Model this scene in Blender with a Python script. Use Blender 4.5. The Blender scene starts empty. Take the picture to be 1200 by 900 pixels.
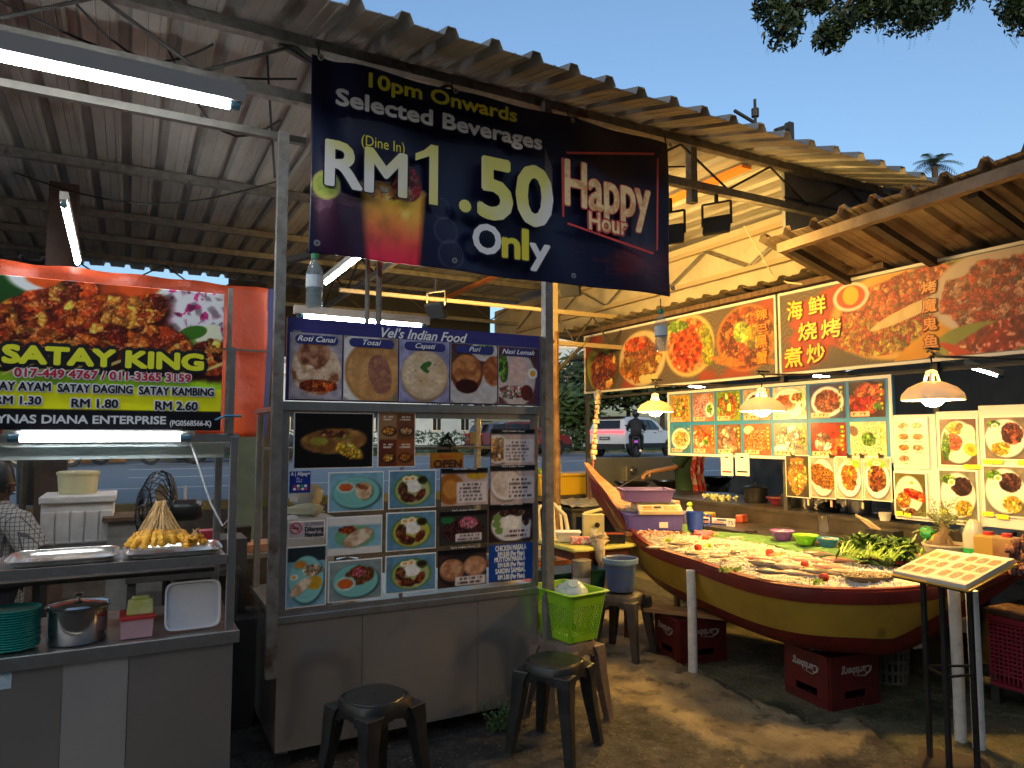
import bpy, bmesh, math, random
import numpy as np
from mathutils import Vector, Matrix, noise
R = math.radians
random.seed(7)
rng = np.random.default_rng(5)
SC = bpy.context.scene
COL = SC.collection
# ------------------------------------------------------------------ camera
EYE = 1.6
FPX = 830.0
YAW, PIT = R(28.3), math.atan(61/FPX)
cd = bpy.data.cameras.new('camera'); cam = bpy.data.objects.new('camera', cd); COL.objects.link(cam)
cd.sensor_width = 36; cd.lens = 36*FPX/1200; cd.clip_start = .05; cd.clip_end = 2000
cam.location = (0, 0, EYE); cam.rotation_euler = (R(90)+PIT, 0, -YAW)
SC.camera = cam
# ------------------------------------------------------------------ world, sun, exposure
W = bpy.data.worlds.new('World'); SC.world = W; W.use_nodes = True
wn = W.node_tree.nodes; wl = W.node_tree.links
SUN_EL, SUN_ROT = R(10.0), R(215)
sky = wn.new('ShaderNodeTexSky'); sky.sky_type = 'NISHITA'; sky.sun_disc = False
sky.sun_elevation = SUN_EL; sky.sun_rotation = SUN_ROT
sky.air_density = 1.0; sky.dust_density = 3.6; sky.ozone_density = 2.6
bg = wn['Background']; wl.new(sky.outputs[0], bg.inputs[0]); bg.inputs[1].default_value = .12
sd = bpy.data.lights.new('sun', 'SUN'); sd.energy = .03; sd.angle = R(40); sd.color = (1, .86, .74)
so = bpy.data.objects.new('sun', sd); COL.objects.link(so)
so.rotation_euler = Vector((-math.sin(SUN_ROT)*math.cos(SUN_EL+R(12)), -math.cos(SUN_ROT)*math.cos(SUN_EL+R(12)), -math.sin(SUN_EL+R(12)))).to_track_quat('-Z', 'Y').to_euler()
SC.view_settings.view_transform = 'Standard'; SC.view_settings.look = 'None'
SC.view_settings.exposure = 1.36; SC.view_settings.gamma = 1
FLUO, BULB, FLOOD = 28.0, 330.0, 460.0
# ------------------------------------------------------------------ pixel of the photograph -> point on a real plane
_f = Vector((math.sin(YAW)*math.cos(PIT), math.cos(YAW)*math.cos(PIT), math.sin(PIT)))
_r = Vector((math.cos(YAW), -math.sin(YAW), 0))
_u = Vector((-math.sin(YAW)*math.sin(PIT), -math.cos(YAW)*math.sin(PIT), math.cos(PIT)))
def at(px, py, ax, v):
    d = _f + _r*((px-600)/FPX) + _u*((450-py)/FPX)
    i = 'XYZ'.index(ax); o = Vector((0, 0, EYE))
    return o + d*((v-o[i])/d[i])
# ------------------------------------------------------------------ materials
MATS = {}
def S(c):  # display 0-255 -> linear
    return tuple((x/255/12.92 if x/255 <= .04045 else ((x/255+.055)/1.055)**2.4) for x in c)
def mat(name, col, rough=.6, metal=0, col2=None, scale=8, contrast=(.35, .65), bump=0, bscale=40, emis=0, alpha=1, trans=0, stretch=(1, 1, 1), coat=0, detail=6, dirt=None, world=False):
    if name in MATS: return MATS[name]
    m = bpy.data.materials.new(name); m.use_nodes = True; MATS[name] = m
    n = m.node_tree.nodes; l = m.node_tree.links; b = n['Principled BSDF']
    b.inputs['Base Color'].default_value = (*col[:3], 1); b.inputs['Roughness'].default_value = rough
    b.inputs['Metallic'].default_value = metal; b.inputs['Alpha'].default_value = alpha
    b.inputs['Transmission Weight'].default_value = trans; b.inputs['Coat Weight'].default_value = coat
    if emis:
        b.inputs['Emission Color'].default_value = (*col[:3], 1); b.inputs['Emission Strength'].default_value = emis
    if col2 or bump or dirt:
        if world:
            g = n.new('ShaderNodeNewGeometry'); src = g.outputs['Position']
        else:
            g = n.new('ShaderNodeTexCoord'); src = g.outputs['Object']
        mp = n.new('ShaderNodeMapping'); mp.inputs['Scale'].default_value = stretch; l.new(src, mp.inputs[0])
    last = None
    if col2:
        t = n.new('ShaderNodeTexNoise'); t.inputs['Scale'].default_value = scale; t.inputs['Detail'].default_value = detail; t.inputs['Roughness'].default_value = .62
        l.new(mp.outputs[0], t.inputs[0])
        r = n.new('ShaderNodeValToRGB'); r.color_ramp.elements[0].position = contrast[0]; r.color_ramp.elements[1].position = contrast[1]
        r.color_ramp.elements[0].color = (*col[:3], 1); r.color_ramp.elements[1].color = (*col2[:3], 1)
        l.new(t.outputs[0], r.inputs[0]); last = r.outputs[0]; l.new(last, b.inputs['Base Color'])
        rr = n.new('ShaderNodeMapRange'); rr.inputs[3].default_value = max(.03, rough-.1); rr.inputs[4].default_value = min(1, rough+.14)
        l.new(t.outputs[0], rr.inputs[0]); l.new(rr.outputs[0], b.inputs['Roughness'])
    if dirt:
        t2 = n.new('ShaderNodeTexNoise'); t2.inputs['Scale'].default_value = dirt[1]; t2.inputs['Detail'].default_value = 8; l.new(mp.outputs[0], t2.inputs[0])
        r2 = n.new('ShaderNodeValToRGB'); r2.color_ramp.elements[0].position = dirt[2]; r2.color_ramp.elements[1].position = dirt[2]+.12
        r2.color_ramp.elements[0].color = (0, 0, 0, 1); r2.color_ramp.elements[1].color = (1, 1, 1, 1); l.new(t2.outputs[0], r2.inputs[0])
        mx = n.new('ShaderNodeMix'); mx.data_type = 'RGBA'; l.new(r2.outputs[0], mx.inputs[0])
        if last: l.new(last, mx.inputs[6])
        else: mx.inputs[6].default_value = (*col[:3], 1)
        mx.inputs[7].default_value = (*dirt[0], 1); l.new(mx.outputs[2], b.inputs['Base Color'])
    if bump:
        t3 = n.new('ShaderNodeTexNoise'); t3.inputs['Scale'].default_value = bscale; t3.inputs['Detail'].default_value = 5; l.new(mp.outputs[0], t3.inputs[0])
        bp = n.new('ShaderNodeBump'); bp.inputs['Strength'].default_value = bump; bp.inputs['Distance'].default_value = .02
        l.new(t3.outputs[0], bp.inputs['Height']); l.new(bp.outputs[0], b.inputs['Normal'])
    return m
def print_mat(name='printed_vinyl', rough=.38, bump=.0):
    if name in MATS: return MATS[name]
    m = bpy.data.materials.new(name); m.use_nodes = True; MATS[name] = m
    n = m.node_tree.nodes; l = m.node_tree.links; b = n['Principled BSDF']
    a = n.new('ShaderNodeVertexColor'); a.layer_name = 'ink'
    l.new(a.outputs[0], b.inputs['Base Color']); b.inputs['Roughness'].default_value = rough
    if bump:
        g = n.new('ShaderNodeNewGeometry'); t3 = n.new('ShaderNodeTexNoise'); t3.inputs['Scale'].default_value = 2.2; l.new(g.outputs['Position'], t3.inputs[0])
        bp = n.new('ShaderNodeBump'); bp.inputs['Strength'].default_value = bump; bp.inputs['Distance'].default_value = .15
        l.new(t3.outputs[0], bp.inputs['Height']); l.new(bp.outputs[0], b.inputs['Normal'])
    return m
# ------------------------------------------------------------------ mesh builder
class MB:
    def __init__(s): s.v = []; s.f = []; s.mi = []; s.cur = 0; s.sm = []; s.smooth = False
    def add(s, vs, fs):
        o = len(s.v); s.v += [tuple(p) for p in vs]
        for f in fs: s.f.append(tuple(i+o for i in f)); s.mi.append(s.cur); s.sm.append(s.smooth)
        return s
    def box(s, c, d, rz=0, rx=0, ry=0, taper=1, M=None):
        x, y, z = [q/2 for q in d]; vs = []
        m = Matrix.Translation(c) @ Matrix.Rotation(rz, 4, 'Z') @ Matrix.Rotation(ry, 4, 'Y') @ Matrix.Rotation(rx, 4, 'X')
        for k, t in ((-1, taper), (1, 1)):
            for i, j in ((-1, -1), (1, -1), (1, 1), (-1, 1)): vs.append(m @ Vector((i*x*t, j*y*t, k*z)))
        return s.add(vs, [(3, 2, 1, 0), (4, 5, 6, 7), (0, 1, 5, 4), (1, 2, 6, 5), (2, 3, 7, 6), (3, 0, 4, 7)])
    def bb(s, x0, x1, y0, y1, z0, z1): return s.box(((x0+x1)/2, (y0+y1)/2, (z0+z1)/2), (x1-x0, y1-y0, z1-z0))
    def bar(s, a, b, w, h=None, up=(0, 0, 1)):
        a = Vector(a); b = Vector(b); d = b-a; L = d.length; d.normalize(); h = h or w
        r = d.cross(Vector(up))
        if r.length < 1e-3: r = d.cross(Vector((0, 1, 0)))
        r.normalize(); u = r.cross(d)
        vs = [p + r*i*w/2 + u*j*h/2 for p in (a, b) for i, j in ((-1, -1), (1, -1), (1, 1), (-1, 1))]
        return s.add(vs, [(3, 2, 1, 0), (4, 5, 6, 7), (0, 1, 5, 4), (1, 2, 6, 5), (2, 3, 7, 6), (3, 0, 4, 7)])
    def tube(s, pts, r, n=8, caps=True, closed=False):
        pts = [Vector(p) for p in pts]; rs = r if isinstance(r, (list, tuple)) else [r]*len(pts)
        vs = []; N = len(pts); prev = None
        for i, p in enumerate(pts):
            d = (pts[(i+1) % N]-pts[i-1]) if closed else (pts[min(i+1, N-1)]-pts[max(i-1, 0)])
            d.normalize()
            a = prev - d*prev.dot(d) if prev else d.orthogonal()
            if a.length < 1e-4: a = d.orthogonal()
            a.normalize(); prev = a; b = d.cross(a)
            for k in range(n):
                t = 2*math.pi*k/n; vs.append(p + (a*math.cos(t)+b*math.sin(t))*rs[i])
        fs = []
        for i in range(N if closed else N-1):
            j = (i+1) % N
            for k in range(n): fs.append((i*n+k, i*n+(k+1) % n, j*n+(k+1) % n, j*n+k))
        if caps and not closed: fs += [tuple(range(n))[::-1], tuple((N-1)*n+k for k in range(n))]
        return s.add(vs, fs)
    def cyl(s, a, b, r, r2=None, n=12): return s.tube([a, b], [r, r if r2 is None else r2], n)
    def lathe(s, c, prof, n=24, ax=None, sx=1, sy=1, caps=False):
        vs = []; c = Vector(c); q = Vector(ax).to_track_quat('Z', 'Y') if ax else None
        for (r, z) in prof:
            for k in range(n):
                t = 2*math.pi*k/n; p = Vector((r*math.cos(t)*sx, r*math.sin(t)*sy, z))
                vs.append(c + (q @ p if q else p))
        fs = [(i*n+k, i*n+(k+1) % n, (i+1)*n+(k+1) % n, (i+1)*n+k) for i in range(len(prof)-1) for k in range(n)]
        if caps: fs += [tuple(range(n))[::-1], tuple((len(prof)-1)*n+k for k in range(n))]
        return s.add(vs, fs)
    def ball(s, c, r, n=12, m=8, wob=0):
        prof = []; c = Vector(c); rr = r if hasattr(r, '__len__') else (r, r, r); vs = []
        for i in range(m+1):
            a = math.pi*i/m
            for k in range(n):
                t = 2*math.pi*k/n; d = Vector((math.sin(a)*math.cos(t), math.sin(a)*math.sin(t), math.cos(a)))
                w = 1+wob*noise.noise(d*2.3+c*7) if wob else 1
                vs.append(c+Vector((d.x*rr[0], d.y*rr[1], d.z*rr[2]))*w)
        return s.add(vs, [(i*n+k, (i+1)*n+k, (i+1)*n+(k+1) % n, i*n+(k+1) % n) for i in range(m) for k in range(n)])
    def loft(s, rings, closed=True, caps=True):
        n = len(rings[0]); vs = [p for r in rings for p in r]; fs = []
        for i in range(len(rings)-1):
            for k in range(n if closed else n-1): fs.append((i*n+k, i*n+(k+1) % n, (i+1)*n+(k+1) % n, (i+1)*n+k))
        if caps and closed: fs += [tuple(range(n))[::-1], tuple((len(rings)-1)*n+k for k in range(n))]
        return s.add(vs, fs)
    def prism(s, poly, a, b):  # poly of 2D points, planes a,b functions -> 3D
        n = len(poly); vs = [a(p) for p in poly]+[b(p) for p in poly]
        return s.add(vs, [tuple(range(n))[::-1], tuple(range(n, 2*n))]+[(i, (i+1) % n, n+(i+1) % n, n+i) for i in range(n)])
    def sheet(s, fn, nu, nv, thick=0):
        vs = [Vector(fn(i/nu, j/nv)) for j in range(nv+1) for i in range(nu+1)]
        fs = [(j*(nu+1)+i, j*(nu+1)+i+1, (j+1)*(nu+1)+i+1, (j+1)*(nu+1)+i) for j in range(nv) for i in range(nu)]
        if not thick: return s.add(vs, fs)
        N = len(vs); lo = [v-Vector((0, 0, thick)) for v in vs]
        b = [tuple(k+N for k in f[::-1]) for f in fs]; e = []
        for j in range(nv): e += [(j*(nu+1), (j+1)*(nu+1), (j+1)*(nu+1)+N, j*(nu+1)+N), (j*(nu+1)+nu+N, (j+1)*(nu+1)+nu+N, (j+1)*(nu+1)+nu, j*(nu+1)+nu)]
        for i in range(nu): e += [(i+1, i, i+N, i+1+N), (nv*(nu+1)+i, nv*(nu+1)+i+1, nv*(nu+1)+i+1+N, nv*(nu+1)+i+N)]
        return s.add(vs+lo, fs+b+e)
    def mesh(s, name, m, shift=None):
        me = bpy.data.meshes.new(name)
        v = s.v if shift is None else [(a-shift[0], b-shift[1], c-shift[2]) for a, b, c in s.v]
        me.from_pydata(v, [], s.f)
        for q in (m if isinstance(m, (list, tuple)) else [m]): me.materials.append(q)
        me.polygons.foreach_set('material_index', s.mi); me.polygons.foreach_set('use_smooth', s.sm)
        me.update(); return me
def tag(o, label=None, cat=None, group=None, kind=None):
    if label: o['label'] = label
    if cat: o['category'] = cat
    if group: o['group'] = group
    if kind: o['kind'] = kind
    return o
def thing(name, label, cat, loc=(0, 0, 0), group=None, rz=0):
    o = bpy.data.objects.new(name, None); o.empty_display_size = .1; COL.objects.link(o); o.location = loc; o.rotation_euler.z = rz
    return tag(o, label, cat, group)
def root_loc(p):
    v = Vector((0, 0, 0))
    while p: v += p.location; p = p.parent
    return v
def put(name, b, m, parent=None, label=None, cat=None, group=None, kind=None, local=False, smooth=False, bevel=0):
    """link builder b as one object; world coordinates unless local"""
    if smooth: b.sm = [True]*len(b.f)
    if parent: sh = None if local else root_loc(parent); loc = (0, 0, 0)
    elif local: sh = None; loc = (0, 0, 0)
    else:
        xs = [p[0] for p in b.v]; ys = [p[1] for p in b.v]; zs = [p[2] for p in b.v]
        sh = Vector(((min(xs)+max(xs))/2, (min(ys)+max(ys))/2, min(zs))); loc = sh
        if kind: sh = None; loc = (0, 0, 0)
    o = bpy.data.objects.new(name, b.mesh(name, m, sh)); COL.objects.link(o); o.location = loc
    if parent: o.parent = parent
    if smooth:
        try: o.data.set_sharp_from_angle(angle=R(40))
        except Exception: pass
    if bevel:
        md = o.modifiers.new('bevel', 'BEVEL'); md.width = bevel; md.segments = 2; md.limit_method = 'ANGLE'; md.angle_limit = R(50)
    return tag(o, label, cat, group, kind)
def tree_copy(o, parent=None):
    kids = [c for c in bpy.data.objects if c.parent == o]
    c = o.copy(); COL.objects.link(c); c.parent = parent
    for k in kids: tree_copy(k, c)
    return c
# ------------------------------------------------------------------ printed pictures (ink stored per vertex, painted with numpy)
def hashn(ix, iy, s): 
    h = (ix*374761393 + iy*668265263 + s*974634777) & 0x7fffffff
    h = ((h ^ (h >> 13))*1274126177) & 0x7fffffff
    return ((h ^ (h >> 16)) & 0xffff)/65535.
def vnoise(x, y, s=0):
    ix = np.floor(x).astype(np.int64); iy = np.floor(y).astype(np.int64); fx = x-ix; fy = y-iy
    fx = fx*fx*(3-2*fx); fy = fy*fy*(3-2*fy)
    a = hashn(ix, iy, s); b = hashn(ix+1, iy, s); c = hashn(ix, iy+1, s); d = hashn(ix+1, iy+1, s)
    return (a*(1-fx)+b*fx)*(1-fy)+(c*(1-fx)+d*fx)*fy
def fbm(x, y, s=0, o=4):
    t = 0; a = .5
    for i in range(o): t = t+a*vnoise(x*2**i, y*2**i, s+i*17); a /= 2
    return t/(1-.5**o)
def ss(a, b, x): t = np.clip((x-a)/(b-a), 0, 1); return t*t*(3-2*t)
PAL = dict(curry=[(196, 74, 22), (160, 48, 12), (222, 110, 34), (120, 34, 10)], fried=[(214, 140, 44), (190, 104, 24), (240, 180, 80), (150, 76, 18)],
           prawn=[(236, 110, 50), (250, 150, 90), (210, 70, 24), (255, 190, 140)], crab=[(214, 40, 16), (240, 84, 30), (170, 22, 10), (250, 130, 60)],
           clam=[(214, 178, 150), (240, 214, 190), (170, 120, 96), (120, 70, 50)], noodle=[(226, 168, 60), (200, 130, 40), (244, 204, 110), (150, 90, 30)],
           brown=[(120, 70, 36), (90, 48, 22), (160, 100, 56), (60, 30, 14)], dark=[(52, 30, 30), (84, 44, 40), (34, 20, 20), (110, 64, 54)],
           green=[(92, 142, 36), (60, 104, 24), (150, 190, 70), (120, 170, 50)], rice=[(236, 226, 204), (250, 244, 228), (220, 206, 180)],
           egg=[(240, 190, 50), (255, 214, 90), (226, 160, 30)], pink=[(226, 130, 120), (244, 170, 160), (200, 96, 90)], veg=[(120, 150, 50), (200, 60, 30), (220, 190, 60), (80, 110, 30)],
           onion=[(236, 190, 210), (206, 96, 150), (250, 230, 240)], satay=[(176, 58, 20), (212, 96, 30), (120, 30, 10), (236, 140, 50)], white=[(240, 238, 232), (250, 248, 244), (214, 210, 204)],
           pancake=[(196, 142, 84), (222, 176, 120), (150, 92, 46), (236, 200, 150)], bread=[(216, 184, 146), (232, 206, 172), (190, 150, 110)], puri=[(190, 110, 50), (214, 140, 76), (150, 74, 30)])
class Pic:
    def __init__(s, w, h, nx, bg, O=None, U=None, V=None):
        s.w, s.h, s.nx = w, h, nx; s.ny = max(4, int(nx*h/w)); s.O, s.U, s.V = O, U, V
        s.X, s.Y = np.meshgrid(np.linspace(0, w, s.nx), np.linspace(0, h, s.ny)); s.C = np.zeros((s.ny, s.nx, 3)); s.C[:] = np.array(bg)/255.
        s.sd = int(rng.integers(1, 9999))
    def seed(s): s.sd += 13; return s.sd
    def uv(s, px, py, ax, v):
        p = at(px, py, ax, v)-s.O; return p.dot(s.U), p.dot(s.V)
    def ell(s, cx, cy, rx, ry, rot=0, wob=0, soft=.06, p=2, ws=3):
        dx = s.X-cx; dy = s.Y-cy; c, q = math.cos(rot), math.sin(rot)
        a = (dx*c+dy*q)/rx; b = (-dx*q+dy*c)/ry; d = (np.abs(a)**p+np.abs(b)**p)**(1/p)
        if wob: d = d+wob*(fbm(s.X/max(rx, ry)*ws, s.Y/max(rx, ry)*ws, s.seed())-.5)*2
        return 1-ss(1-soft, 1+soft, d)
    def rect(s, x0, y0, x1, y1, soft=.0):
        e = soft or s.w/s.nx*.6
        return ss(x0-e, x0+e, s.X)*(1-ss(x1-e, x1+e, s.X))*ss(y0-e, y0+e, s.Y)*(1-ss(y1-e, y1+e, s.Y))
    def fill(s, m, col, tex=0, sc=20):
        c = np.array(col)/255.
        if tex: c = c*(1+tex*(fbm(s.X*sc, s.Y*sc, s.seed())-.5)*2)[..., None]
        s.C = s.C*(1-m[..., None])+c*m[..., None]
    def chunks(s, m, pal, size, edge=.6, hl=.25, jit=.16):
        pal = np.array(PAL[pal] if isinstance(pal, str) else pal)/255.; ys, xs = np.where(m > .5)
        if len(xs) < 4: return
        x0, x1, y0, y1 = s.X[0, xs.min()], s.X[0, xs.max()], s.Y[ys.min(), 0], s.Y[ys.max(), 0]
        size = size*.8; n = int(min(420, max(4, (x1-x0)*(y1-y0)/size**2))); r = np.random.default_rng(s.seed())
        P = np.stack([r.uniform(x0, x1, n), r.uniform(y0, y1, n)], 1); an = r.uniform(0, 3.14, n); st = r.uniform(1, 2.2, n)
        sl = (slice(ys.min(), ys.max()+1), slice(xs.min(), xs.max()+1)); Xs, Ys = s.X[sl], s.Y[sl]
        wx = Xs+size*.9*(fbm(Xs/size*1.6, Ys/size*1.6, s.seed())-.5)*1.6; wy = Ys+size*.9*(fbm(Xs/size*1.6, Ys/size*1.6, s.seed())-.5)*1.6
        X = wx[..., None]-P[:, 0]; Y = wy[..., None]-P[:, 1]
        a = X*np.cos(an)+Y*np.sin(an); b = (-X*np.sin(an)+Y*np.cos(an))*st; d = np.sqrt(a*a+b*b)-r.uniform(0, .35*size, n); i = np.argsort(d, -1)[..., :2]
        d1 = np.take_along_axis(d, i[..., :1], -1)[..., 0]; d2 = np.take_along_axis(d, i[..., 1:2], -1)[..., 0]; k = i[..., 0]
        col = pal[r.integers(0, len(pal), n)]*(1+r.uniform(-jit, jit, (n, 1)))*r.uniform(.7, 1.15, (n, 1)); c = col[k]
        f1 = fbm(Xs/size*2.2, Ys/size*2.2, s.seed(), 3); f2 = fbm(Xs/size*5, Ys/size*5, s.seed(), 3)
        e = ss(0, .5*size, d2-d1); li = 1-edge*.62*(1-e)*(.35+1.3*f1)
        ak = np.take_along_axis(b, k[..., None], -1)[..., 0]/size; li = li*(1+.28*np.clip(ak, -1, 1))
        c = c*li[..., None]*(.62+.75*f2)[..., None]; c = c*(.8+.4*f1)[..., None]+hl*(ss(.62, .8, f2)*ss(.15, .5, d2-d1+0*f2) if size > 9 else hl*2*ss(.60, .78, f2))[..., None]
        mm = m[sl][..., None]; s.C[sl] = s.C[sl]*(1-mm)+np.clip(c, 0, 1)*mm
    def strands(s, m, pal, size, ang=0, curl=2.5):
        pal = np.array(PAL[pal] if isinstance(pal, str) else pal)/255.; c, q = math.cos(ang), math.sin(ang)
        n1 = fbm(s.X/size/5, s.Y/size/5, s.seed()); n2 = fbm(s.X/size/5, s.Y/size/5, s.seed())
        a = (s.X*c+s.Y*q)/size+n1*curl*4; b = (-s.X*q+s.Y*c)/size+n2*curl*4
        v = np.maximum(np.sin(a*3), np.sin(b*3.3+n1*5)); t = fbm(s.X/size, s.Y/size, s.seed(), 2); k = np.clip((t*len(pal)).astype(int), 0, len(pal)-1)
        cc = pal[k]*(.55+.5*ss(-.5, 1, v))[..., None]; mm = m[..., None]; s.C = s.C*(1-mm)+np.clip(cc, 0, 1)*mm
    def plate(s, cx, cy, rx, ry, col=(238, 234, 228), rot=0, dark=.8):
        s.fill(s.ell(cx+rx*.04, cy-ry*.06, rx*1.04, ry*1.04, rot, soft=.1), tuple(q*.35 for q in col)); s.fill(s.ell(cx, cy, rx, ry, rot), col)
        s.fill(s.ell(cx, cy, rx*.8, ry*.8, rot), tuple(q*.93 for q in col)); s.fill(s.ell(cx, cy, rx*.74, ry*.74, rot), tuple(q*.98 for q in col))
    def mesh(s, name, off=0, m=None, bow=None):
        N = Vector(s.V).cross(Vector(s.U)) if s.U else Vector((0, 0, 1))
        P = np.array(s.O)+s.X[..., None]*np.array(s.U)+s.Y[..., None]*np.array(s.V)
        if off: P = P+np.array(s.U.cross(s.V))*off
        if bow is not None: P = P+bow(s.X/s.w, s.Y/s.h)[..., None]*np.array(s.U.cross(s.V))
        s.P = P
        nx, ny = s.nx, s.ny; idx = np.arange(nx*ny).reshape(ny, nx)
        F = np.stack([idx[:-1, :-1], idx[:-1, 1:], idx[1:, 1:], idx[1:, :-1]], -1).reshape(-1, 4)
        me = bpy.data.meshes.new(name); me.vertices.add(nx*ny); me.loops.add(F.size); me.polygons.add(len(F))
        return me, P, F
    def put(s, name, parent, off=.003, m=None, label=None, bow=None, cat=None, thick=0.0):
        sh = np.array(root_loc(parent)) if parent else np.zeros(3)
        me, P, F = s.mesh(name, off, bow=bow); V = (P-sh).reshape(-1, 3).astype(np.float32)
        me.vertices.foreach_set('co', V.ravel()); me.loops.foreach_set('vertex_index', F.ravel().astype(np.int32))
        me.polygons.foreach_set('loop_start', np.arange(0, F.size, 4, dtype=np.int32)); me.polygons.foreach_set('use_smooth', np.ones(len(F), bool)); me.update(calc_edges=True)
        at_ = me.color_attributes.new('ink', 'FLOAT_COLOR', 'POINT'); c = np.clip(s.C, 0, 1); lin = np.where(c <= .04045, c/12.92, ((c+.055)/1.055)**2.4)*.92
        rgba = np.ones((s.nx*s.ny, 4), np.float32); rgba[:, :3] = lin.reshape(-1, 3); at_.data.foreach_set('color', rgba.ravel())
        me.materials.append(m or print_mat()); o = bpy.data.objects.new(name, me); COL.objects.link(o)
        if parent: o.parent = parent
        if thick:
            md = o.modifiers.new('thickness', 'SOLIDIFY'); md.thickness = thick; md.offset = -1
        return tag(o, label)
def pal_or(c): return c
def dish(p, items, bg=None, bgt=.1):
    """items in unit coordinates of the picture"""
    w, h = p.w, p.h; k = min(w, h)
    if bg: p.fill(np.ones_like(p.X), bg, bgt, 8/k)
    for it in items:
        t = it[0]; cx, cy, rx, ry = it[1]*w, it[2]*h, it[3]*w, it[4]*h; rot = it[6] if len(it) > 6 else 0; a = it[5] if len(it) > 5 else None
        if t == 'p': p.plate(cx, cy, rx, ry, a, rot)
        elif t == 'e': p.fill(p.ell(cx, cy, rx, ry, rot, it[7] if len(it) > 7 else 0), a, .12, 14/k)
        elif t == 'r': p.fill(p.rect(cx-rx, cy-ry, cx+rx, cy+ry), a, .05, 8/k)
        elif t == 'c': p.chunks(p.ell(cx, cy, rx, ry, rot, .16), a, (it[7] if len(it) > 7 else .09)*k)
        elif t == 'n': p.strands(p.ell(cx, cy, rx, ry, rot, .14), a, (it[7] if len(it) > 7 else .035)*k, rot)
        elif t == 'f':
            n1 = fbm(p.X/rx*2.2, p.Y/rx*2.2, p.seed()); n2 = fbm(p.X/rx*9, p.Y/rx*9, p.seed(), 3); m1 = p.ell(cx, cy, rx, ry, rot, .06); k_ = ss(.38, .66, n1*.75+n2*.25)[..., None]; cc = (np.array(a)*(1-k_)+np.array(it[7])*k_)/255*(.82+.36*n2[..., None]); p.C = p.C*(1-m1[..., None])+np.clip(cc, 0, 1)*m1[..., None]
        elif t == 'egg': 
            p.fill(p.ell(cx, cy, rx, ry), (246, 240, 226)); p.fill(p.ell(cx, cy, rx*.55, ry*.55), (240, 176, 40))
        elif t == 'tag': 
            p.fill(p.rect(cx-rx, cy-ry, cx+rx, cy+ry), a); 
            p.fill(p.rect(cx-rx*.8, cy-ry*.5, cx+rx*.8, cy+ry*.5)*ss(.45, .6, vnoise(p.X/k*30, p.Y/k*14, 3)), (90, 60, 30))
        elif t == 'ln':
            n = it[7]; 
            for q in range(n):
                yy = cy+ry-(q+.5)*2*ry/n; p.fill(p.rect(cx-rx, yy-ry/n*.5, cx+rx*(.6+.4*random.random()), yy+ry/n*.5)*ss(.3, .45, vnoise(p.X/k*40+q*9, p.Y*0+q, 5)), a)
# ------------------------------------------------------------------ lettering as flat vinyl on its plane
_TC = {}
def tmesh(s, shear=0):
    k = (s, shear)
    if k in _TC: return _TC[k]
    c = bpy.data.curves.new('t', 'FONT'); c.body = s; c.shear = shear; c.resolution_u = 3
    o = bpy.data.objects.new('t', c); COL.objects.link(o); dg = bpy.context.evaluated_depsgraph_get(); dg.update()
    m = bpy.data.meshes.new_from_object(o.evaluated_get(dg))
    V = np.array([v.co[:2] for v in m.vertices]).reshape(-1, 2); F = [tuple(p.vertices) for p in m.polygons]
    bpy.data.objects.remove(o); bpy.data.curves.remove(c); bpy.data.meshes.remove(m); _TC[k] = (V, F); return _TC[k]
def letters(name, s, parent, O, U, V, w, h, m, bold=0, shear=0, lift=.004, outline=None, fitbox=False, label=None, grow=0, flip=False, local=False):
    """O: baseline start, w: total width, h: cap height"""
    A, F = tmesh(s, shear)
    if not len(A): return
    x0, x1 = A[:, 0].min(), A[:, 0].max()
    if fitbox: y0 = A[:, 1].min(); ch = A[:, 1].max()-y0
    else:
        Hh, _ = tmesh('H'); y0 = 0; ch = Hh[:, 1].max()
    X = (A[:, 0]-x0)/(x1-x0)*w; Y = (A[:, 1]-y0)/ch*h
    if flip: X = w-X; Y = h-Y
    N = Vector(U).cross(Vector(V)); U = Vector(U); V = Vector(V)
    def layer(offs, lift, nm, mm):
        b = MB()
        for k, (dx, dy) in enumerate(offs):
            b.add([O+U*float(x+dx)+V*float(y+dy)+N*(lift+k*.00012) for x, y in zip(X, Y)], F)
        return put(nm, b, mm, parent, label=label, local=local)
    if outline:
        om, ow = outline; layer([(ow*math.cos(t), ow*math.sin(t)) for t in np.arange(0, 6.28, 6.28/10)], lift-.0022, name+'_outline', om)
    offs = [(0, 0)]
    if bold:
        bo = bold*h; offs += [(bo*math.cos(t), bo*math.sin(t)) for t in np.arange(.4, 6.6, 6.28/8)]
    return layer(offs, lift, name, m)
UX, UZ, UYN = Vector((1, 0, 0)), Vector((0, 0, 1)), Vector((0, -1, 0))
def word(name, s, parent, ax, v, bl, top, br, m, **k):
    """word on plane ax=v; bl: baseline-left pixel, top: y pixel of the cap line at left, br: baseline-right pixel"""
    a = at(*bl, ax, v); t = at(bl[0], top, ax, v); c = at(*br, ax, v); U = UX if ax == 'Y' else UYN
    return letters(name, s, parent, a, U, UZ, (c-a).dot(U), t.z-a.z, m, **k)
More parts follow.
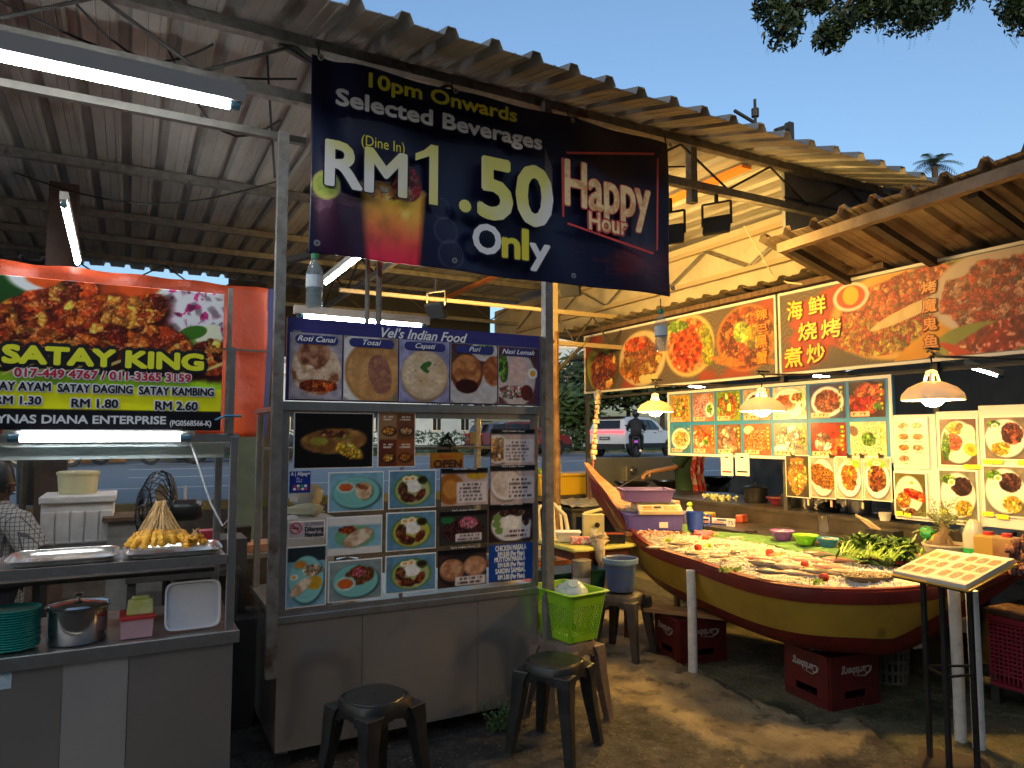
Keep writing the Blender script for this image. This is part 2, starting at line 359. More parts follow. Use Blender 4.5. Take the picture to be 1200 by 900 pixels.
# ================================================================== materials in use
asphalt = mat('asphalt', (.038, .033, .028), .8, col2=(.085, .075, .062), scale=9, bump=.9, bscale=70, world=True, dirt=((.012, .010, .008), 1.1, .56))
concrete = mat('worn_concrete', (.20, .155, .085), .85, col2=(.34, .27, .16), scale=3.5, bump=1.0, bscale=22, world=True, dirt=((.085, .07, .035), 2.4, .5))
mossc = mat('mossy_concrete', (.13, .12, .06), .7, col2=(.22, .19, .11), scale=3, bump=.7, bscale=24, world=True, dirt=((.05, .07, .02), 1.8, .5))
roadm = mat('road_asphalt', (.17, .168, .165), .6, col2=(.22, .217, .21), scale=1.5, world=True, stretch=(.3, 2, 1), bump=.2, bscale=60)
whitep = mat('road_paint', (.62, .63, .65), .6, col2=(.5, .5, .5), scale=6, world=True)
grassm = mat('verge_grass', (.03, .07, .012), .9, col2=(.07, .12, .025), scale=3, world=True)
steel = mat('stainless_steel', (.58, .54, .49), .20, .82, col2=(.50, .46, .41), scale=2.2, stretch=(1, 1, 1), bump=.05, bscale=5, dirt=((.26, .22, .18), 3.2, .66))
steel2 = mat('brushed_steel_frame', (.5, .49, .47), .32, .9, col2=(.38, .36, .33), scale=12)
galv = mat('galvanised_post', (.26, .25, .23), .55, .55, col2=(.17, .155, .135), scale=14, dirt=((.10, .06, .035), 9, .6))
darkmetal = mat('dark_angle_iron', (.045, .042, .04), .6, .3, col2=(.075, .07, .062), scale=20)
roofu = mat('roof_sheet_metal', (.36, .345, .31), .5, .1, col2=(.24, .225, .2), scale=2.5, stretch=(1.5, .35, 1), world=True, dirt=((.15, .11, .075), 2.6, .60))
roofr = mat('rusty_awning_sheet', (.30, .24, .17), .65, .1, col2=(.18, .13, .085), scale=3.5, world=True, dirt=((.10, .055, .03), 4, .55))
beige = mat('beige_panel', (.55, .48, .34), .6, col2=(.45, .38, .26), scale=4, world=True)
black = mat('black_plastic', (.012, .012, .012), .32, col2=(.022, .022, .022), scale=14)
blackr = mat('black_rubber', (.015, .015, .015), .7)
wood = mat('weathered_wood', (.17, .10, .055), .75, col2=(.09, .05, .028), scale=6, stretch=(4, 4, .5), bump=.4)
redw = mat('red_brown_wood', (.16, .045, .02), .55, col2=(.10, .03, .014), scale=8)
white = mat('white_enamel', (.72, .70, .66), .4, col2=(.6, .57, .52), scale=7)
whitepl = mat('white_plastic', (.72, .73, .74), .4)
glass = mat('clear_glass', (.02, .03, .03), .02, alpha=.07)
fluom = mat('fluorescent_glow', (.93, .98, 1.0), .5, emis=FLUO)
bulbm = mat('warm_bulb_glow', (1.0, .60, .16), .5, emis=BULB)
floodm = mat('warm_flood_glow', (1.0, .60, .15), .5, emis=FLOOD)
yel = mat('yellow_lettering', (.80, .72, .05), .4); wht = mat('white_lettering', (.88, .88, .88), .4); blk = mat('black_lettering', (.012, .012, .015), .4)
redl = mat('red_lettering', (.55, .02, .04), .4); gold = mat('gold_lettering', (.78, .55, .03), .4); navy = mat('navy_print', (.02, .03, .16), .4)
# ================================================================== ground, road, far side
RY0, RY1, RZ = 9.4, 29.5, .72
def gz(x, y):
    t = max(0, min(1, (y-8.0)/1.2)); t = t*t*(3-2*t)
    return RZ*.99*t
def gfn(xs, ys):
    b = MB(); vs = []; 
    for y in ys:
        for x in xs:
            z = gz(x, y) + (.012*noise.noise(Vector((x*1.3, y*1.3, 0))) if y < 8 and x < 6 else 0)
            if 3.42 < x < 6 and y < 5.0: z -= .03
            vs.append((x, y, z))
    n = len(xs); b.add(vs, [(j*n+i, j*n+i+1, (j+1)*n+i+1, (j+1)*n+i) for j in range(len(ys)-1) for i in range(n-1)]); return b
xs = [-600, -120, -30, -10]+[-4+.2*i for i in range(70)]+[14, 30, 80, 200, 700]; ys = [-60, -12, -4]+[-1+.2*i for i in range(56)]+[12, 30, 60, 120, 300, 900]
put('ground', gfn(xs, ys), asphalt, kind='structure', smooth=True)
put('road', MB().bb(-300, 400, RY0+.12, RY1-.1, RZ-.3, RZ+.02), roadm, kind='structure')
put('kerb', MB().bb(-300, 400, RY0-.06, RY0+.12, RZ-.4, RZ+.1), mossc, kind='structure')
put('kerb', MB().bb(-300, 400, RY1-.1, RY1+.1, RZ-.3, RZ+.13), mossc, kind='structure')
mk = MB()
for y in (RY0+.7, 13.2, RY1-.7): mk.bb(-120, 160, y, y+.13, RZ+.018, RZ+.0245)
for y in (16.6, 20.6, 24.6):
    for k in range(-14, 30): mk.bb(k*6.0, k*6.0+3.0, y, y+.13, RZ+.018, RZ+.0245)
put('road_marking', mk, whitep, kind='structure')
# near ground: asphalt, worn concrete apron and mossy slabs in one uneven sheet (which material lies where is painted per vertex)
px2 = lambda x, y, z=0: tuple(at(x, y, 'Z', z)[:2])
def inside(PX, PY, poly):
    r = np.zeros(PX.shape, bool); dist = np.full(PX.shape, 9.); n = len(poly)
    for i in range(n):
        (x1, y1), (x2, y2) = poly[i], poly[(i+1) % n]; c = ((y1 > PY) != (y2 > PY)) & (PX < (x2-x1)*(PY-y1)/((y2-y1) or 1e-9)+x1); r ^= c
        L2 = (x2-x1)**2+(y2-y1)**2; t = np.clip(((PX-x1)*(x2-x1)+(PY-y1)*(y2-y1))/L2, 0, 1); dist = np.minimum(dist, np.hypot(PX-x1-t*(x2-x1), PY-y1-t*(y2-y1)))
    return np.where(r, dist, -dist)
gx, gy = np.meshgrid(np.linspace(.2, 5.6, 360), np.linspace(1.5, 5.6, 280)); gsd = 0; wb = (fbm(gx*4, gy*4, 5)-.5)*.30+(fbm(gx*16, gy*16, 9)-.5)*.10
conc = [px2(*q) for q in ((705, 815), (745, 828), (800, 852), (860, 880), (920, 893), (975, 882), (1030, 862), (1000, 838), (945, 850), (893, 828), (842, 797), (790, 775), (742, 750), (700, 728), (640, 720), (560, 745), (590, 790), (650, 805))]
slabs = [[px2(*q) for q in ((800, 780), (842, 800), (893, 832), (948, 853), (1003, 842), (1050, 880), (1100, 900), (1240, 900), (1230, 700), (1000, 690), (800, 690))]]
dc = inside(gx, gy, conc)+wb*.9; dm = inside(gx, gy, slabs[0])+wb*.25; pale = inside(gx, gy, [px2(*q) for q in ((700, 742), (690, 716), (760, 716), (790, 745), (765, 762), (735, 775))])+wb*.6
mc = np.clip(dc/.05+.5, 0, 1); mm_ = np.clip(dm/.03+.5, 0, 1)*(1-mc); mp = np.clip(pale/.05+.5, 0, 1)
joint = np.exp(-((dm-.01)/.018)**2)*.03+np.exp(-((np.abs(gx*.8+gy*.5-4.75+wb*.2))/.012)**2)*.015*mm_
gz_ = .006+mc*.016+mc*(fbm(gx*18, gy*18, 21)-.5)*.014-mm_*.004-joint+(fbm(gx*7, gy*7, 3)-.5)*.014+(fbm(gx*30, gy*30, 4)-.5)*.006
def ngm():
    m = bpy.data.materials.new('patched_ground'); m.use_nodes = True; n = m.node_tree.nodes; l = m.node_tree.links; b = n['Principled BSDF']; a = n.new('ShaderNodeVertexColor'); a.layer_name = 'ink'; sp = n.new('ShaderNodeSeparateColor'); l.new(a.outputs[0], sp.inputs[0]); g = n.new('ShaderNodeNewGeometry')
    def noi(sc, c0, c1, p0=.35, p1=.65): t = n.new('ShaderNodeTexNoise'); t.inputs['Scale'].default_value = sc; t.inputs['Detail'].default_value = 9; t.inputs['Roughness'].default_value = .65; l.new(g.outputs['Position'], t.inputs[0]); r = n.new('ShaderNodeValToRGB'); r.color_ramp.elements[0].position = p0; r.color_ramp.elements[1].position = p1; r.color_ramp.elements[0].color = (*c0, 1); r.color_ramp.elements[1].color = (*c1, 1); l.new(t.outputs[0], r.inputs[0]); return r.outputs[0], t.outputs[0]
    def mix(f, a_, b_): x = n.new('ShaderNodeMix'); x.data_type = 'RGBA'; l.new(f, x.inputs[0]); l.new(a_, x.inputs[6]); l.new(b_, x.inputs[7]); return x.outputs[2]
    asp, _ = noi(14, (.030, .026, .022), (.10, .088, .072)); stain, _ = noi(2.2, (.0, .0, .0), (1, 1, 1), .46, .6); dk, _ = noi(5, (.014, .012, .009), (.03, .026, .02)); asp = mix(stain, asp, dk)
    con, _ = noi(4.5, (.20, .145, .07), (.46, .36, .20)); cs, _ = noi(6, (0, 0, 0), (.85, .85, .85), .52, .62); cd_, _ = noi(11, (.045, .035, .02), (.12, .09, .045)); con = mix(cs, con, cd_); mos, _ = noi(3.2, (.075, .075, .03), (.20, .17, .085)); ms, _ = noi(1.7, (0, 0, 0), (1, 1, 1), .5, .58); md_, _ = noi(9, (.02, .025, .01), (.05, .06, .02)); mos = mix(ms, mos, md_); pl, _ = noi(6, (.34, .28, .18), (.5, .43, .3))
    c = mix(sp.outputs[0], asp, con); c = mix(sp.outputs[1], c, mos); c = mix(sp.outputs[2], c, pl); l.new(c, b.inputs['Base Color'])
    _, t3 = noi(60, (0, 0, 0), (1, 1, 1)); _, t4 = noi(9, (0, 0, 0), (1, 1, 1)); ad = n.new('ShaderNodeMath'); ad.operation = 'ADD'; l.new(t3, ad.inputs[0]); l.new(t4, ad.inputs[1]); bp = n.new('ShaderNodeBump'); bp.inputs['Strength'].default_value = .9; bp.inputs['Distance'].default_value = .03; l.new(ad.outputs[0], bp.inputs['Height']); l.new(bp.outputs[0], b.inputs['Normal'])
    mr = n.new('ShaderNodeMapRange'); mr.inputs[1].default_value = .4; mr.inputs[2].default_value = .62; mr.inputs[3].default_value = .45; mr.inputs[4].default_value = .9; l.new(t4, mr.inputs[0]); l.new(mr.outputs[0], b.inputs['Roughness']); return m
pg = Pic(5.4, 4.1, 360, (0, 0, 0), Vector((.2, 1.5, 0)), Vector((1, 0, 0)), Vector((0, 1, 0))); pg.ny = 280; pg.X, pg.Y = gx-.2, gy-1.5
lin2s = lambda v: np.where(v <= .0031308, v*12.92, 1.055*np.power(np.maximum(v, 1e-6), 1/2.4)-.055)
pg.C = lin2s(np.stack([mc, mm_, mp*.85], -1)/.92); go = pg.put('paved_ground', None, 0, ngm(), bow=lambda a, b_: gz_); go['kind'] = 'structure'
# gravel specks on the asphalt
gb = MB()
for i in range(1500):
    x = random.uniform(.6, 4.6); y = random.uniform(1.7, 3.9)
    s = random.uniform(.002, .0065); gb.ball((x, y, .016), (s, s*random.uniform(.6, 1), s*.6), 5, 3)
put('gravel', gb, mat('pale_grit', (.24, .2, .15), .8), kind='stuff')
# verge, hedge, far buildings, trees
put('grass_verge', MB().bb(-300, 400, RY1+.1, 60, RZ-.3, RZ+.1), grassm, kind='structure')
def leafmass(b, c, r, n, s, seed=0, hollow=.55):
    rd = random.Random(seed); c = Vector(c)
    for i in range(n):
        d = Vector((rd.gauss(0, 1), rd.gauss(0, 1), rd.gauss(0, 1))).normalized(); k = rd.uniform(hollow, 1)*(1+.22*noise.noise(d*2+c))
        p = c+Vector((d.x*r[0], d.y*r[1], d.z*r[2]))*k
        a = Vector((rd.uniform(-1, 1), rd.uniform(-1, 1), rd.uniform(-1, 1))).normalized(); e = a.orthogonal().normalized(); q = s*rd.uniform(.6, 1.3)
        b.add([p-a*q, p+e*q*.45, p+a*q, p-e*q*.45], [(0, 1, 2, 3)])
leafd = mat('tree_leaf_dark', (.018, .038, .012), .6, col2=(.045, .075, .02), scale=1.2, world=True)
leafm = mat('shrub_leaf', (.03, .065, .018), .6, col2=(.06, .10, .03), scale=1.5, world=True)
bark = mat('bark', (.06, .045, .03), .9)
def btree(x, y, h, r, label, mm=leafd, n=1500, trunk=.2, s=.32, z0=None, low=False):
    z0 = gz(x, y) if z0 is None else z0; t = thing('tree' if not low else 'shrub', label, 'tree' if not low else 'shrub', (x, y, z0))
    b = MB(); b.tube([(x, y, z0), (x+.1, y, z0+h*.35), (x-.1, y+.1, z0+h*.7)], [trunk, trunk*.7, trunk*.3], 7)
    for k in range(5):
        a = k*1.26; b.tube([(x, y, z0+h*.4), (x+math.cos(a)*r*.6, y+math.sin(a)*r*.6, z0+h*.72)], [trunk*.4, trunk*.1], 5)
    put('trunk', b, bark, t); c = MB()
    for k in range(7):
        a = k*.9; q = .55 if k else 0; leafmass(c, (x+math.cos(a)*r*q, y+math.sin(a)*r*q, z0+h*(.62+.06*(k % 3))), (r*.62, r*.62, h*.28), n//7, s, k)
    put('crown', c, mm, t); return t
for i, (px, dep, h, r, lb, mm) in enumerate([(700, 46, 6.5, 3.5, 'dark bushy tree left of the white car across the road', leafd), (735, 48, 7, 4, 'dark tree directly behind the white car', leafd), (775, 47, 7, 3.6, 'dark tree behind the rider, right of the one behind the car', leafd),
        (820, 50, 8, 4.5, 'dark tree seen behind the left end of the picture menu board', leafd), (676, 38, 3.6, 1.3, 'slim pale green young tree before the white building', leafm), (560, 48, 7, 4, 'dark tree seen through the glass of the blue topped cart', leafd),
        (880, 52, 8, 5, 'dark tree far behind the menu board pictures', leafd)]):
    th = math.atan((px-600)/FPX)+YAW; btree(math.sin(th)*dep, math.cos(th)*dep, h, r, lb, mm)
hb = MB()
for k in range(26): leafmass(hb, (18+k*1.6-14, 31.2, RZ+.55), (1.1, .7, .62), 170, .14, k+50, .7)
tag(put('clipped_hedge', hb, leafm), 'low clipped green hedge along the far verge of the road', 'hedge')
def shrub(px, dep, h, r, lb):
    th = math.atan((px-600)/FPX)+YAW; x, y = math.sin(th)*dep, math.cos(th)*dep; z = RZ+.1; t = thing('shrub', lb, 'shrub', (x, y, z)); b = MB()
    for k in range(4): b.tube([(x, y, z), (x+.3*math.cos(k*1.6), y+.3*math.sin(k*1.6), z+h*.6)], [.05, .02], 5)
    put('stem', b, bark, t); c = MB(); leafmass(c, (x, y, z+h*.55), (r, r, h*.5), 700, .13, int(px)); put('foliage', c, leafm, t)
shrub(668, 38, 2.2, 1.5, 'round dark shrub beside the red car'); shrub(695, 38.5, 2.0, 1.7, 'broad dark shrub just left of the white car')
# white building across the road
wbm = mat('pale_blue_render', (.52, .6, .68), .8, col2=(.42, .5, .58), scale=.6, world=True); winm = mat('dark_window', (.02, .03, .04), .1)
def building(px0, px1, dep, h, lb, cols, rows, cut=0):
    th = math.atan(((px0+px1)/2-600)/FPX)+YAW; x, y = math.sin(th)*dep, math.cos(th)*dep; w = (px1-px0)/FPX*dep; z = RZ+.1
    t = thing('white_building', lb, 'building', (x, y, z), rz=-th)
    put('wall', MB().bb(-w/2, w/2, 0, 8, 0, h), wbm, t, local=True); put('roof', MB().bb(-w/2-.4, w/2+.4, -.4, 8.4, h, h+.3), mat('roof_slab', (.3, .3, .3), .8), t, local=True)
    for i in range(cols):
        for j in range(rows):
            cx = -w/2+(i+.5)*w/cols; cz = 1.2+j*3.0; f = put('window', MB().bb(cx-.42, cx+.42, -.08, .05, cz, cz+1.6), white, t, local=True)
            put('pane', MB().bb(cx-.34, cx-.03, -.1, -.082, cz+.1, cz+1.5).bb(cx+.03, cx+.34, -.1, -.082, cz+.1, cz+1.5), winm, f, local=True)
    b = MB(); 
    for j in range(rows): b.bb(-w/2-.1, w/2+.1, -.35, -.002, j*3.0+3.0, j*3.0+3.18)
    put('ledge', b, white, t, local=True)
building(625, 700, 52, 12, 'pale multi storey building with narrow windows across the road', 7, 4)
building(-260, 300, 60, 7, 'long low pale building far behind the satay stall', 14, 2)
building(330, 560, 62, 8, 'pale building glimpsed through the glass of the steel cart', 7, 2)
# ================================================================== SHED: posts, trusses, roof
RB = 3.66
def rz_(y): return RB + .018*(y-3.6)
shed = thing('market_shed', 'open steel market shed with dark corrugated metal roof over the food carts', 'shed', (0, 3.6, 0))
PITCH = .229
def corr(x0, x1, y0, y1, zf, ph=.045, name='roof_sheet', m=roofu, parent=None, along='Y', nseg=3, jit=0, ys_=None):
    """trapezoid ribbed sheet; ribs run along Y (or X)"""
    prof = []; x = x0; 
    while x < x1-1e-4:
        for dx, dz in ((0, 0), (.062, 0), (.066, .005), (.072, 0), (.118, 0), (.122, .005), (.128, 0), (.150, 0), (.166, ph), (.208, ph), (.2285, 0)):
            prof.append((x+dx, dz))
        x += PITCH
    if ys_: nseg = len(ys_)-1
    b = MB(); vs = []
    for s in range(nseg+1):
        yy = ys_[s] if ys_ else y0+(y1-y0)*s/nseg
        for xx, dz in prof:
            j = jit*noise.noise(Vector((xx*2.5, yy*2, 5)))
            vs.append((xx, yy + (jit*1.5*noise.noise(Vector((xx*1.5, 0, 2))) if s == 0 else 0), zf(xx, yy)+dz+j) if along == 'Y' else (yy, xx, zf(yy, xx)+dz+j))
    n = len(prof); N = len(vs); lo = [(a, c, d-.004) for a, c, d in vs]
    fs = [(s*n+i, s*n+i+1, (s+1)*n+i+1, (s+1)*n+i) for s in range(nseg) for i in range(n-1)]
    ed = [(i, i+1, i+1+N, i+N) for i in range(n-1)]+[(nseg*n+i, nseg*n+i+1, nseg*n+i+1+N, nseg*n+i+N) for i in range(n-1)]
    b.add(vs+lo, fs+[tuple(k+N for k in f[::-1]) for f in fs]+ed)
    return put(name, b, m, parent)
YF = 2.97
rs_ = lambda y: rz_(y) if y > 3.6 else RB-.125*(3.6-y)
x = -3.264
k = 0
while x < 6.3:
    yo = random.uniform(-.02, .02); corr(x, x+PITCH*4, 0, 0, lambda a, b_: (rs_(b_) if b_ > 3.6 else RB-(3.6-b_)*(.27+.02*max(0, a-1)))+(.002 if k % 2 else 0), parent=shed, jit=.010, ys_=[YF+yo, 3.3, 3.6, 4.6, 5.6, 6.6, 7.6, 8.6, 10.4]); x += PITCH*4; k += 1
def truss_x(y, x0, x1, zt, dz=.3, step=.5, w=.05, m=darkmetal, chord=galv):
    t = put('truss', MB().bb(x0, x1, y-w/2, y+w/2, zt-w, zt).bb(x0, x1, y-w/2, y+w/2, zt-dz-w, zt-dz), chord, shed)
    b = MB(); n = max(1, int((x1-x0)/step)); s = (x1-x0)/n
    for i in range(n):
        a = x0+i*s; up = i % 2 == 0
        b.cyl((a, y, zt-dz if up else zt-w), (a+s, y, zt-w if up else zt-dz), .009, n=6)
    put('web_rod', b, m, t)
truss_x(3.6, -3.2, 5.4, 3.645, .30, .42, .055)
zt = 3.67
truss_x(9.6, -3.2, 5.3, zt+.08, .38, .5)
for y in (6.15, 7.6, 8.6): put('purlin', MB().bb(-3.2, 5.3, y-.03, y+.03, rz_(y)-.075, rz_(y)-.012), galv, shed)
def truss_y(x, y0, y1, zt, dz, step=.6, w=.045, chord=galv, m=darkmetal):
    t = put('truss', MB().bb(x-w/2, x+w/2, y0, y1, zt-w, zt).bb(x-w/2, x+w/2, y0, y1, zt-dz-w, zt-dz), chord, shed)
    b = MB(); n = max(1, int((y1-y0)/step)); s = (y1-y0)/n
    for i in range(n): a = y0+i*s; up = i % 2 == 0; b.cyl((x, a, zt-dz if up else zt-w), (x, a+s, zt-w if up else zt-dz), .012, n=6)
    put('web_rod', b, m, t)
truss_y(2.12, 3.7, 9.5, 3.57, .33, .5)
truss_y(5.2, 3.7, 9.5, 3.56, .33, .55, chord=mat('painted_truss', (.42, .33, .2), .6), m=galv)
put('gable_panel', MB().bb(5.27, 5.30, 3.72, 10.4, 2.98, 3.66), beige, shed)
# orange painted batten on the ceiling
put('orange_ridge_strip', MB().bb(3.98, 4.08, 3.75, 10.3, 3.615, 3.64), mat('orange_paint', (.62, .2, .03), .5), shed)
# posts
def post(x, y, z0, z1, s, m=galv, lb=None, rust=None):
    b = MB().bb(x-s/2, x+s/2, y-s/2, y+s/2, z0, z1); return put('post', b, m, shed, label=lb)
put('tie_beam', MB().bb(-3.2, .74, 3.58, 3.615, 3.08, 3.115), mat('darkened_galvanised', (.09, .085, .075), .6, .4, col2=(.14, .13, .11), scale=12), shed)  # galvanised colour darkened to hold down the nearby tube lamp's light
post(.62, 3.54, .47, 3.10, .048, lb='grey post with flaking rusty foot ending above the ground')
post(2.135, 3.53, .0, 3.6, .05, galv, 'dark front post at the right corner of the blue topped cart')
post(at(75, 250, 'Y', 6.6).x, 6.6, 0, 3.6, .2, mat('brown_column', (.07, .04, .03), .7, col2=(.04, .025, .02), scale=9), 'thick brown column carrying an upright tube lamp')
post(3.36, 3.62, 3.2, 3.7, .055, lb='short hanger between the truss chords')
post(1.55, 9.6, 0, 3.6, .1, darkmetal); post(-1.2, 9.6, 0, 3.6, .1, darkmetal)
p = at(652, 600, 'Y', 6.6); rp = MB().tube([(p.x, p.y, 0), (p.x+.01, p.y, 1.2), (p.x-.01, p.y, 2.0), (p.x, p.y, 2.75)], [.045, .04, .042, .036], 8)
put('post', rp, mat('rusty_pipe', (.26, .15, .06), .7, col2=(.12, .06, .03), scale=9, bump=.5), shed, label='rough rusty pipe post between the cart and the boat')
put('brace', MB().cyl((p.x, p.y, 2.3), (p.x+.45, p.y, 2.7), .022, n=6).cyl((p.x, p.y, 2.25), (p.x-.05, p.y+.5, 2.7), .022, n=6), darkmetal, shed)
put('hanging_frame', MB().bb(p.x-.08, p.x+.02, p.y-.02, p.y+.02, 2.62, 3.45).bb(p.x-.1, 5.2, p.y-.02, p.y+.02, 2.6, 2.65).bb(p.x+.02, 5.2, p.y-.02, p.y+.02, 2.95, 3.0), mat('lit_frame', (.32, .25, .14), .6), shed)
for i in range(4): put('web_rod', MB().cyl((p.x+i*.25, p.y, 2.64 if i % 2 else 2.96), (p.x+i*.25+.25, p.y, 2.96 if i % 2 else 2.64), .01, n=6), darkmetal, shed)
# diagonal dark rafters under the ceiling, conduit
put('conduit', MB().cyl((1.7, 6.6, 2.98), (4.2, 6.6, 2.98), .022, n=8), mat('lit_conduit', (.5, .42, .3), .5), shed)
put('rafter', MB().bar((1.2, 6.5, 3.18), (3.1, 4.0, 3.44), .07, .05), darkmetal, shed)
put('rafter', MB().bar((.6, 3.62, 3.6), (1.3, 3.62, 3.34), .03), darkmetal, shed)
put('ceiling_batten', MB().bb(3.5, 4.5, 5.35, 5.4, 3.55, 3.6).bb(2.7, 3.55, 6.9, 6.95, 3.55, 3.6), galv, shed)
# loose cables under the roof
for (a, b_, sag) in [((-.6, 3.66, 3.5), (.7, 3.66, 3.45), .12), ((.1, 3.9, 3.58), (.62, 3.62, 3.2), .25), ((.55, 3.66, 3.55), (.6, 3.64, 2.9), .02), ((-.8, 6.1, 3.5), (.9, 5.4, 3.5), .2), ((2.3, 3.65, 3.5), (3.3, 3.62, 3.45), .08), ((-.3, 3.7, 3.6), (.3, 3.7, 3.55), .18)]:
    a = Vector(a); b_ = Vector(b_); put('cable', MB().tube([a.lerp(b_, t/8)-Vector((0, 0, sag*math.sin(math.pi*t/8))) for t in range(9)], .006, 5), blackr, shed)

# grey flashing closing the gable above the awning
put('flashing', MB().bb(at(921, 230, 'Y', 3.62).x, 6.9, 3.63, 3.66, 3.15, 3.62), mat('dark_flashing', (.22, .23, .26), .6, col2=(.15, .15, .17), scale=3, world=True), shed)
for zz in (3.39,): put('flashing_rib', MB().bb(4.28, 6.9, 3.622, 3.631, zz, zz+.012), darkmetal, shed)
# roof-top bits
a = at(885, 135, 'Y', 6.0)
rt = thing('rooftop_aerial', 'small dark aerial bracket standing on the shed roof against the sky', 'aerial', (a.x, 6, 3.72)); 
put('mast', MB().cyl((a.x, 6, 3.7), (a.x, 6, a.z+.2), .02, n=6).cyl((a.x-.0, 6, a.z-.02), (a.x, 6, a.z+.08), .045), darkmetal, rt)
put('bracket', MB().bar((a.x-.35, 6, a.z-.02), (a.x, 6, a.z-.1), .03).bar((a.x+.35, 6, a.z-.12), (a.x+.62, 6, a.z), .05).bar((a.x+.6, 6, a.z+.03), (a.x+.6, 6, 3.72), .08), darkmetal, rt)
# ================================================================== tube lamps
def tube_lamp(name, lb, a, b, back=(0, 0, 1), gear=.05, tr_=.0145, cat='tube lamp', grp=None, dbl=False):
    a = Vector(a); b = Vector(b); bk = Vector(back); d = (b-a).normalized(); t = thing(name, lb, cat, (a+b)/2, grp)
    put('batten', MB().bar(a-d*.04+bk*(.018+gear/2), b+d*.04+bk*(.018+gear/2), .045, gear, up=bk if abs(d.dot(bk)) < .9 else (1, 0, 0)), white if gear < .06 else mat('grey_batten', (.2, .2, .2), .6), t)
    put('tube', MB().cyl(a+d*.02, b-d*.02, tr_, n=10), fluom, t, smooth=True)
    for e, g_ in ((a, -1), (b, 1)): put('end_cap', MB().cyl(e-d*.02, e+d*.02, .018, n=10).bar(e+d*g_*.012, e+d*g_*.012+bk*.04, .02), mat('lamp_cap_blue', (.05, .14, .2), .4), t)
    return t
tube_lamp('ceiling_tube_lamp', 'long bright tube lamp fixed under the front roof truss, upper left', (at(0, 65, 'Y', 3.2).x-.5, 3.2, at(0, 65, 'Y', 3.2).z), (at(275, 124, 'Y', 3.2).x, 3.2, at(275, 124, 'Y', 3.2).z), (0, 0, 1), .075, .020)
a, b_ = at(75, 240, 'X', -.33), at(90, 308, 'X', -.33); tube_lamp('ceiling_tube_lamp', 'short tube lamp hanging from the thick brown column, above the satay banner', tuple(at(75, 240, 'Z', 3.0)), tuple(at(91, 309, 'Z', 2.9)), (0, 0, 1), .05)
tube_lamp('ceiling_tube_lamp', 'tube lamp under the roof half hidden below the happy hour banner', (1.46, 5.0, 2.93), (1.46, 6.15, 2.93), (0, 0, 1), .05)
a = at(352, 371, 'Y', 4.5); b_ = at(496, 383, 'Y', 4.5); tube_lamp('stall_tube_lamp', 'tube lamp across the top of the blue Indian food sign', (a.x, 4.5, a.z), (b_.x, 4.5, b_.z), (0, 0, 1), .05)

# ------------------------------------------------------------------ unseen shop row added behind the camera to cut and warm the skylight
t = thing('light_shaping_shops', 'two storey shop row added unseen behind the camera to shape the light', 'building', (2, -9, 0)); put('wall', MB().bb(-22, 24, -14, -9, 0, 8), mat('dim_plaster', (.42, .35, .27), .8, col2=(.32, .26, .2), scale=.8, world=True), t); put('roof', MB().bb(-22.5, 24.5, -14.5, -8.4, 8.002, 8.3), darkmetal, t)
for k in range(12):
    f = put('window', MB().bb(-20+3.7*k, -18.4+3.7*k, -9.0, -8.93, 4.6, 6.2), white, t); put('pane', MB().bb(-19.9+3.7*k, -18.5+3.7*k, -8.94, -8.92, 4.7, 6.1), winm, f); put('shutter', MB().bb(-20.4+3.7*k, -17.6+3.7*k, -9.0, -8.95, .1, 2.9), galv, t)
# ================================================================== HAPPY HOUR BANNER (plane Y = 3.50)
BY = 3.50
O = at(361, 290, 'Y', BY); tr = at(783, 180, 'Y', BY); O.z = 2.50; Wb = tr.x-O.x; Hb = 3.52-O.z
bn = thing('hanging_banner', 'large dark blue happy hour drinks banner tied under the roof edge', 'banner', (O.x+Wb/2, BY, O.z))
P_ = Pic(Wb, Hb, 300, (16, 18, 56), O, UX, UZ)
q = lambda x, y: P_.uv(x, y, 'Y', BY)
P_.fill(ss(.3, .9, fbm(P_.X*2, P_.Y*2, 3))*ss(1.2, 2.2, P_.X), (34, 14, 34))
P_.fill(ss(.25, .75, fbm(P_.X*4, P_.Y*1.2, 8))*ss(1.7, 2.3, P_.X)*(1-ss(.1, .4, P_.Y))*.8, (70, 18, 34))
for (cx, cy, rx, col) in ((765, 305, 30, (90, 20, 40)), (735, 310, 24, (110, 30, 30)), (700, 200, 40, (40, 14, 30))):
    u, v = q(cx, cy); P_.fill(P_.ell(u, v, rx/180, rx/300, 0, .5, .6)*.7, col)
# left glass, right glass
def glas(u, v, w, h, c0, c1, dim):
    yy = (P_.Y-v)/h; hw = w*(.84+.16*(yy+1)/2); xx = (P_.X-u)/hw; m = (1-ss(.95, 1.0, np.abs(xx)))*ss(-1, -.96, yy+.10*(1-xx**2)*-1+.1)*(1-ss(.97, 1.0, yy)); t_ = ss(-1, .7, yy)[..., None]; n_ = fbm(P_.X*9, P_.Y*5, P_.seed())[..., None]; n2_ = fbm(P_.X*22, P_.Y*16, P_.seed())[..., None]
    cc = (np.array(c0)*(1-t_)+np.array(c1)*t_)/255*(.7+.7*n_)+ss(.6, .8, n2_)*.25*ss(0, .6, yy)[..., None]; cc = cc*(1-.5*ss(.75, 1, np.abs(xx)))[..., None]; P_.C = P_.C*(1-m[..., None]*dim)+np.clip(cc, 0, 1)*m[..., None]*dim
    P_.fill(P_.ell(u, v+h*.98, w*1.0, h*.16, 0, 0, .08)*dim*.8, (200, 170, 150)); P_.fill(P_.ell(u, v+h*.97, w*.93, h*.125)*dim, tuple(q_*.75 for q_ in c1), .4, 24)
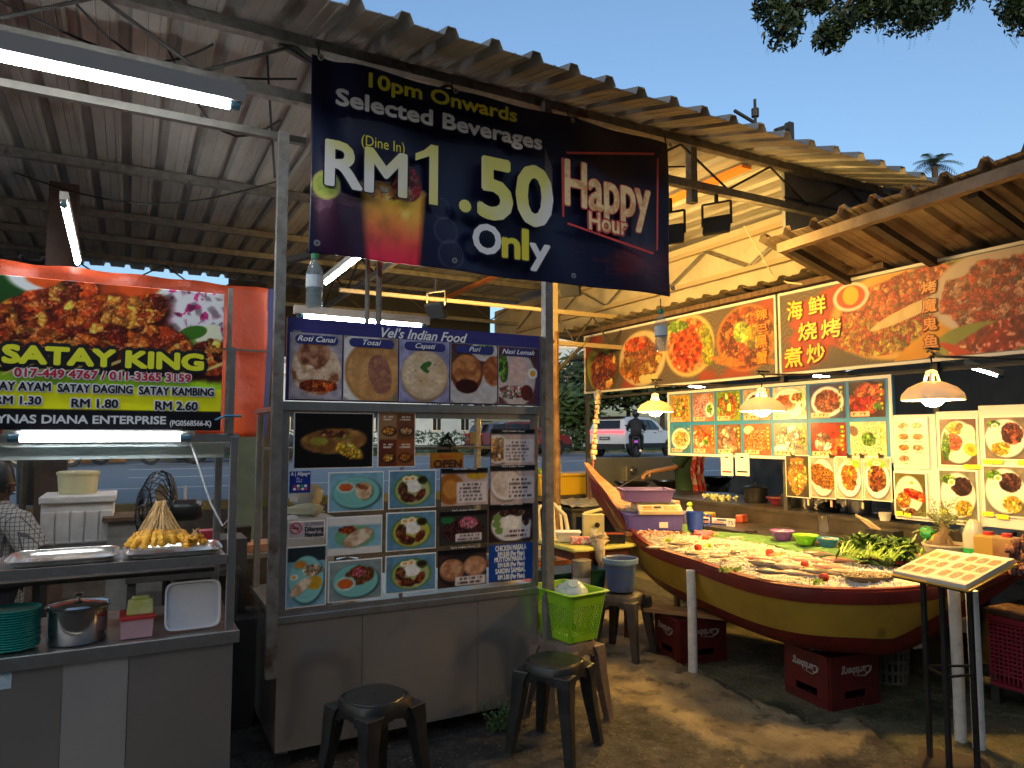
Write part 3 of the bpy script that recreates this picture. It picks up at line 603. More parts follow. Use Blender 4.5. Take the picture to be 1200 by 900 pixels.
u, v = q(403, 266); glas(u, v-.03, .17, .17, (60, 16, 50), (90, 40, 60), .75); P_.fill(P_.ell(u-.10, v+.19, .07, .075), (190, 190, 90)); P_.fill(P_.ell(u-.10, v+.19, .05, .055), (150, 170, 60), .3, 40)
u, v = q(460, 268); glas(u, v, .185, .215, (250, 40, 80), (255, 190, 70), 1.0)
P_.chunks(P_.ell(u+.07, v+.25, .085, .10, .2), [(220, 30, 30), (240, 80, 60), (150, 16, 20), (250, 150, 120)], .045); P_.chunks(P_.ell(u-.05, v+.18, .10, .035), [(255, 210, 120), (255, 240, 200), (240, 150, 60)], .05); P_.fill(P_.ell(u+.02, v+.36, .012, .14, -.25), (60, 16, 20))
for (dx, dy, r_) in ((.3, .03, .075), (.33, -.1, .08), (.27, .15, .06)):
    P_.fill((P_.ell(u+dx, v+dy, r_, r_)-P_.ell(u+dx, v+dy, r_*.86, r_*.86))*.5, (110, 110, 130)); P_.fill(P_.ell(u+dx, v+dy, r_*.8, r_*.8)*.5, (50, 40, 60))
# brick hints and cracks lower right
for k in range(26):
    x0 = Wb*random.uniform(.66, .97); y0 = random.uniform(.03, .3); P_.fill(P_.rect(x0, y0, x0+.11, y0+.006)*.5, (120, 40, 60)); P_.fill(P_.rect(x0, y0, x0+.006, y0+.035)*.5, (120, 40, 60))
bow = lambda a, b: .018*np.sin(a*9+b*2)*(1-b*.5)+.012*np.sin(a*23+b*5)+.03*np.exp(-((a-.05)/.03)**2)*np.sin(b*5)
P_.put('banner_sheet', bn, .0, print_mat('banner_vinyl', .33), bow=bow, thick=.004)
LB = .052
f3 = lambda s_, bl, top, br, m, **k: word('lettering', s_, bn, 'Y', BY, bl, top, br, m, lift=LB+.004, **k)
hal = (mat('letter_halo', (.012, .012, .03), .5), .016)
f3('10pm Onwards', (429, 107), 91, (600, 152), yel, bold=.05, outline=(hal[0], .012))
f3('Selected Beverages', (391, 127), 109, (629, 187), wht, bold=.05, outline=(mat('steel_halo', (.2, .22, .26), .5), .007))
f3('(Dine In)', (420, 174), 162, (470, 184), yel)
ygr = mat('yellow_white_fade', (.78, .76, .2), .4, col2=(.85, .85, .82), scale=2.2, contrast=(.45, .6), detail=0)
f3('RM', (379, 219), 169, (471, 236), ygr, bold=.045, outline=hal)
one = [(0, .80), (.0, .68), (.50, .80), (.50, 0), (.82, 0), (.82, 1), (.56, 1), (.30, .88)]
A1 = at(482, 240, 'Y', BY); w1 = at(514, 248, 'Y', BY).x-A1.x; h1 = at(482, 170, 'Y', BY).z-A1.z
def onep(g, l): b = MB(); pts = [(A1.x+(p[0]*(1+g)-g*.4)*w1, A1.z+(p[1]*(1+g*.5)-g*.25)*h1) for p in one]; b.prism(pts, lambda q_: Vector((q_[0], BY-l, q_[1])), lambda q_: Vector((q_[0], BY-l-.001, q_[1]))); return b
put('lettering_outline', onep(.14, LB+.001), hal[0], bn); put('lettering', onep(0, LB+.004), mat('lime_yellow_fade', (.78, .74, .06), .4, col2=(.84, .82, .4), scale=2.5, detail=0), bn)
f3('.', (534, 249), 180, (546, 252), ygr, bold=.02, outline=hal); f3('50', (557, 255), 188, (640, 267), ygr, bold=.05, outline=hal)
f3('O', (550, 297), 265, (581, 302), wht, bold=.05, outline=hal); f3('n', (584, 303), 271, (603, 306), yel, bold=.05, outline=hal); f3('l', (607, 306), 272, (613, 307), yel, bold=.04, outline=hal); f3('y', (616, 308), 278, (638, 311), wht, bold=.05, outline=hal)
neon = mat('neon_print', (.95, .78, .42), .4, col2=(.75, .42, .16), scale=14, contrast=(.45, .6)); nred = (mat('neon_red_print', (.62, .07, .06), .4), .014)
f3('Happy', (657, 242), 191, (755, 262), neon, bold=.03, outline=nred); word('lettering', 'Hour', bn, 'Y', BY, (684, 271), 251, (728, 283), neon, bold=.03, outline=nred, lift=LB+.0085)
nb = MB(); C_ = [at(x, y, 'Y', BY) for x, y in ((653, 183), (764, 184), (763, 301), (654, 263))]
for i in range(4):
    a, b_ = C_[i], C_[(i+1) % 4]; dd = (b_-a).normalized()*.03; nb.bar(a+dd-Vector((0, LB+.006, 0)), b_-dd-Vector((0, LB+.006, 0)), .013, .003, up=(0, 1, 0))
put('neon_frame_print', nb, nred[0], bn)
eb = MB()
for x in (O.x+.03, O.x+Wb*.33, O.x+Wb*.66, O.x+Wb-.03):
    for z in (O.z+.04, 3.48): eb.lathe((x, BY-LB-.004, z), [(.006, 0), (.016, 0), (.016, .005), (.006, .005)], 10, ax=(0, -1, 0))
put('eyelet', eb, steel2, bn)
for x in (O.x+.03, O.x+Wb*.33, O.x+Wb*.66, O.x+Wb-.03): put('tie', MB().tube([(x, BY-.02, 3.49), (x, BY, 3.56), (x, 3.58, 3.6)], .005, 5), blackr, bn)
# bottles hanging from the bottom corners
pet = mat('clear_bottle_plastic', (.35, .45, .48), .06, alpha=.28); water = mat('bottle_water', (.2, .3, .34), .05, alpha=.25)
def bottle(px, py, lb):
    c = at(px, py, 'Y', BY); x, z = c.x, c.z; t = thing('water_bottle', lb, 'bottle', (x, BY, z), 'plastic bottles weighting the banner'); H_ = .27
    put('body', MB().lathe((x, BY, z), [(.004, 0), (.036, .003), (.042, .015), (.040, .05), (.042, .055), (.040, .09), (.042, .095), (.042, .17), (.038, .19), (.018, .232), (.016, .25)], 16), pet, t, smooth=True)
    put('water', MB().lathe((x, BY, z), [(.001, .004), (.034, .006), (.037, .02), (.037, .12), (.001, .121)], 14), water, t, smooth=True)
    put('cap', MB().lathe((x, BY, z), [(.019, .245), (.019, .27), (.001, .272)], 14), mat('green_cap', (.02, .22, .1), .4), t)
    put('paper_label', MB().lathe((x, BY, z), [(.0425, .1), (.0425, .16)], 16), mat('bottle_label', (.35, .5, .6), .5, col2=(.6, .6, .6), scale=30), t)
    put('string', MB().cyl((x, BY, z+.26), (x, BY, z+.34), .003, n=5), blackr, t)
bottle(368, 361, 'plastic water bottle hanging from the left corner of the happy hour banner'); bottle(775, 412, 'plastic water bottle hanging from the right corner of the happy hour banner')
# flood lights on the truss
def flood(px, py, y, lb, aim, lit=True):
    c = at(px, py, 'Y', y); t = thing('floodlight', lb, 'floodlight', c, 'black floodlights on the trusses'); d = Vector(aim).normalized(); sd_ = d.cross(UZ).normalized(); u_ = sd_.cross(d)
    def slab_(b, a0, a1, w, h): 
        vs = [c+d*a+sd_*i*w+u_*j*h for a in (a0, a1) for i, j in ((-1, -1), (1, -1), (1, 1), (-1, 1))]; return b.add(vs, [(3, 2, 1, 0), (4, 5, 6, 7), (0, 1, 5, 4), (1, 2, 6, 5), (2, 3, 7, 6), (3, 0, 4, 7)])
    b = slab_(MB(), -.02, .018, .095, .07)
    put('housing', b, blackr, t, bevel=.01); put('bracket', MB().bar(c-sd_*.1, c-sd_*.1+UZ*.16, .012).bar(c+sd_*.1, c+sd_*.1+UZ*.16, .012).bar(c-sd_*.1+UZ*.16, c+sd_*.1+UZ*.16, .012).bar(c+UZ*.16, c+UZ*.26, .02), blackr, t)
    put('lens', slab_(MB(), .019, .022, .08, .055), (mat('dimmer_flood_glow', (1.0, .60, .15), .5, emis=FLOOD*.4) if lit == 2 else floodm) if lit else mat('unlit_glass', (.03, .03, .03), .1), t)
flood(840, 264, 3.6, 'black floodlight hanging right of the happy hour banner', (.80, .45, -.36), 2); flood(786, 275, 3.75, 'black floodlight peeping out at the right edge of the happy hour banner', (.9, .55, -.1), False)
flood(511, 364, 5.4, 'black floodlight above the Indian food sign', (.75, .4, .5)); flood(668, 338, 4.9, 'black floodlight tucked under the bottom edge of the happy hour banner', (.8, .5, .35))
# ================================================================== SATAY STALL (front Y = 3.40)
SY = 3.40; SX1 = .445; SX0 = -1.25; ZC = .745
ss_ = thing('satay_cart', 'stainless steel satay cart with glass sided shelf and printed sign above', 'food cart', (-.4, 3.7, 0))
for a, b_ in ((SX0, at(73, 800, 'Y', SY).x), (at(73, 800, 'Y', SY).x, at(150, 800, 'Y', SY).x), (at(150, 800, 'Y', SY).x, SX1-.01)):
    put('steel_panel', MB().bb(a+.0015, b_-.0015, SY, SY+.02, .12, ZC-.035), steel if b_ != at(150, 800, 'Y', SY).x else mat('highlight_steel', (.78, .75, .71), .2, .72, col2=(.7, .67, .63), scale=2), ss_)  # middle panel: its bent highlight is put into a paler steel colour
put('side_panel', MB().bb(SX1-.03, SX1-.01, SY+.021, 4.05, .12, ZC-.036), steel, ss_)
put('counter_top', MB().bb(SX0, SX1+.012, SY-.02, 4.08, ZC-.032, ZC-.004).bb(SX0, SX1+.012, SY-.022, SY-.012, ZC-.05, ZC+.004), steel2, ss_, bevel=.003)
put('frame', MB().bb(SX1-.045, SX1-.01, SY+.0, SY+.035, ZC, 1.60).bb(SX1-.045, SX1-.01, 4.02, 4.055, ZC, 1.60).bb(SX0, SX1-.01, SY+.001, SY+.034, 1.575, 1.61).bb(SX1-.044, SX1-.011, SY+.03, 4.05, 1.576, 1.608).bb(SX0, SX1-.01, 4.021, 4.05, 1.577, 1.609), steel2, ss_, bevel=.003)
put('light_shade', MB().bb(SX0, SX1-.05, SY+.06, SY+.19, 1.555, 1.572).bb(SX0, SX1-.05, SY+.185, SY+.19, 1.50, 1.57), mat('pale_shade', (.62, .72, .72), .4), ss_)
SZ = 1.078
put('shelf', MB().bb(SX0, SX1-.046, SY+.005, SY+.42, SZ-.03, SZ-.008).bb(SX0, SX1-.046, SY-.003, SY+.006, SZ-.04, SZ), steel2, ss_)
put('glass_side', MB().bb(SX1-.03, SX1-.026, SY+.04, 4.02, ZC+.02, 1.56), glass, ss_)
put('glass_front', MB().bb(SX0, SX1-.046, SY+.012, SY+.016, SZ+.1, 1.57), glass, ss_)
put('leg', MB().bb(SX1-.06, SX1-.02, SY+.03, SY+.07, 0, .12), steel2, ss_); put('leg', MB().bb(SX1-.06, SX1-.02, 4.0, 4.04, 0, .12), steel2, ss_)
put('back_shelf', MB().bb(SX0, SX1-.05, 3.86, 4.02, .93, .95), darkmetal, ss_)
a = at(0, 808, 'Y', SY); b_ = at(14, 787, 'Y', SY); 
put('sticker', MB().bb(a.x-.07, b_.x, SY-.004, SY-.001, a.z+.0, b_.z+.005), mat('blue_sticker', (.2, .45, .65), .4, col2=(.6, .7, .75), scale=25), ss_)
tube_lamp('stall_tube_lamp', 'bright tube lamp directly under the satay banner', (at(18, 515, 'Y', SY+.03).x, SY-.015, 1.592), (at(216, 515, 'Y', SY+.03).x, SY-.015, 1.592), (0, .9, .43), .03)
put('cable', MB().tube([(.24, SY+.05, 1.57), (.27, SY+.04, 1.48), (.33, SY+.05, 1.3), (.38, SY+.04, 1.2), (.43, SY+.06, 1.25), (.41, SY+.06, 1.5)], .005, 5), whitepl, ss_)
# sign
O = at(-8, 509, 'Y', SY-.02); O.x -= .55; O.z = 1.625; tr = at(263, 345, 'Y', SY-.02); Ws = tr.x-O.x; Hs = tr.z-O.z
sg = thing('satay_sign', 'printed satay price banner above the satay cart', 'sign', (O.x+Ws/2, SY, O.z))
P_ = Pic(Ws, Hs, 400, (16, 26, 14), O, UX, UZ); q = lambda x, y: P_.uv(x, y, 'Y', SY-.02)
def E_(px, py, rx, ry, rot=0, **k): u, v = q(px, py); return P_.ell(u, v, rx*.0042, ry*.0042, rot, **k)
P_.fill(E_(20, 335, 60, 30, soft=.4), (30, 70, 24)); P_.fill(E_(215, 360, 60, 45, soft=.5), (226, 216, 214))
P_.fill(E_(112, 330, 72, 24), (236, 232, 226)); P_.fill(E_(112, 331, 58, 15), (210, 80, 30), .3, 14)
for px, py, r_ in ((200, 372, 26), (228, 352, 24), (246, 372, 24), (238, 395, 20), (215, 350, 18)):
    u, v = q(px, py); m = P_.ell(u, v, r_*.0042, r_*.0035, .6, .2); P_.strands(m, [(206, 60, 130), (246, 210, 230), (252, 236, 244), (190, 50, 120)], .034, .5, .9)
P_.fill(E_(214, 402, 16, 12, .3, p=4), (120, 160, 60), .3, 30); P_.fill(E_(244, 392, 13, 10, .2, p=4), (222, 230, 190)); P_.fill(E_(226, 390, 14, 7, .3), (60, 110, 30))
P_.fill(P_.rect(0, q(0, 473)[1], Ws, q(0, 435)[1]), (130, 170, 30), .4, 5)
for px, py, rx, ry, rot in ((30, 368, 45, 20, .5), (20, 385, 42, 22, .3), (70, 352, 38, 15, .6), (78, 385, 42, 24, .4), (112, 372, 42, 23, .3), (150, 388, 36, 26, .2), (165, 365, 30, 16, .5), (190, 405, 32, 20, -.2), (250, 420, 24, 20, 0), (120, 402, 40, 20, 0), (40, 405, 40, 18, 0), (90, 410, 30, 16, 0), (215, 425, 20, 14, 0)):
    u, v = q(px, py); P_.fill(P_.ell(u+.01, v-.02, rx*.0044, ry*.0046, rot, .15, .2), (50, 14, 8)); P_.chunks(P_.ell(u, v, rx*.0040, ry*.0040, rot, .2), 'satay', .05, .55, .35)
for k in range(9): u, v = q(0+k*32, 428); P_.fill(P_.ell(u, v, .09, .006, .45), (222, 190, 110))
P_.fill(P_.rect(0, q(0, 482)[1], Ws, q(0, 449)[1]), (232, 238, 22)); P_.fill(P_.rect(0, 0, Ws, q(262, 482.5)[1]), (18, 16, 22))
P_.C = np.clip(P_.C*1.16, 0, 1); P_.put('sign_print', sg, .002, print_mat('sign_print', .3), thick=.012)
f4 = lambda s_, bl, top, br, m, **k: word('lettering', s_, sg, 'Y', SY-.02, bl, top, br, m, lift=.007, **k)
f4('SATAY KING', (4, 424), 405, (237, 436), mat('satay_yellow', (.85, .86, .03), .4), bold=.10, outline=(blk, .022))
wo = (wht, .0065); f4('017-449 4767 / 011-3365 3159', (17, 441), 431.5, (223, 450), redl, bold=.05, outline=wo)
f4('SATAY AYAM', (-26, 456), 446.5, (59, 459), blk, bold=.05, outline=wo); f4('SATAY DAGING', (68, 459), 450, (155, 462), blk, bold=.05, outline=wo); f4('SATAY KAMBING', (163, 462), 453, (250, 465.5), blk, bold=.05, outline=wo)
f4('RM 1.30', (-6, 473), 464, (48, 475.5), blk, bold=.05, outline=wo); f4('RM 1.80', (84, 477), 467.5, (138, 479), blk, bold=.05, outline=wo); f4('RM 2.60', (182, 480), 470.5, (231, 481.5), blk, bold=.05, outline=wo)
f4('YNAS DIANA ENTERPRISE', (-4, 495.5), 486, (194, 499), wht, bold=.05); f4('(PG0568566-K)', (199, 498.8), 492.8, (247, 500), wht, bold=.04)
put('sign_post', MB().bb(.372, .392, SY+.0, SY+.02, 1.61, 2.27), mat('flaky_white_wood', (.42, .38, .33), .7, col2=(.2, .15, .1), scale=16), sg); put('bracket', MB().bb(.385, .41, SY-.005, SY+.008, 1.61, 2.0), steel2, sg)
put('tie', MB().tube([(.33, SY-.03, 1.67), (.37, SY-.03, 1.69), (.44, SY-.02, 1.69)], .006, 5), mat('blue_rope', (.05, .2, .35), .6), sg)
# trays on the shelf
traym = mat('tray_steel', (.62, .6, .56), .22, .85)
def tray(x0, x1, y0, y1, z, lb, name='steel_tray', m=None, dep=.022):
    b = MB(); 
    def ring(k, zz, e=0):
        out = []; cx, cy = (x0+x1)/2, (y0+y1)/2; hx, hy = (x1-x0)/2*k, (y1-y0)/2*k
        for t in range(28):
            a = 2*math.pi*t/28; c, s_ = math.cos(a), math.sin(a); out.append(Vector((cx+hx*math.copysign(abs(c)**.35, c)+e*0, cy+hy*math.copysign(abs(s_)**.35, s_), zz)))
        return out
    b.loft([ring(.88, z), ring(.94, z+dep*.8), ring(1, z+dep), ring(1.0, z+dep-.003), ring(.93, z+dep*.6), ring(.87, z-.001)], caps=False)
    b.add(ring(.885, z+.002), [tuple(range(28))]); b.add(ring(.875, z-.001), [tuple(range(28))[::-1]])
    return tag(put(name, b, m or traym, smooth=True), lb, 'tray')
xa = lambda px, z=SZ: at(px, 650, 'Y', SY+.2).x
tray(at(5, 650, 'Y', SY+.12).x, at(140, 650, 'Y', SY+.12).x, SY+.03, SY+.38, SZ+.0, 'empty steel tray on the glass shelf in front of the checked shirt man')
tray(at(143, 650, 'Y', SY+.12).x, at(258, 650, 'Y', SY+.12).x+.01, SY+.03, SY+.38, SZ+.0, 'steel tray holding the heap of satay skewers')
satm = mat('raw_satay_meat', (.78, .42, .03), .4, col2=(.58, .24, .015), scale=60, bump=.5, bscale=80); stk = mat('bamboo_stick', (.70, .46, .20), .7)
def skewers(cx, cy, n, r0, h, grp):
    for i in range(n):
        a = 2*math.pi*i/n*3.0+random.uniform(-.1, .1); lay = random.random(); rr = r0*(.35+.65*lay)
        p0 = Vector((cx+math.cos(a)*rr*1.25, cy+math.sin(a)*rr*.75, SZ+.03+.02*(1-lay)*2)); p1 = Vector((cx+random.uniform(-.022, .022), cy+random.uniform(-.02, .02), SZ+h+random.uniform(-.03, .02)))
        b = MB(); b.smooth = True; b.cur = 0; d = p1-p0; pts = [p0+d*t for t in (0, .05, .11, .16, .22, .27, .3)]; b.tube(pts, [.007, .017, .012, .018, .012, .015, .004], 7); b.cur = 1; b.smooth = False; b.tube([p0+d*.28, p1], .0017, 4)
        tag(put('satay_skewer', b, [satm, stk]), 'yellow raw satay skewer standing in the %s heap on the tray' % grp, 'skewer', 'satay skewers in the %s heap' % grp)
cx = at(186, 640, 'Y', SY+.18).x; skewers(cx, SY+.18, 105, .115, .215, 'big'); skewers(at(226, 640, 'Y', SY+.2).x, SY+.13, 26, .045, .09, 'small')
# things on the lower counter
plm = mat('teal_plate', (.015, .30, .26), .35)
pc = at(16, 765, 'Z', ZC+.01); pc = Vector((at(15, 765, 'Y', SY+.13).x, SY+.13, ZC))
for i in range(16):
    b = MB(); z = ZC+.002+i*.0098; r_ = .092+random.uniform(-.002, .002); c = (pc.x+random.uniform(-.003, .003), pc.y, z)
    b.lathe(c, [(.001, .003), (r_*.7, .003), (r_*.96, .011), (r_, .014), (r_, .009), (r_*.72, 0), (.001, 0)], 26)
    tag(put('plate', b, plm, smooth=True), 'topmost of the stacked teal plates on the satay cart' if i == 15 else 'teal plastic plate below the top one in the stack on the satay cart', 'plate', 'stacked teal plates')
pc = Vector((at(90, 755, 'Y', SY+.16).x, SY+.155, ZC)); t = thing('steel_pot', 'lidded stainless pot on the satay cart beside the teal plates', 'pot', pc)
chrome = mat('polished_steel', (.5, .48, .44), .14, .95, col2=(.36, .33, .3), scale=4)
put('body', MB().lathe(pc, [(.001, .0), (.105, 0), (.11, .006), (.11, .135), (.122, .14), (.122, .146), (.108, .146)], 32), chrome, t, smooth=True)
put('lid', MB().lathe(pc, [(.116, .148), (.11, .156), (.08, .162), (.03, .168), (.001, .169)], 32), chrome, t, smooth=True); put('knob', MB().lathe(pc, [(.006, .168), (.008, .18), (.02, .186), (.016, .194), (.001, .196)], 12), chrome, t, smooth=True)
c = Vector((at(160, 740, 'Y', SY+.14).x, SY+.14, ZC)); t = thing('food_box', 'pinkish clear food box with red rim beside the steel pot', 'box', c)
put('box', MB().box((c.x, c.y, ZC+.04), (.125, .16, .08), taper=.94), mat('cloudy_pink_box', (.5, .3, .33), .35), t); put('rim', MB().box((c.x, c.y, ZC+.084), (.135, .17, .014)), mat('red_rim', (.5, .03, .03), .4), t, bevel=.003)
b = MB(); b.box((c.x+.01, c.y-.03, ZC+.122), (.095, .05, .062), taper=1.1); b.box((c.x+.01, c.y-.03, ZC+.16), (.07, .03, .014)); tag(put('tissue_pack', b, mat('yellow_green_wrap', (.45, .5, .1), .5, col2=(.6, .62, .3), scale=20), bevel=.008), 'yellow green tissue pack on the red rimmed box', 'tissue pack')
a = at(192, 742, 'Y', SY+.08); b_ = at(260, 685, 'Y', SY+.08); b = MB(); cxx = (a.x+b_.x)/2; hw = (b_.x-a.x)/2; pts = []
for k in range(32):
    th = 2*math.pi*k/32; c_, s_ = math.cos(th), math.sin(th); pts.append((cxx+hw*math.copysign(abs(c_)**.3, c_), .102*math.copysign(abs(s_)**.3, s_)))
t = thing('serving_tray', 'white plastic tray leaning upright against the cart post', 'tray', (cxx, SY+.1, ZC))
lean = lambda p, k, o: Vector((cxx+(p[0]-cxx)*k, SY+.08+(p[1]*k+.105)*.15+o, ZC+.108+p[1]*k))
put('rim', MB().loft([[lean(p, 1, .008) for p in pts], [lean(p, 1, -.004) for p in pts], [lean(p, .94, -.006) for p in pts], [lean(p, .9, .006) for p in pts]], caps=False), whitepl, t, smooth=True)
put('base', MB().loft([[lean(p, .905, .004) for p in pts], [lean(p, .905, .008) for p in pts]]), mat('tray_grey_white', (.6, .6, .62), .4), t)
# behind the cart: cool box, tub, fan, gas stove bits
def coolbox():
    y = 5.0; a = at(45, 640, 'Y', y); b_ = at(134, 583, 'Y', y); t = thing('cool_box', 'old white cool box with ribbed front behind the satay cart', 'cool box', ((a.x+b_.x)/2, y+.2, 0)); zt = at(90, 590, 'Y', y).z; zb = at(90, 641, 'Y', y).z
    m = mat('old_white_plastic', (.78, .76, .74), .5, col2=(.62, .6, .58), scale=9)
    put('body', MB().bb(a.x, b_.x, y+.018, y+.4, zb, zt), m, t, bevel=.01)
    for k in range(5):
        x = a.x+(b_.x-a.x)*(k+.5)/5; put('rib_panel', MB().bb(x-.035, x+.035, y-.0, y+.017, zb+.02, zt-.045), m, t, bevel=.008)
    put('lid', MB().bb(a.x-.01, b_.x+.01, y-.01, y+.42, zt+.002, zt+.045), m, t, bevel=.008)
    put('table', MB().bb(a.x-.1, b_.x+.1, y-.05, y+.5, zb-.03, zb-.004), darkmetal, t)
    for xx in (a.x, b_.x): put('leg', MB().bb(xx-.02, xx+.02, y, y+.04, 0, zb-.03), darkmetal, t); put('leg', MB().bb(xx-.02, xx+.02, y+.4, y+.44, 0, zb-.03), darkmetal, t)
    p = at(91, 580, 'Y', y+.2); r_ = 20/FPX*4.7; z = zt+.046; t2 = thing('plastic_tub', 'round cream lidded tub on top of the white cool box', 'tub', (p.x, y+.2, z))
    put('tub', MB().lathe((p.x, y+.2, z), [(.001, 0), (r_*.9, 0), (r_, .12), (r_, .125)], 24), mat('cream_plastic', (.52, .48, .28), .5), t2, smooth=True); put('lid', MB().lathe((p.x, y+.2, z), [(r_*1.05, .118), (r_*1.05, .134), (r_*.9, .14), (.001, .14)], 24), mat('cream_plastic', (.5, .45, .25), .5), t2, smooth=True)
coolbox()
def fan():
    y = 4.55; c = at(187, 598, 'Y', y); z = c.z; t = thing('pedestal_fan', 'black wire cage fan behind the satay heap, seen from the side', 'fan', (c.x, y, 0)); x = c.x
    dirv = Vector((-.93, .30, 0)).normalized(); side = Vector((-dirv.y, dirv.x, 0)); b = MB(); r_ = .225
    for k in range(30):
        a = 2*math.pi*k/30; pr = lambda rr, d: Vector((x, y, z))+side*math.cos(a)*rr+Vector((0, 0, math.sin(a)*rr))+dirv*d
        b.tube([pr(.03, .10), pr(r_*.6, .085), pr(r_*.95, .04), pr(r_, 0), pr(r_*.92, -.04), pr(r_*.5, -.07), pr(.05, -.08)], .003, 4)
    for rr, d in ((r_, 0), (r_*.6, .085), (.03, .1), (.06, -.08)): b.tube([Vector((x, y, z))+side*math.cos(a)*rr+Vector((0, 0, math.sin(a)*rr))+dirv*d for a in np.arange(0, 6.28, .3)], .005, 5, closed=True)
    put('cage', b, black, t); bl = MB()
    for k in range(3):
        a = 2*math.pi*k/3; e = side*math.cos(a)+Vector((0, 0, math.sin(a))); f_ = e.cross(dirv); o = Vector((x, y, z)); bl.add([o, o+e*.09+f_*.06+dirv*.03, o+e*.16+f_*.03+dirv*.02, o+e*.16-f_*.05-dirv*.01, o+e*.08-f_*.04-dirv*.02], [(0, 1, 2, 3, 4)])
    put('blade', bl, mat('fan_blade', (.04, .04, .045), .3), t)
    m0 = Vector((x, y, z)); bk = Vector((.87, -.1, -.02)).normalized(); put('motor', MB().lathe(m0+bk*.02, [(.001, 0), (.055, .0), (.062, .02), (.062, .16), (.05, .2), (.03, .215), (.001, .217)], 20, ax=bk), black, t, smooth=True)
    put('stand', MB().cyl((x+.05, y, z-.04), (x+.05, y, .1), .022, n=10).cyl((x+.05, y, .1), (x+.05, y, .02), .03, .2, n=16), black, t); put('knob', MB().cyl(m0+bk*.13+Vector((0, 0, .06)), m0+bk*.13+Vector((0, 0, .14)), .009, n=8), white, t)
fan()
c = at(215, 690, 'Y', 4.3); t = thing('grill_table', 'dark grill table standing behind the satay cart', 'table', (c.x, 4.5, 0))
put('top', MB().bb(c.x-.28, c.x+.28, 4.2, 4.75, .84, .87), darkmetal, t); put('charcoal_trough', MB().bb(c.x-.25, c.x+.25, 4.3, 4.6, .871, .93), mat('sooty_steel', (.1, .095, .09), .5, .6, col2=(.04, .04, .04), scale=7), t); 
for sx in (-1, 1):
    for yy in (4.24, 4.7): put('leg', MB().bb(c.x+sx*.25-.02, c.x+sx*.25+.02, yy-.02, yy+.02, 0, .84), darkmetal, t)
c = at(157, 620, 'Y', 5.0); t = thing('storage_cabinet', 'small pale side cabinet with wooden top behind the fan', 'cabinet', (c.x, 5.0, 0)); put('body', MB().bb(c.x-.14, c.x+.2, 4.9, 5.2, .0, 1.09), mat('cabinet_grey', (.36, .35, .33), .6, col2=(.22, .21, .2), scale=6), t); put('top', MB().bb(c.x-.17, c.x+.22, 4.87, 5.23, 1.092, 1.115), wood, t)
c = at(244, 628, 'Y', 4.4); tag(put('red_container', MB().box((c.x, 4.4, c.z+.01), (.1, .1, .05), taper=.9), mat('red_box', (.6, .06, .08), .4), bevel=.005), 'small red box on the ledge behind the tray of skewers', 'box'); tag(put('container_stand', MB().bb(c.x-.16, c.x+.2, 4.32, 4.6, 0, c.z-.017), mat('dark_cabinet', (.06, .055, .05), .5)), 'dark low cabinet under the small red box', 'cabinet')
# steel counter in the gap between the two carts
t = thing('side_counter', 'dark steel side counter in the gap between the two carts', 'counter', (.7, 4.9, 0)); put('body', MB().bb(.53, 1.2, 4.6, 5.2, .05, .86), mat('dull_dark_steel', (.16, .15, .145), .45, .7, col2=(.09, .085, .08), scale=3), t); put('top', MB().bb(.51, 1.22, 4.57, 5.22, .862, .885), steel2, t)
b = MB().box((.62, 4.8, .97), (.16, .04, .13), rx=.2); tag(put('receipt_stand', b, black, bevel=.004), 'small black slanted sign stand on the side counter', 'stand')
t = thing('electric_stove', 'small flat black stove with pink trim on the side counter', 'stove', (.8, 4.75, .89)); put('body', MB().bb(.6, .95, 4.66, 4.9, .887, .93), mat('wooden_orange', (.35, .16, .07), .6), t)
t = thing('waste_bin', 'dark bin standing low in the gap between the carts', 'bin', (.55, 4.2, 0)); put('body', MB().box((.56, 4.35, .3), (.22, .3, .6), taper=.9), mat('dark_bin', (.03, .03, .032), .5), t, bevel=.01)
# orange tarpaulin and teal pillar behind
tm = mat('orange_tarp', (.46, .06, .016), .5, col2=(.34, .04, .012), scale=3, bump=1.0, bscale=7); tmb = mat('blue_tarp_edge', (.02, .03, .12), .5)
y0 = 5.9; a = at(-30, 322, 'Y', y0); a.z = at(300, 333, 'Y', y0).z; b_ = at(315, 350, 'Y', y0); c_ = at(305, 512, 'Y', y0)
tp = thing('orange_tarpaulin', 'orange tarpaulin hung behind the satay banner', 'tarpaulin', ((a.x+b_.x)/2, y0, c_.z))
def tf(u, v): 
    x = a.x+(b_.x-a.x)*u; z = c_.z+(a.z+.0-c_.z)*v; return Vector((x-.03*(1-v)*u, y0+.05*math.sin(u*28+v*3)*(.4+.6*(1-v))+.04*noise.noise(Vector((u*8, v*4, 1))), z-.03*v*u))
b = MB(); b.sheet(tf, 60, 20); o = put('sheet', b, tm, tp, smooth=True); md = o.modifiers.new('thickness', 'SOLIDIFY'); md.thickness = .004
put('blue_hem', MB().bar(tf(1, 0)+Vector((.02, 0, 0)), tf(1, 1)+Vector((.02, 0, 0)), .05, .01, up=(0, 1, 0)), tmb, tp); put('seam', MB().bar(tf(0, .56)-Vector((0, .1, 0)), tf(1, .56)-Vector((0, .1, 0)), .015), darkmetal, tp)
c = at(291, 560, 'Y', 7.6); tag(put('teal_pillar', MB().bb(c.x-.13, c.x+.13, 7.5, 7.75, 0, 2.6), mat('teal_paint', (.10, .17, .17), .7, col2=(.07, .12, .12), scale=5)), 'pale teal square pillar behind the gap between the carts', 'pillar')
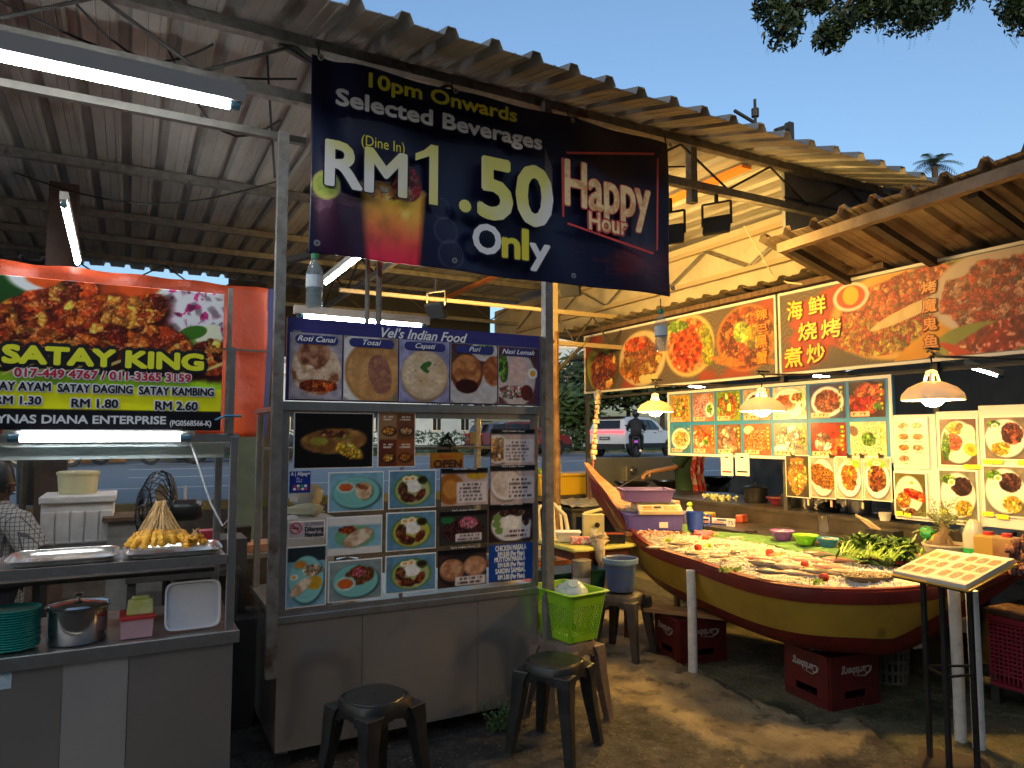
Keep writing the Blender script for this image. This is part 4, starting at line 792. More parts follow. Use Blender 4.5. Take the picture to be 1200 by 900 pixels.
# dark sheets added to close the far roof end; sky shows pale through the gap
gx0, gx1 = at(62, 320, 'Y', 10.42).x, at(268, 330, 'Y', 10.42).x
put('far_end_dark_sheet', MB().bb(-3.5, gx0, 10.42, 10.46, 2.75, 3.9).bb(gx0, gx1, 10.42, 10.46, 2.75, 3.655).bb(gx1, 5.2, 10.42, 10.46, 2.75, 3.9).bb(-3.5, 2.6, 9.72, 9.76, 2.66, 3.12), mat('dark_board', (.03, .03, .032), .7), shed)
# ================================================================== INDIAN FOOD CART (front Y = 3.59)
VY = 3.59; VX0, VX1 = .655, 2.105
vc = thing('indian_food_cart', 'stainless steel food cart under the blue Indian food sign, glass covered with menu pictures', 'food cart', (1.38, 3.95, 0))
ZB, ZT = .70, 1.725
xs_ = [VX0, at(424, 780, 'Y', VY).x, at(560, 780, 'Y', VY).x, VX1]
for i in range(3): put('steel_panel', MB().bb(xs_[i]+.0015, xs_[i+1]-.0015, VY, VY+.02, .10, ZB-.002), steel, vc)
put('side_panel', MB().bb(VX0+.001, VX0+.02, VY+.021, 4.38, .10, ZB-.002), steel, vc); put('side_panel', MB().bb(VX1-.02, VX1-.001, VY+.021, 4.38, .10, ZB-.002), steel, vc); put('back_panel', MB().bb(VX0, VX1, 4.381, 4.4, .10, ZB-.002), steel, vc)
put('ledge', MB().bb(VX0-.012, VX1+.012, VY-.014, 4.41, ZB, ZB+.035), steel2, vc, bevel=.003)
for x, y in ((VX0, VY), (VX1-.035, VY), (VX0, 4.36), (VX1-.035, 4.36)): put('corner_post', MB().bb(x, x+.035, y-.004, y+.031, ZB+.036, ZT-.001), steel2, vc, bevel=.002)
put('canopy_ledge', MB().bb(VX0-.02, VX1+.02, VY-.022, VY+.07, ZT, ZT+.045).bb(VX0-.01, VX1+.01, VY+.071, 4.41, ZT+.005, ZT+.03), steel2, vc, bevel=.003)
put('rail', MB().bb(VX0+.036, VX1-.036, VY+.001, VY+.03, ZB+.037, ZB+.06).bb(VX0+.036, VX1-.036, VY+.0, VY+.028, ZT-.03, ZT-.001).bb(1.27, 1.285, VY+.002, VY+.02, ZB+.06, ZT-.03), steel2, vc)
put('glass_front', MB().bb(VX0+.036, VX1-.036, VY+.008, VY+.012, ZB+.06, ZT-.03), glass, vc)
put('glass_side', MB().bb(VX0+.015, VX0+.019, VY+.035, 4.35, ZB+.04, ZT-.03), glass, vc); put('glass_side', MB().bb(VX1-.019, VX1-.015, VY+.035, 4.35, ZB+.04, ZT-.03), glass, vc)
put('inner_shelf', MB().bb(VX0+.04, VX1-.04, 3.95, 4.34, 1.52, 1.535), steel2, vc)
for x in (VX0+.05, VX1-.09):
    for y in (VY+.06, 4.3): 
        w_ = put('castor', MB().cyl((x, y-.012, .04), (x, y+.012, .04), .04, n=14), blackr, vc); put('fork', MB().bb(x-.02, x+.02, y-.02, y+.02, .075, .10), steel2, w_)
VP = VY-.006
def vpic(name, x0, y0, x1, y1, items, bg, label, frame=(235, 232, 226), n=46, fw=.006, bgt=.15, plane=VP):
    a = at(x0, y1, 'Y', plane); b_ = at(x1, y0, 'Y', plane); w, h = b_.x-a.x, b_.z-a.z
    O = Vector((a.x, plane, a.z)); pc = put(name, MB().bb(a.x, b_.x, plane-.001, plane+.003, a.z, b_.z), mat('paper_%d_%d_%d' % frame, S(frame), .5), vc, label=label)
    p = Pic(w-2*fw, h-2*fw, n, bg, O+Vector((fw, 0, fw)), UX, UZ); dish(p, items, bg, bgt); p.put('print', pc, .003, print_mat('laminated_print', .28)); return pc, p
TB = (128, 176, 196); PG = (112, 178, 168)
plateG = ('p', .5, .48, .44, .42, (126, 196, 188)); plateD = ('p', .5, .48, .38, .44, (110, 150, 70))
vpic('menu_picture', 343, 484, 438, 550, [('e', .5, .48, .42, .22, (150, 110, 60), .05), ('f', .5, .5, .42, .22, (196, 146, 76), .05, (120, 78, 34)), ('e', .3, .48, .12, .08, (150, 140, 50)), ('e', .62, .56, .1, .06, (120, 110, 40)), ('c', .7, .3, .2, .12, 'egg', -.4, .07), ('c', .5, .62, .2, .07, 'brown', 0, .06)], (20, 14, 12), 'dark picture of a banana chocolate roti, top left of the cart glass')
pc, _ = vpic('menu_picture', 442, 483, 487, 548, [('r', .25, .73, .24, .25, (150, 112, 76)), ('r', .75, .73, .24, .25, (110, 64, 36)), ('r', .25, .25, .24, .25, (104, 48, 26)), ('r', .75, .25, .24, .25, (140, 78, 40)), ('p', .28, .66, .2, .09, (60, 40, 30)), ('c', .28, .66, .16, .07, 'fried', 0, .06), ('p', .76, .66, .2, .09, (60, 40, 30)), ('c', .76, .66, .16, .07, 'pancake', 0, .06), ('p', .26, .16, .2, .09, (60, 40, 30)), ('c', .26, .16, .16, .07, 'fried', 0, .06), ('p', .74, .16, .2, .09, (60, 40, 30)), ('c', .74, .16, .16, .07, 'fried', 0, .06), ('ln', .25, .9, .17, .05, (240, 230, 210), 0, 2), ('ln', .75, .9, .17, .05, (240, 230, 210), 0, 2), ('ln', .25, .38, .17, .05, (240, 230, 210), 0, 2), ('ln', .75, .38, .17, .05, (240, 230, 210), 0, 2)], (120, 80, 50), 'brown menu card of four roti kinds')
greenl = (150, 190, 150)
vpic('menu_picture', 384, 552, 450, 601, [plateG, ('e', .3, .62, .17, .15, (190, 220, 206)), ('e', .3, .62, .13, .11, (200, 96, 40)), ('e', .66, .5, .16, .24, (60, 90, 40), -.5), ('f', .64, .52, .16, .24, (230, 206, 170), -.5, (190, 150, 110)), ('e', .6, .62, .13, .07, (150, 80, 40), -.3)], TB, 'picture of a folded roti and a cup of curry on a square green plate')
def nasi(lb, x0, y0, x1, y1, yellow=False, flip=0):
    vpic('menu_picture', x0, y0, x1, y1, [('e', .5, .48, .42, .44, (84, 128, 52)), ('e', .5, .47, .38, .4, (170, 180, 120) if not yellow else (190, 180, 80)), ('e', .52, .58, .17, .17, (244, 240, 230)), ('egg', .36, .78, .09, .08), ('egg', .5, .8, .09, .08), ('e', .72, .74, .12, .12, (60, 90, 40)), ('e', .72, .75, .09, .08, (50, 26, 16)), ('c', .28, .5, .11, .2, 'brown', 0, .06), ('c', .4, .26, .18, .13, [(96, 44, 26), (130, 60, 30), (70, 30, 20)], -.2, .12), ('c', .68, .34, .08, .2, [(150, 70, 30), (110, 44, 24)], -.7, .12)], (96, 140, 168), lb)
nasi('picture of rice, egg, sambal and fried chicken on a green leaf plate, top of its column', 455, 550, 511, 597)
nasi('picture of rice with cucumber and fried fish on a yellow green plate', 452, 598, 511, 647, True)
nasi('picture of rice, egg and chicken drumsticks, lowest of its column', 451, 647, 511, 697)
vpic('menu_picture', 382, 603, 448, 652, [('r', .5, .9, .5, .12, (222, 220, 214)), ('r', .5, .06, .5, .1, (225, 222, 216)), ('e', .5, .46, .38, .32, (110, 170, 130)), ('c', .36, .66, .16, .12, 'curry', 0, .07), ('e', .56, .42, .3, .22, (150, 110, 90), .4), ('f', .56, .43, .28, .2, (236, 216, 186), .4, (180, 140, 104))], TB, 'picture of a folded chapati with keema on a green plate')
vpic('menu_picture', 334, 638, 383, 714, [('r', .5, .88, .5, .12, (40, 50, 52)), ('p', .5, .45, .46, .4, (140, 206, 204)), ('e', .34, .7, .2, .09, (120, 180, 150)), ('e', .34, .71, .15, .06, (206, 130, 50)), ('c', .66, .6, .28, .1, 'bread', 0, .1), ('e', .72, .38, .2, .12, (206, 160, 40)), ('e', .36, .32, .34, .09, (150, 120, 90), .7), ('f', .36, .33, .34, .09, (238, 220, 190), .7, (190, 150, 110)), ('egg', .18, .5, .1, .05)], TB, 'tall picture of a rolled roti with curry sauce, bottom left of the cart glass')
vpic('menu_picture', 384, 653, 448, 707, [plateG, ('n', .58, .62, .27, .25, 'brown', 0, .04), ('c', .56, .7, .14, .12, [(220, 90, 110), (240, 130, 140), (200, 60, 70)], 0, .05), ('e', .3, .42, .2, .18, (180, 214, 200)), ('e', .3, .42, .15, .13, (206, 96, 36))], (134, 150, 150), 'picture of fried noodles beside a cup of sauce on a green plate')
def card(x0, y0, x1, y1, items, lb, bg=(196, 170, 160), tag_=(.62, .4, .34, .32), n=5):
    pc, p = vpic('menu_card', x0, y0, x1, y1, items+[('r', tag_[0], tag_[1], tag_[2], tag_[3], (226, 214, 210)), ('ln', tag_[0], tag_[1], tag_[2]*.85, tag_[3]*.9, (60, 40, 40), 0, n), ('r', .5, .94, .5, .07, (14, 12, 14))], bg, lb, frame=(20, 16, 18), fw=.002)
    a = at(x0, y0, 'Y', VP); b_ = at(x1, y0, 'Y', VP); w = b_.x-a.x
    letters('lettering', "Vel's Indian Food", pc, Vector((a.x+w*.25, VP-.005, a.z-.014)), UX, UZ, w*.5, .009, wht, shear=.3, lift=.002)
card(575, 503, 627, 546, [('p', .14, .45, .3, .4, (230, 220, 210)), ('c', .14, .45, .26, .34, 'pancake', 0, .12)], 'price card with noodles photo at the top right of the cart glass', n=6)
card(516, 548, 572, 594, [('e', .2, .45, .3, .42, (160, 96, 36)), ('e', .2, .45, .16, .26, (196, 134, 60), .3), ('e', .75, .8, .22, .1, (190, 150, 40))], 'price card with a golden vada photo', n=5, tag_=(.65, .36, .32, .28))
card(574, 545, 627, 592, [('p', .35, .5, .34, .4, (236, 224, 214)), ('f', .35, .55, .3, .34, (226, 208, 192), 0, (196, 170, 150))], 'price card with white appam photo', n=5, tag_=(.67, .42, .3, .3))
card(515, 597, 571, 640, [('n', .5, .42, .46, .36, 'dark', 0, .05), ('c', .6, .65, .2, .18, [(230, 130, 150), (240, 170, 180), (220, 90, 120)], 0, .07), ('e', .15, .75, .14, .1, (40, 110, 60))], 'price card with dark fried noodles and pink onion', bg=(50, 50, 44), tag_=(.6, .2, .28, .12), n=2)
card(573, 590, 624, 636, [('p', .5, .45, .46, .46, (226, 222, 214)), ('c', .5, .78, .3, .14, 'dark', 0, .09), ('e', .48, .5, .2, .22, (244, 236, 226)), ('e', .17, .66, .1, .1, (120, 150, 70)), ('e', .16, .48, .1, .1, (120, 150, 70)), ('e', .22, .3, .1, .1, (120, 150, 70)), ('c', .84, .6, .1, .2, 'dark', 0, .08)], 'price card with rice, cucumber slices and dark curry', bg=(50, 26, 30), tag_=(.62, .2, .32, .14), n=2)
card(513, 641, 570, 690, [('p', .5, .45, .5, .45, (40, 36, 36)), ('e', .28, .46, .26, .3, (150, 100, 70)), ('f', .26, .5, .22, .25, (206, 158, 120), 0, (160, 104, 72)), ('e', .76, .52, .25, .28, (170, 120, 90)), ('f', .76, .54, .22, .23, (214, 170, 134), 0, (170, 118, 84))], 'price card with two puffed puri breads', bg=(70, 50, 46), tag_=(.66, .14, .32, .12), n=2)
pc, p = vpic('price_notice', 573, 635, 624, 683, [], (24, 70, 150), 'blue price notice at the bottom right of the cart glass', frame=(24, 60, 130), bgt=.02)
wl_ = mat('notice_lettering', (.75, .78, .8), .4)
for s_, y0_, yb, x0_, x1_ in (('CHICKEN MASALA', 638.5, 644.5, 580, 616), ('RM 8.00 (Per Plate)', 645.5, 651, 583, 614), ('MUTTON MASALA', 652, 657.5, 579, 615), ('RM 8.00 (Per Plate)', 658.5, 663.5, 583, 614), ('SARDIN SAMBAL', 665.5, 671, 580, 615), ('RM 3.00 (Per Plate)', 672.5, 678, 583, 614)):
    word('lettering', s_, pc, 'Y', VP, (x0_, yb+1.5), y0_+1.5, (x1_, yb-1), wl_, lift=.006, bold=.05)
pc, p = vpic('open_sign', 504, 530, 543, 549, [('e', .5, .5, .6, .6, (176, 116, 26))], (170, 110, 24), 'yellow brown open sign', frame=(150, 96, 24), bgt=.2)
word('lettering', 'OPEN', pc, 'Y', VP, (508, 548), 539.5, (540, 547.5), mat('dark_red_lettering', (.06, .012, .008), .5), lift=.006, bold=.08); word('lettering', "We are", pc, 'Y', VP, (514, 537), 532.5, (530, 536.7), redl, lift=.006, shear=.3)
pc, p = vpic('payment_sticker', 339, 552, 364, 578, [('ln', .5, .62, .2, .14, (220, 226, 240), 0, 3), ('e', .2, .3, .09, .07, (200, 60, 50)), ('e', .4, .3, .09, .07, (240, 240, 240)), ('e', .6, .3, .09, .07, (60, 160, 90)), ('e', .8, .3, .09, .07, (240, 240, 240)), ('e', .2, .14, .09, .07, (240, 240, 240)), ('e', .42, .14, .09, .07, (220, 120, 40)), ('e', .64, .14, .09, .07, (240, 240, 240)), ('e', .84, .14, .09, .07, (210, 60, 60))], (22, 52, 150), 'blue payment sticker at the left edge of the glass', frame=(22, 52, 140), bgt=.02)
word('lettering', 'A | Alipay+', pc, 'Y', VP, (340.5, 557.5), 553, (363, 557.5), wht, lift=.006, bold=.03)
pc, p = vpic('no_smoking_sign', 337, 609, 381, 632, [], (196, 188, 190), 'grey no smoking sign', bgt=.05)
word('lettering', 'NO SMOKING', pc, 'Y', VP, (357, 616), 612, (379, 615), blk, lift=.006); word('lettering', 'Dilarang', pc, 'Y', VP, (357, 622.5), 617.5, (379, 621), blk, lift=.006, bold=.05); word('lettering', 'Merokok', pc, 'Y', VP, (357, 629), 624, (379, 627.5), blk, lift=.006, bold=.05)
c = at(347, 619, 'Y', VP-.005); put('no_smoking_emblem', MB().tube([c+Vector((math.cos(a)*.026, 0, math.sin(a)*.026)) for a in np.arange(0, 6.28, .35)], .003, 5, closed=True).bar(c+Vector((-.018, 0, .018)), c+Vector((.018, 0, -.018)), .006, .003, up=(0, 1, 0)), redl, pc); put('cigarette_emblem', MB().bb(c.x-.016, c.x+.014, c.y-.001, c.y+.001, c.z-.003, c.z+.003), blk, pc)
# headboard sign
a = at(335, 470, 'Y', VY-.03); b_ = at(632, 395, 'Y', VY-.03); hs = thing('indian_food_sign', 'blue topped Indian food sign board with five dish photos above the cart', 'sign', ((a.x+b_.x)/2, VY, 1.775))
x0, x1, z0, z1 = a.x, b_.x, 1.775, 2.185
put('board', MB().bb(x0, x1, VY-.028, VY-.004, z0, z1), mat('blue_board', (.035, .03, .17), .35, col2=(.05, .045, .22), scale=5, stretch=(1, 1, 22)), hs)
put('side_frame', MB().bb(x1+.002, x1+.022, VY-.03, VY+.0, z0, z1+.0), steel2, hs)
zf0, zf1 = z0+.006, at(401, 393, 'Y', VY-.03).z
cuts = [338, 401.5, 467, 527, 583, 630]
hd = [([('f', .5, .45, .48, .40, (226, 200, 168), .2, (140, 84, 56)), ('f', .45, .68, .32, .22, (190, 140, 104), .3, (110, 62, 44)), ('f', .3, .4, .2, .1, (236, 216, 186), .5, (190, 150, 110)), ('c', .55, .2, .4, .1, 'curry', 0, .1)], (170, 160, 170), 'Roti Canai'),
      ([('e', .35, .5, .6, .56, (230, 226, 220)), ('e', .55, .45, .54, .5, (176, 124, 66)), ('f', .56, .45, .50, .46, (206, 156, 96), .2, (170, 116, 62)), ('f', .66, .42, .22, .32, (150, 96, 80), .2, (176, 124, 90))], (150, 130, 110), 'Tosai'),
      ([('e', .5, .42, .48, .42, (150, 118, 86)), ('e', .5, .44, .47, .4, (206, 182, 150)), ('f', .5, .48, .45, .36, (226, 204, 170), 0, (204, 172, 132)), ('e', .3, .5, .02, .012, (120, 80, 50)), ('e', .65, .35, .025, .012, (120, 80, 50)), ('e', .7, .62, .02, .012, (130, 90, 60)), ('e', .42, .34, .02, .012, (120, 80, 50)), ('e', .52, .6, .13, .05, (60, 110, 40), .5), ('e', .5, .53, .1, .04, (60, 110, 40), -.6)], (150, 150, 190), 'Capati'),
      ([('e', .5, .2, .6, .3, (200, 196, 196)), ('e', .72, .9, .3, .18, (210, 205, 200)), ('c', .74, .92, .2, .1, 'green', 0, .07), ('e', .34, .5, .34, .34, (110, 52, 26)), ('f', .34, .56, .32, .26, (200, 134, 80), 0, (150, 84, 44)), ('f', .92, .56, .24, .26, (190, 120, 70), 0, (140, 76, 40)), ('e', .34, .28, .24, .12, (54, 16, 12))], (86, 60, 52), 'Puri'),
      ([('e', .45, .45, .5, .5, (206, 190, 186)), ('e', .5, .6, .24, .24, (220, 186, 176)), ('c', .12, .62, .12, .26, 'green', 0, .14), ('c', .32, .2, .38, .12, [(236, 230, 220), (200, 60, 50), (240, 230, 220), (120, 140, 110)], 0, .05), ('egg', .88, .55, .13, .1), ('e', .72, .2, .16, .14, (90, 30, 26))], (96, 56, 56), 'Nasi Lemak')]
pill = mat('label_pill_blue', (.03, .035, .18), .4)
for i, (it, bgc, nm) in enumerate(hd):
    xa_, xb_ = at(cuts[i], 430, 'Y', VY-.03).x+.004, at(cuts[i+1], 430, 'Y', VY-.03).x-.004
    pc = put('dish_panel', MB().bb(xa_, xb_, VY-.0335, VY-.0285, zf0, zf1), mat('panel_base', (.5, .48, .46), .4), hs, label='%s photo panel' % nm.lower())
    p = Pic(xb_-xa_-.004, zf1-zf0-.004, 70, bgc, Vector((xa_+.002, VY-.034, zf0+.002)), UX, UZ); dish(p, it, bgc, .25); p.put('print', pc, .002, print_mat('laminated_print', .28))
    pw = (xb_-xa_)*.82; xm = (xa_+xb_)/2; zz = zf1-.032
    b = MB(); pts = [(xm+(pw/2-.022)*sg_+.022*math.cos(t_), zz+.022*math.sin(t_)) for sg_, ts in ((1, np.linspace(-1.57, 1.57, 7)), (-1, np.linspace(1.57, 4.71, 7))) for t_ in ts]
    b.prism(pts, lambda q_: Vector((q_[0], VY-.0365, q_[1])), lambda q_: Vector((q_[0], VY-.0395, q_[1]))); put('name_pill', b, pill, pc)
    w = tmesh(nm)[0][:, 0].max()*.045; letters('lettering', nm, pc, Vector((xm-w/2, VY-.040, zz-.010)), UX, UZ, w, .026, wht, shear=.35, lift=.002, bold=.02)
word('lettering', "Vel's Indian Food", hs, 'Y', VY-.03, (447, 395), 384, (547, 403), wht, shear=.35, bold=.03, lift=.004)
b = MB(); c = at(348, 389, 'Y', VY-.03); b.bb(c.x-.02, c.x+.02, VY-.034, VY-.029, c.z-.008, c.z+.008); put('clip', b, steel2, hs)
put('hanger', MB().cyl((at(430, 370, 'Y', VY).x, VY, z1), (at(430, 370, 'Y', VY).x, VY, 2.7), .012, n=8).cyl((at(445, 370, 'Y', VY).x, VY+.02, z1), (at(445, 370, 'Y', VY).x, VY+.02, 2.7), .016, n=8), galv, hs)
# inside the glass: bags, crockery
t = thing('snack_bag_heap', 'cloudy plastic bags of food inside the cart behind the left pictures', 'bag', (at(360, 595, 'Y', 3.8).x, 3.8, ZB+.04)); c = at(360, 598, 'Y', 3.8)
put('bag', MB().ball((c.x, 3.82, c.z), (.1, .06, .035), 14, 8, .3), mat('greenish_bag', (.45, .5, .3), .3, col2=(.6, .58, .5), scale=20), t, smooth=True); put('bag', MB().ball((c.x+.02, 3.9, c.z+.07), (.09, .05, .07), 14, 8, .3), mat('cloudy_bag', (.6, .5, .4), .3, col2=(.3, .4, .5), scale=9), t, smooth=True); put('tray', MB().bb(c.x-.12, c.x+.13, 3.74, 3.95, ZB+.04, c.z-.036), white, t)
t = thing('mesh_bag', 'dark mesh bag hanging inside the cart above the open sign', 'bag', at(523, 520, 'Y', 4.0)); c = at(524, 525, 'Y', 4.0)
b = MB()
for k in range(12): a_ = k*.52; b.tube([(c.x, 4.0, c.z+.09), (c.x+.05*math.cos(a_), 4.0+.05*math.sin(a_), c.z+.02), (c.x+.07*math.cos(a_), 4.0+.07*math.sin(a_), c.z-.06)], .003, 4)
put('mesh', b, blackr, t); put('filling', MB().ball((c.x, 4.0, c.z-.03), (.055, .055, .06), 12, 8), mat('teal_cloth', (.05, .09, .09), .8), t)
b = MB().bb(at(550, 520, 'Y', 4.0).x, at(557, 520, 'Y', 4.0).x, 3.99, 4.0, at(550, 520, 'Y', 4).z, at(550, 506, 'Y', 4).z); tag(put('light_switch', b, mat('switch_cream', (.6, .55, .4), .4)), 'small cream switch plate seen through the cart glass', 'switch')
# steel vessels on the cart top inside
for (px, w_, h_, lb) in ((408, .07, .14, 'tall steel food canister inside the cart behind the left pictures'), (590, .09, .12, 'steel food canister inside the cart near its right post')):
    c = at(px, 600, 'Y', 4.1); tag(put('canister', MB().lathe((c.x, 4.1, ZB+.036), [(.001, 0), (w_, 0), (w_, h_), (w_*.9, h_+.02), (.001, h_+.03)], 20), chrome, smooth=True), lb, 'canister')
# ================================================================== STOOLS
def stool(x, y, m, lb, rz=.4, h=.46, name='plastic_stool', z=0, grp=None):
    t = thing(name, lb, 'stool', (x, y, z), grp, rz); s = .145
    def sq(hw, z, p=.68):
        return [Vector((hw*math.copysign(abs(math.cos(a))**p, math.cos(a)), hw*math.copysign(abs(math.sin(a))**p, math.sin(a)), z)) for a in np.arange(0, 6.2831, 6.2831/32)]
    b = MB(); b.loft([sq(.150, h-.055), sq(.148, h-.03), sq(.140, h-.01), sq(.128, h-.006)], caps=False); b.add(sq(.135, h-.012), [tuple(range(32))]); put('apron', b, m, t, local=True, smooth=True)
    put('seat', MB().lathe((0, 0, h-.012), [(.012, -.004), (.012, .010), (.11, .012), (.132, .008), (.138, .0), (.138, -.006)], 36), m, t, local=True, smooth=True)
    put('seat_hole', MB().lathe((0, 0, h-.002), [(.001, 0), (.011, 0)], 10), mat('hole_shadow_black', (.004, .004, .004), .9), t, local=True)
    for i, j in ((-1, -1), (1, -1), (1, 1), (-1, 1)):
        b = MB(); rings = []
        for (zz, c, w_) in ((h-.04, .112, .046), (h-.09, .126, .036), (h-.2, .136, .030), (.02, .168, .022), (.0, .170, .024)):
            rings.append([Vector((i*c+dx*w_, j*c+dy*w_, zz)) for dx, dy in ((-1, -1), (1, -1), (1, 1), (-1, 1))])
        b.loft(rings[::-1]); put('leg', b, m, t, local=True, bevel=.005)
    b = MB()
    for i, j in ((1, 0), (-1, 0), (0, 1), (0, -1)):
        for k in range(7):
            u = (k+.5)/7*2-1; dz = .022+.06*u*u; w_ = .24/7*1.04; b.box((i*.141+(u*.12 if not i else 0), j*.141+(u*.12 if not j else 0), h-.05-dz/2), (.012 if i else w_, .012 if j else w_, dz))
    put('arched_skirt', b, m, t, local=True)
    return t
stool(1.00, 3.14, black, 'glossy black plastic stool at the lower left, before the steel cart', .35)
stool(1.965, 3.19, black, 'black plastic stool with round top at the right corner of the steel cart', .55)
brs = mat('worn_brown_plastic', (.16, .11, .08), .6, col2=(.10, .07, .05), scale=10, bump=.3)
stool(2.235, 3.50, brs, 'worn brown plastic stool carrying the lime green basket', .25, .46)
stool(3.23, 4.28, mat('dark_worn_plastic', (.035, .03, .026), .5, col2=(.06, .05, .04), scale=9), 'dark plastic stool holding the blue bucket beside the boat', .5, .46)
# ================================================================== LIME BASKET on the brown stool
lime = mat('lime_plastic', (.26, .52, .015), .4, col2=(.22, .46, .012), scale=6)
bk = thing('laundry_basket', 'lime green perforated plastic basket with a bag and bowl inside', 'basket', (2.25, 3.50, .462), rz=.12)
def peri(t, hx, hy, r_=.035):
    segs = [(2*(hy-r_), lambda u: (hx, -(hy-r_)+u)), (1.571*r_, lambda u: (hx-r_+r_*math.cos(u/r_), hy-r_+r_*math.sin(u/r_))), (2*(hx-r_), lambda u: (hx-r_-u, hy)), (1.571*r_, lambda u: (-(hx-r_)-r_*math.sin(u/r_), hy-r_+r_*math.cos(u/r_))),
            (2*(hy-r_), lambda u: (-hx, hy-r_-u)), (1.571*r_, lambda u: (-(hx-r_)-r_*math.cos(u/r_), -(hy-r_)-r_*math.sin(u/r_))), (2*(hx-r_), lambda u: (-(hx-r_)+u, -hy)), (1.571*r_, lambda u: (hx-r_+r_*math.sin(u/r_), -(hy-r_)-r_*math.cos(u/r_)))]
    L = sum(q[0] for q in segs); u = (t % 1)*L
    for l_, f_ in segs:
        if u <= l_: return f_(u)
        u -= l_
    return segs[0][1](0)
def bring(k, z, hx=.125, hy=.17): return [Vector((*peri(i/48, hx*k, hy*k), z)) for i in range(48)]
zr = lambda v, z: z+.025*abs(v.x/.15)
put('base', MB().loft([bring(.80, .0), bring(.80, .006)]), lime, bk, local=True)
put('upper_band', MB().loft([bring(1.03, .20), bring(1.1, .262), bring(1.22, .266), bring(1.22, .27), bring(1.08, .272), bring(1.01, .20)], caps=False), lime, bk, local=True, smooth=True)
put('lower_band', MB().loft([bring(.80, .0), bring(.84, .035), bring(.82, .035)], caps=False), lime, bk, local=True, smooth=True)
b = MB(); N_ = 46
for k in range(N_):
    for sgn in (1, -1):
        pts = []
        for q_ in range(9):
            tt = q_/8; a = 2*math.pi*(k+sgn*tt*5)/N_; kk = .835+.19*tt; pts.append((*peri((k+sgn*tt*6)/N_, .125*kk, .17*kk), .033+.17*tt))
        b.tube(pts, .0027, 4, caps=False)
tag(put('lattice', b, lime, bk, local=True), kind='stuff')
for i, j in ((1, 1), (-1, 1), (1, -1), (-1, -1)): put('corner_rib', MB().bar((i*.093, j*.128, .0), (i*.125, j*.172, .262), .022, .012), lime, bk, local=True)
t = thing('plastic_bag', 'translucent white plastic bag in the lime basket', 'bag', (2.25, 3.5, .7)); put('film', MB().ball((2.245, 3.47, .70), (.09, .11, .06), 18, 12, .35), mat('cloudy_film', (.62, .66, .6), .25, alpha=.75), t, smooth=True)
t = thing('glass_dish', 'upturned frosted glass dish resting in the lime basket', 'dish', (2.22, 3.42, .7)); put('bowl', MB().lathe((2.25, 3.45, .70), [(.09, 0), (.088, .02), (.06, .06), (.03, .075), (.03, .085), (.001, .085)], 24, ax=(-.3, -.5, 1)), mat('frosted_glass', (.6, .7, .62), .2, alpha=.8), t, smooth=True)
# weeds by the cart foot
wd = MB(); 
for k in range(46):
    a_ = random.uniform(0, 6.28); l_ = random.uniform(.05, .16); o = Vector((1.83+random.uniform(-.07, .07), 3.55+random.uniform(-.07, .03), .0)); e = o+Vector((math.cos(a_)*l_*.5, math.sin(a_)*l_*.5, l_)); wd.tube([o, e], .0015, 4)
    for q_ in range(5): 
        p = o.lerp(e, .3+.17*q_); d_ = Vector((random.uniform(-1, 1), random.uniform(-1, 1), random.uniform(-.2, .6))).normalized()*.018; s__ = d_.orthogonal().normalized()*.006; wd.add([p, p+d_*.5+s__, p+d_, p+d_*.5-s__], [(0, 1, 2, 3)])
tag(put('weed', wd, mat('weed_leaf', (.05, .09, .025), .7)), 'small green weed growing at the foot of the steel cart', 'plant')
# ================================================================== MAN behind the satay cart
skin = mat('brown_skin', (.11, .045, .024), .5, col2=(.14, .06, .03), scale=14); hair = mat('black_hair', (.008, .007, .006), .45)
def skinmesh(name, pts, rad, edges, m, parent, sub=2, root=0):
    me = bpy.data.meshes.new(name); me.from_pydata([tuple(p) for p in pts], edges, []); o = bpy.data.objects.new(name, me); COL.objects.link(o)
    md = o.modifiers.new('skin', 'SKIN'); md.use_smooth_shade = True
    for i, r_ in enumerate(rad): v = me.skin_vertices[0].data[i]; v.radius = (r_, r_) if not hasattr(r_, '__len__') else r_; v.use_root = (i == root)
    sb = o.modifiers.new('sub', 'SUBSURF'); sb.levels = sub; sb.render_levels = sub
    dg = bpy.context.evaluated_depsgraph_get(); dg.update(); nm = bpy.data.meshes.new_from_object(o.evaluated_get(dg)); bpy.data.objects.remove(o); nm.materials.clear(); nm.materials.append(m)
    for p_ in nm.polygons: p_.use_smooth = True
    o = bpy.data.objects.new(name, nm); COL.objects.link(o); o.parent = parent; return o
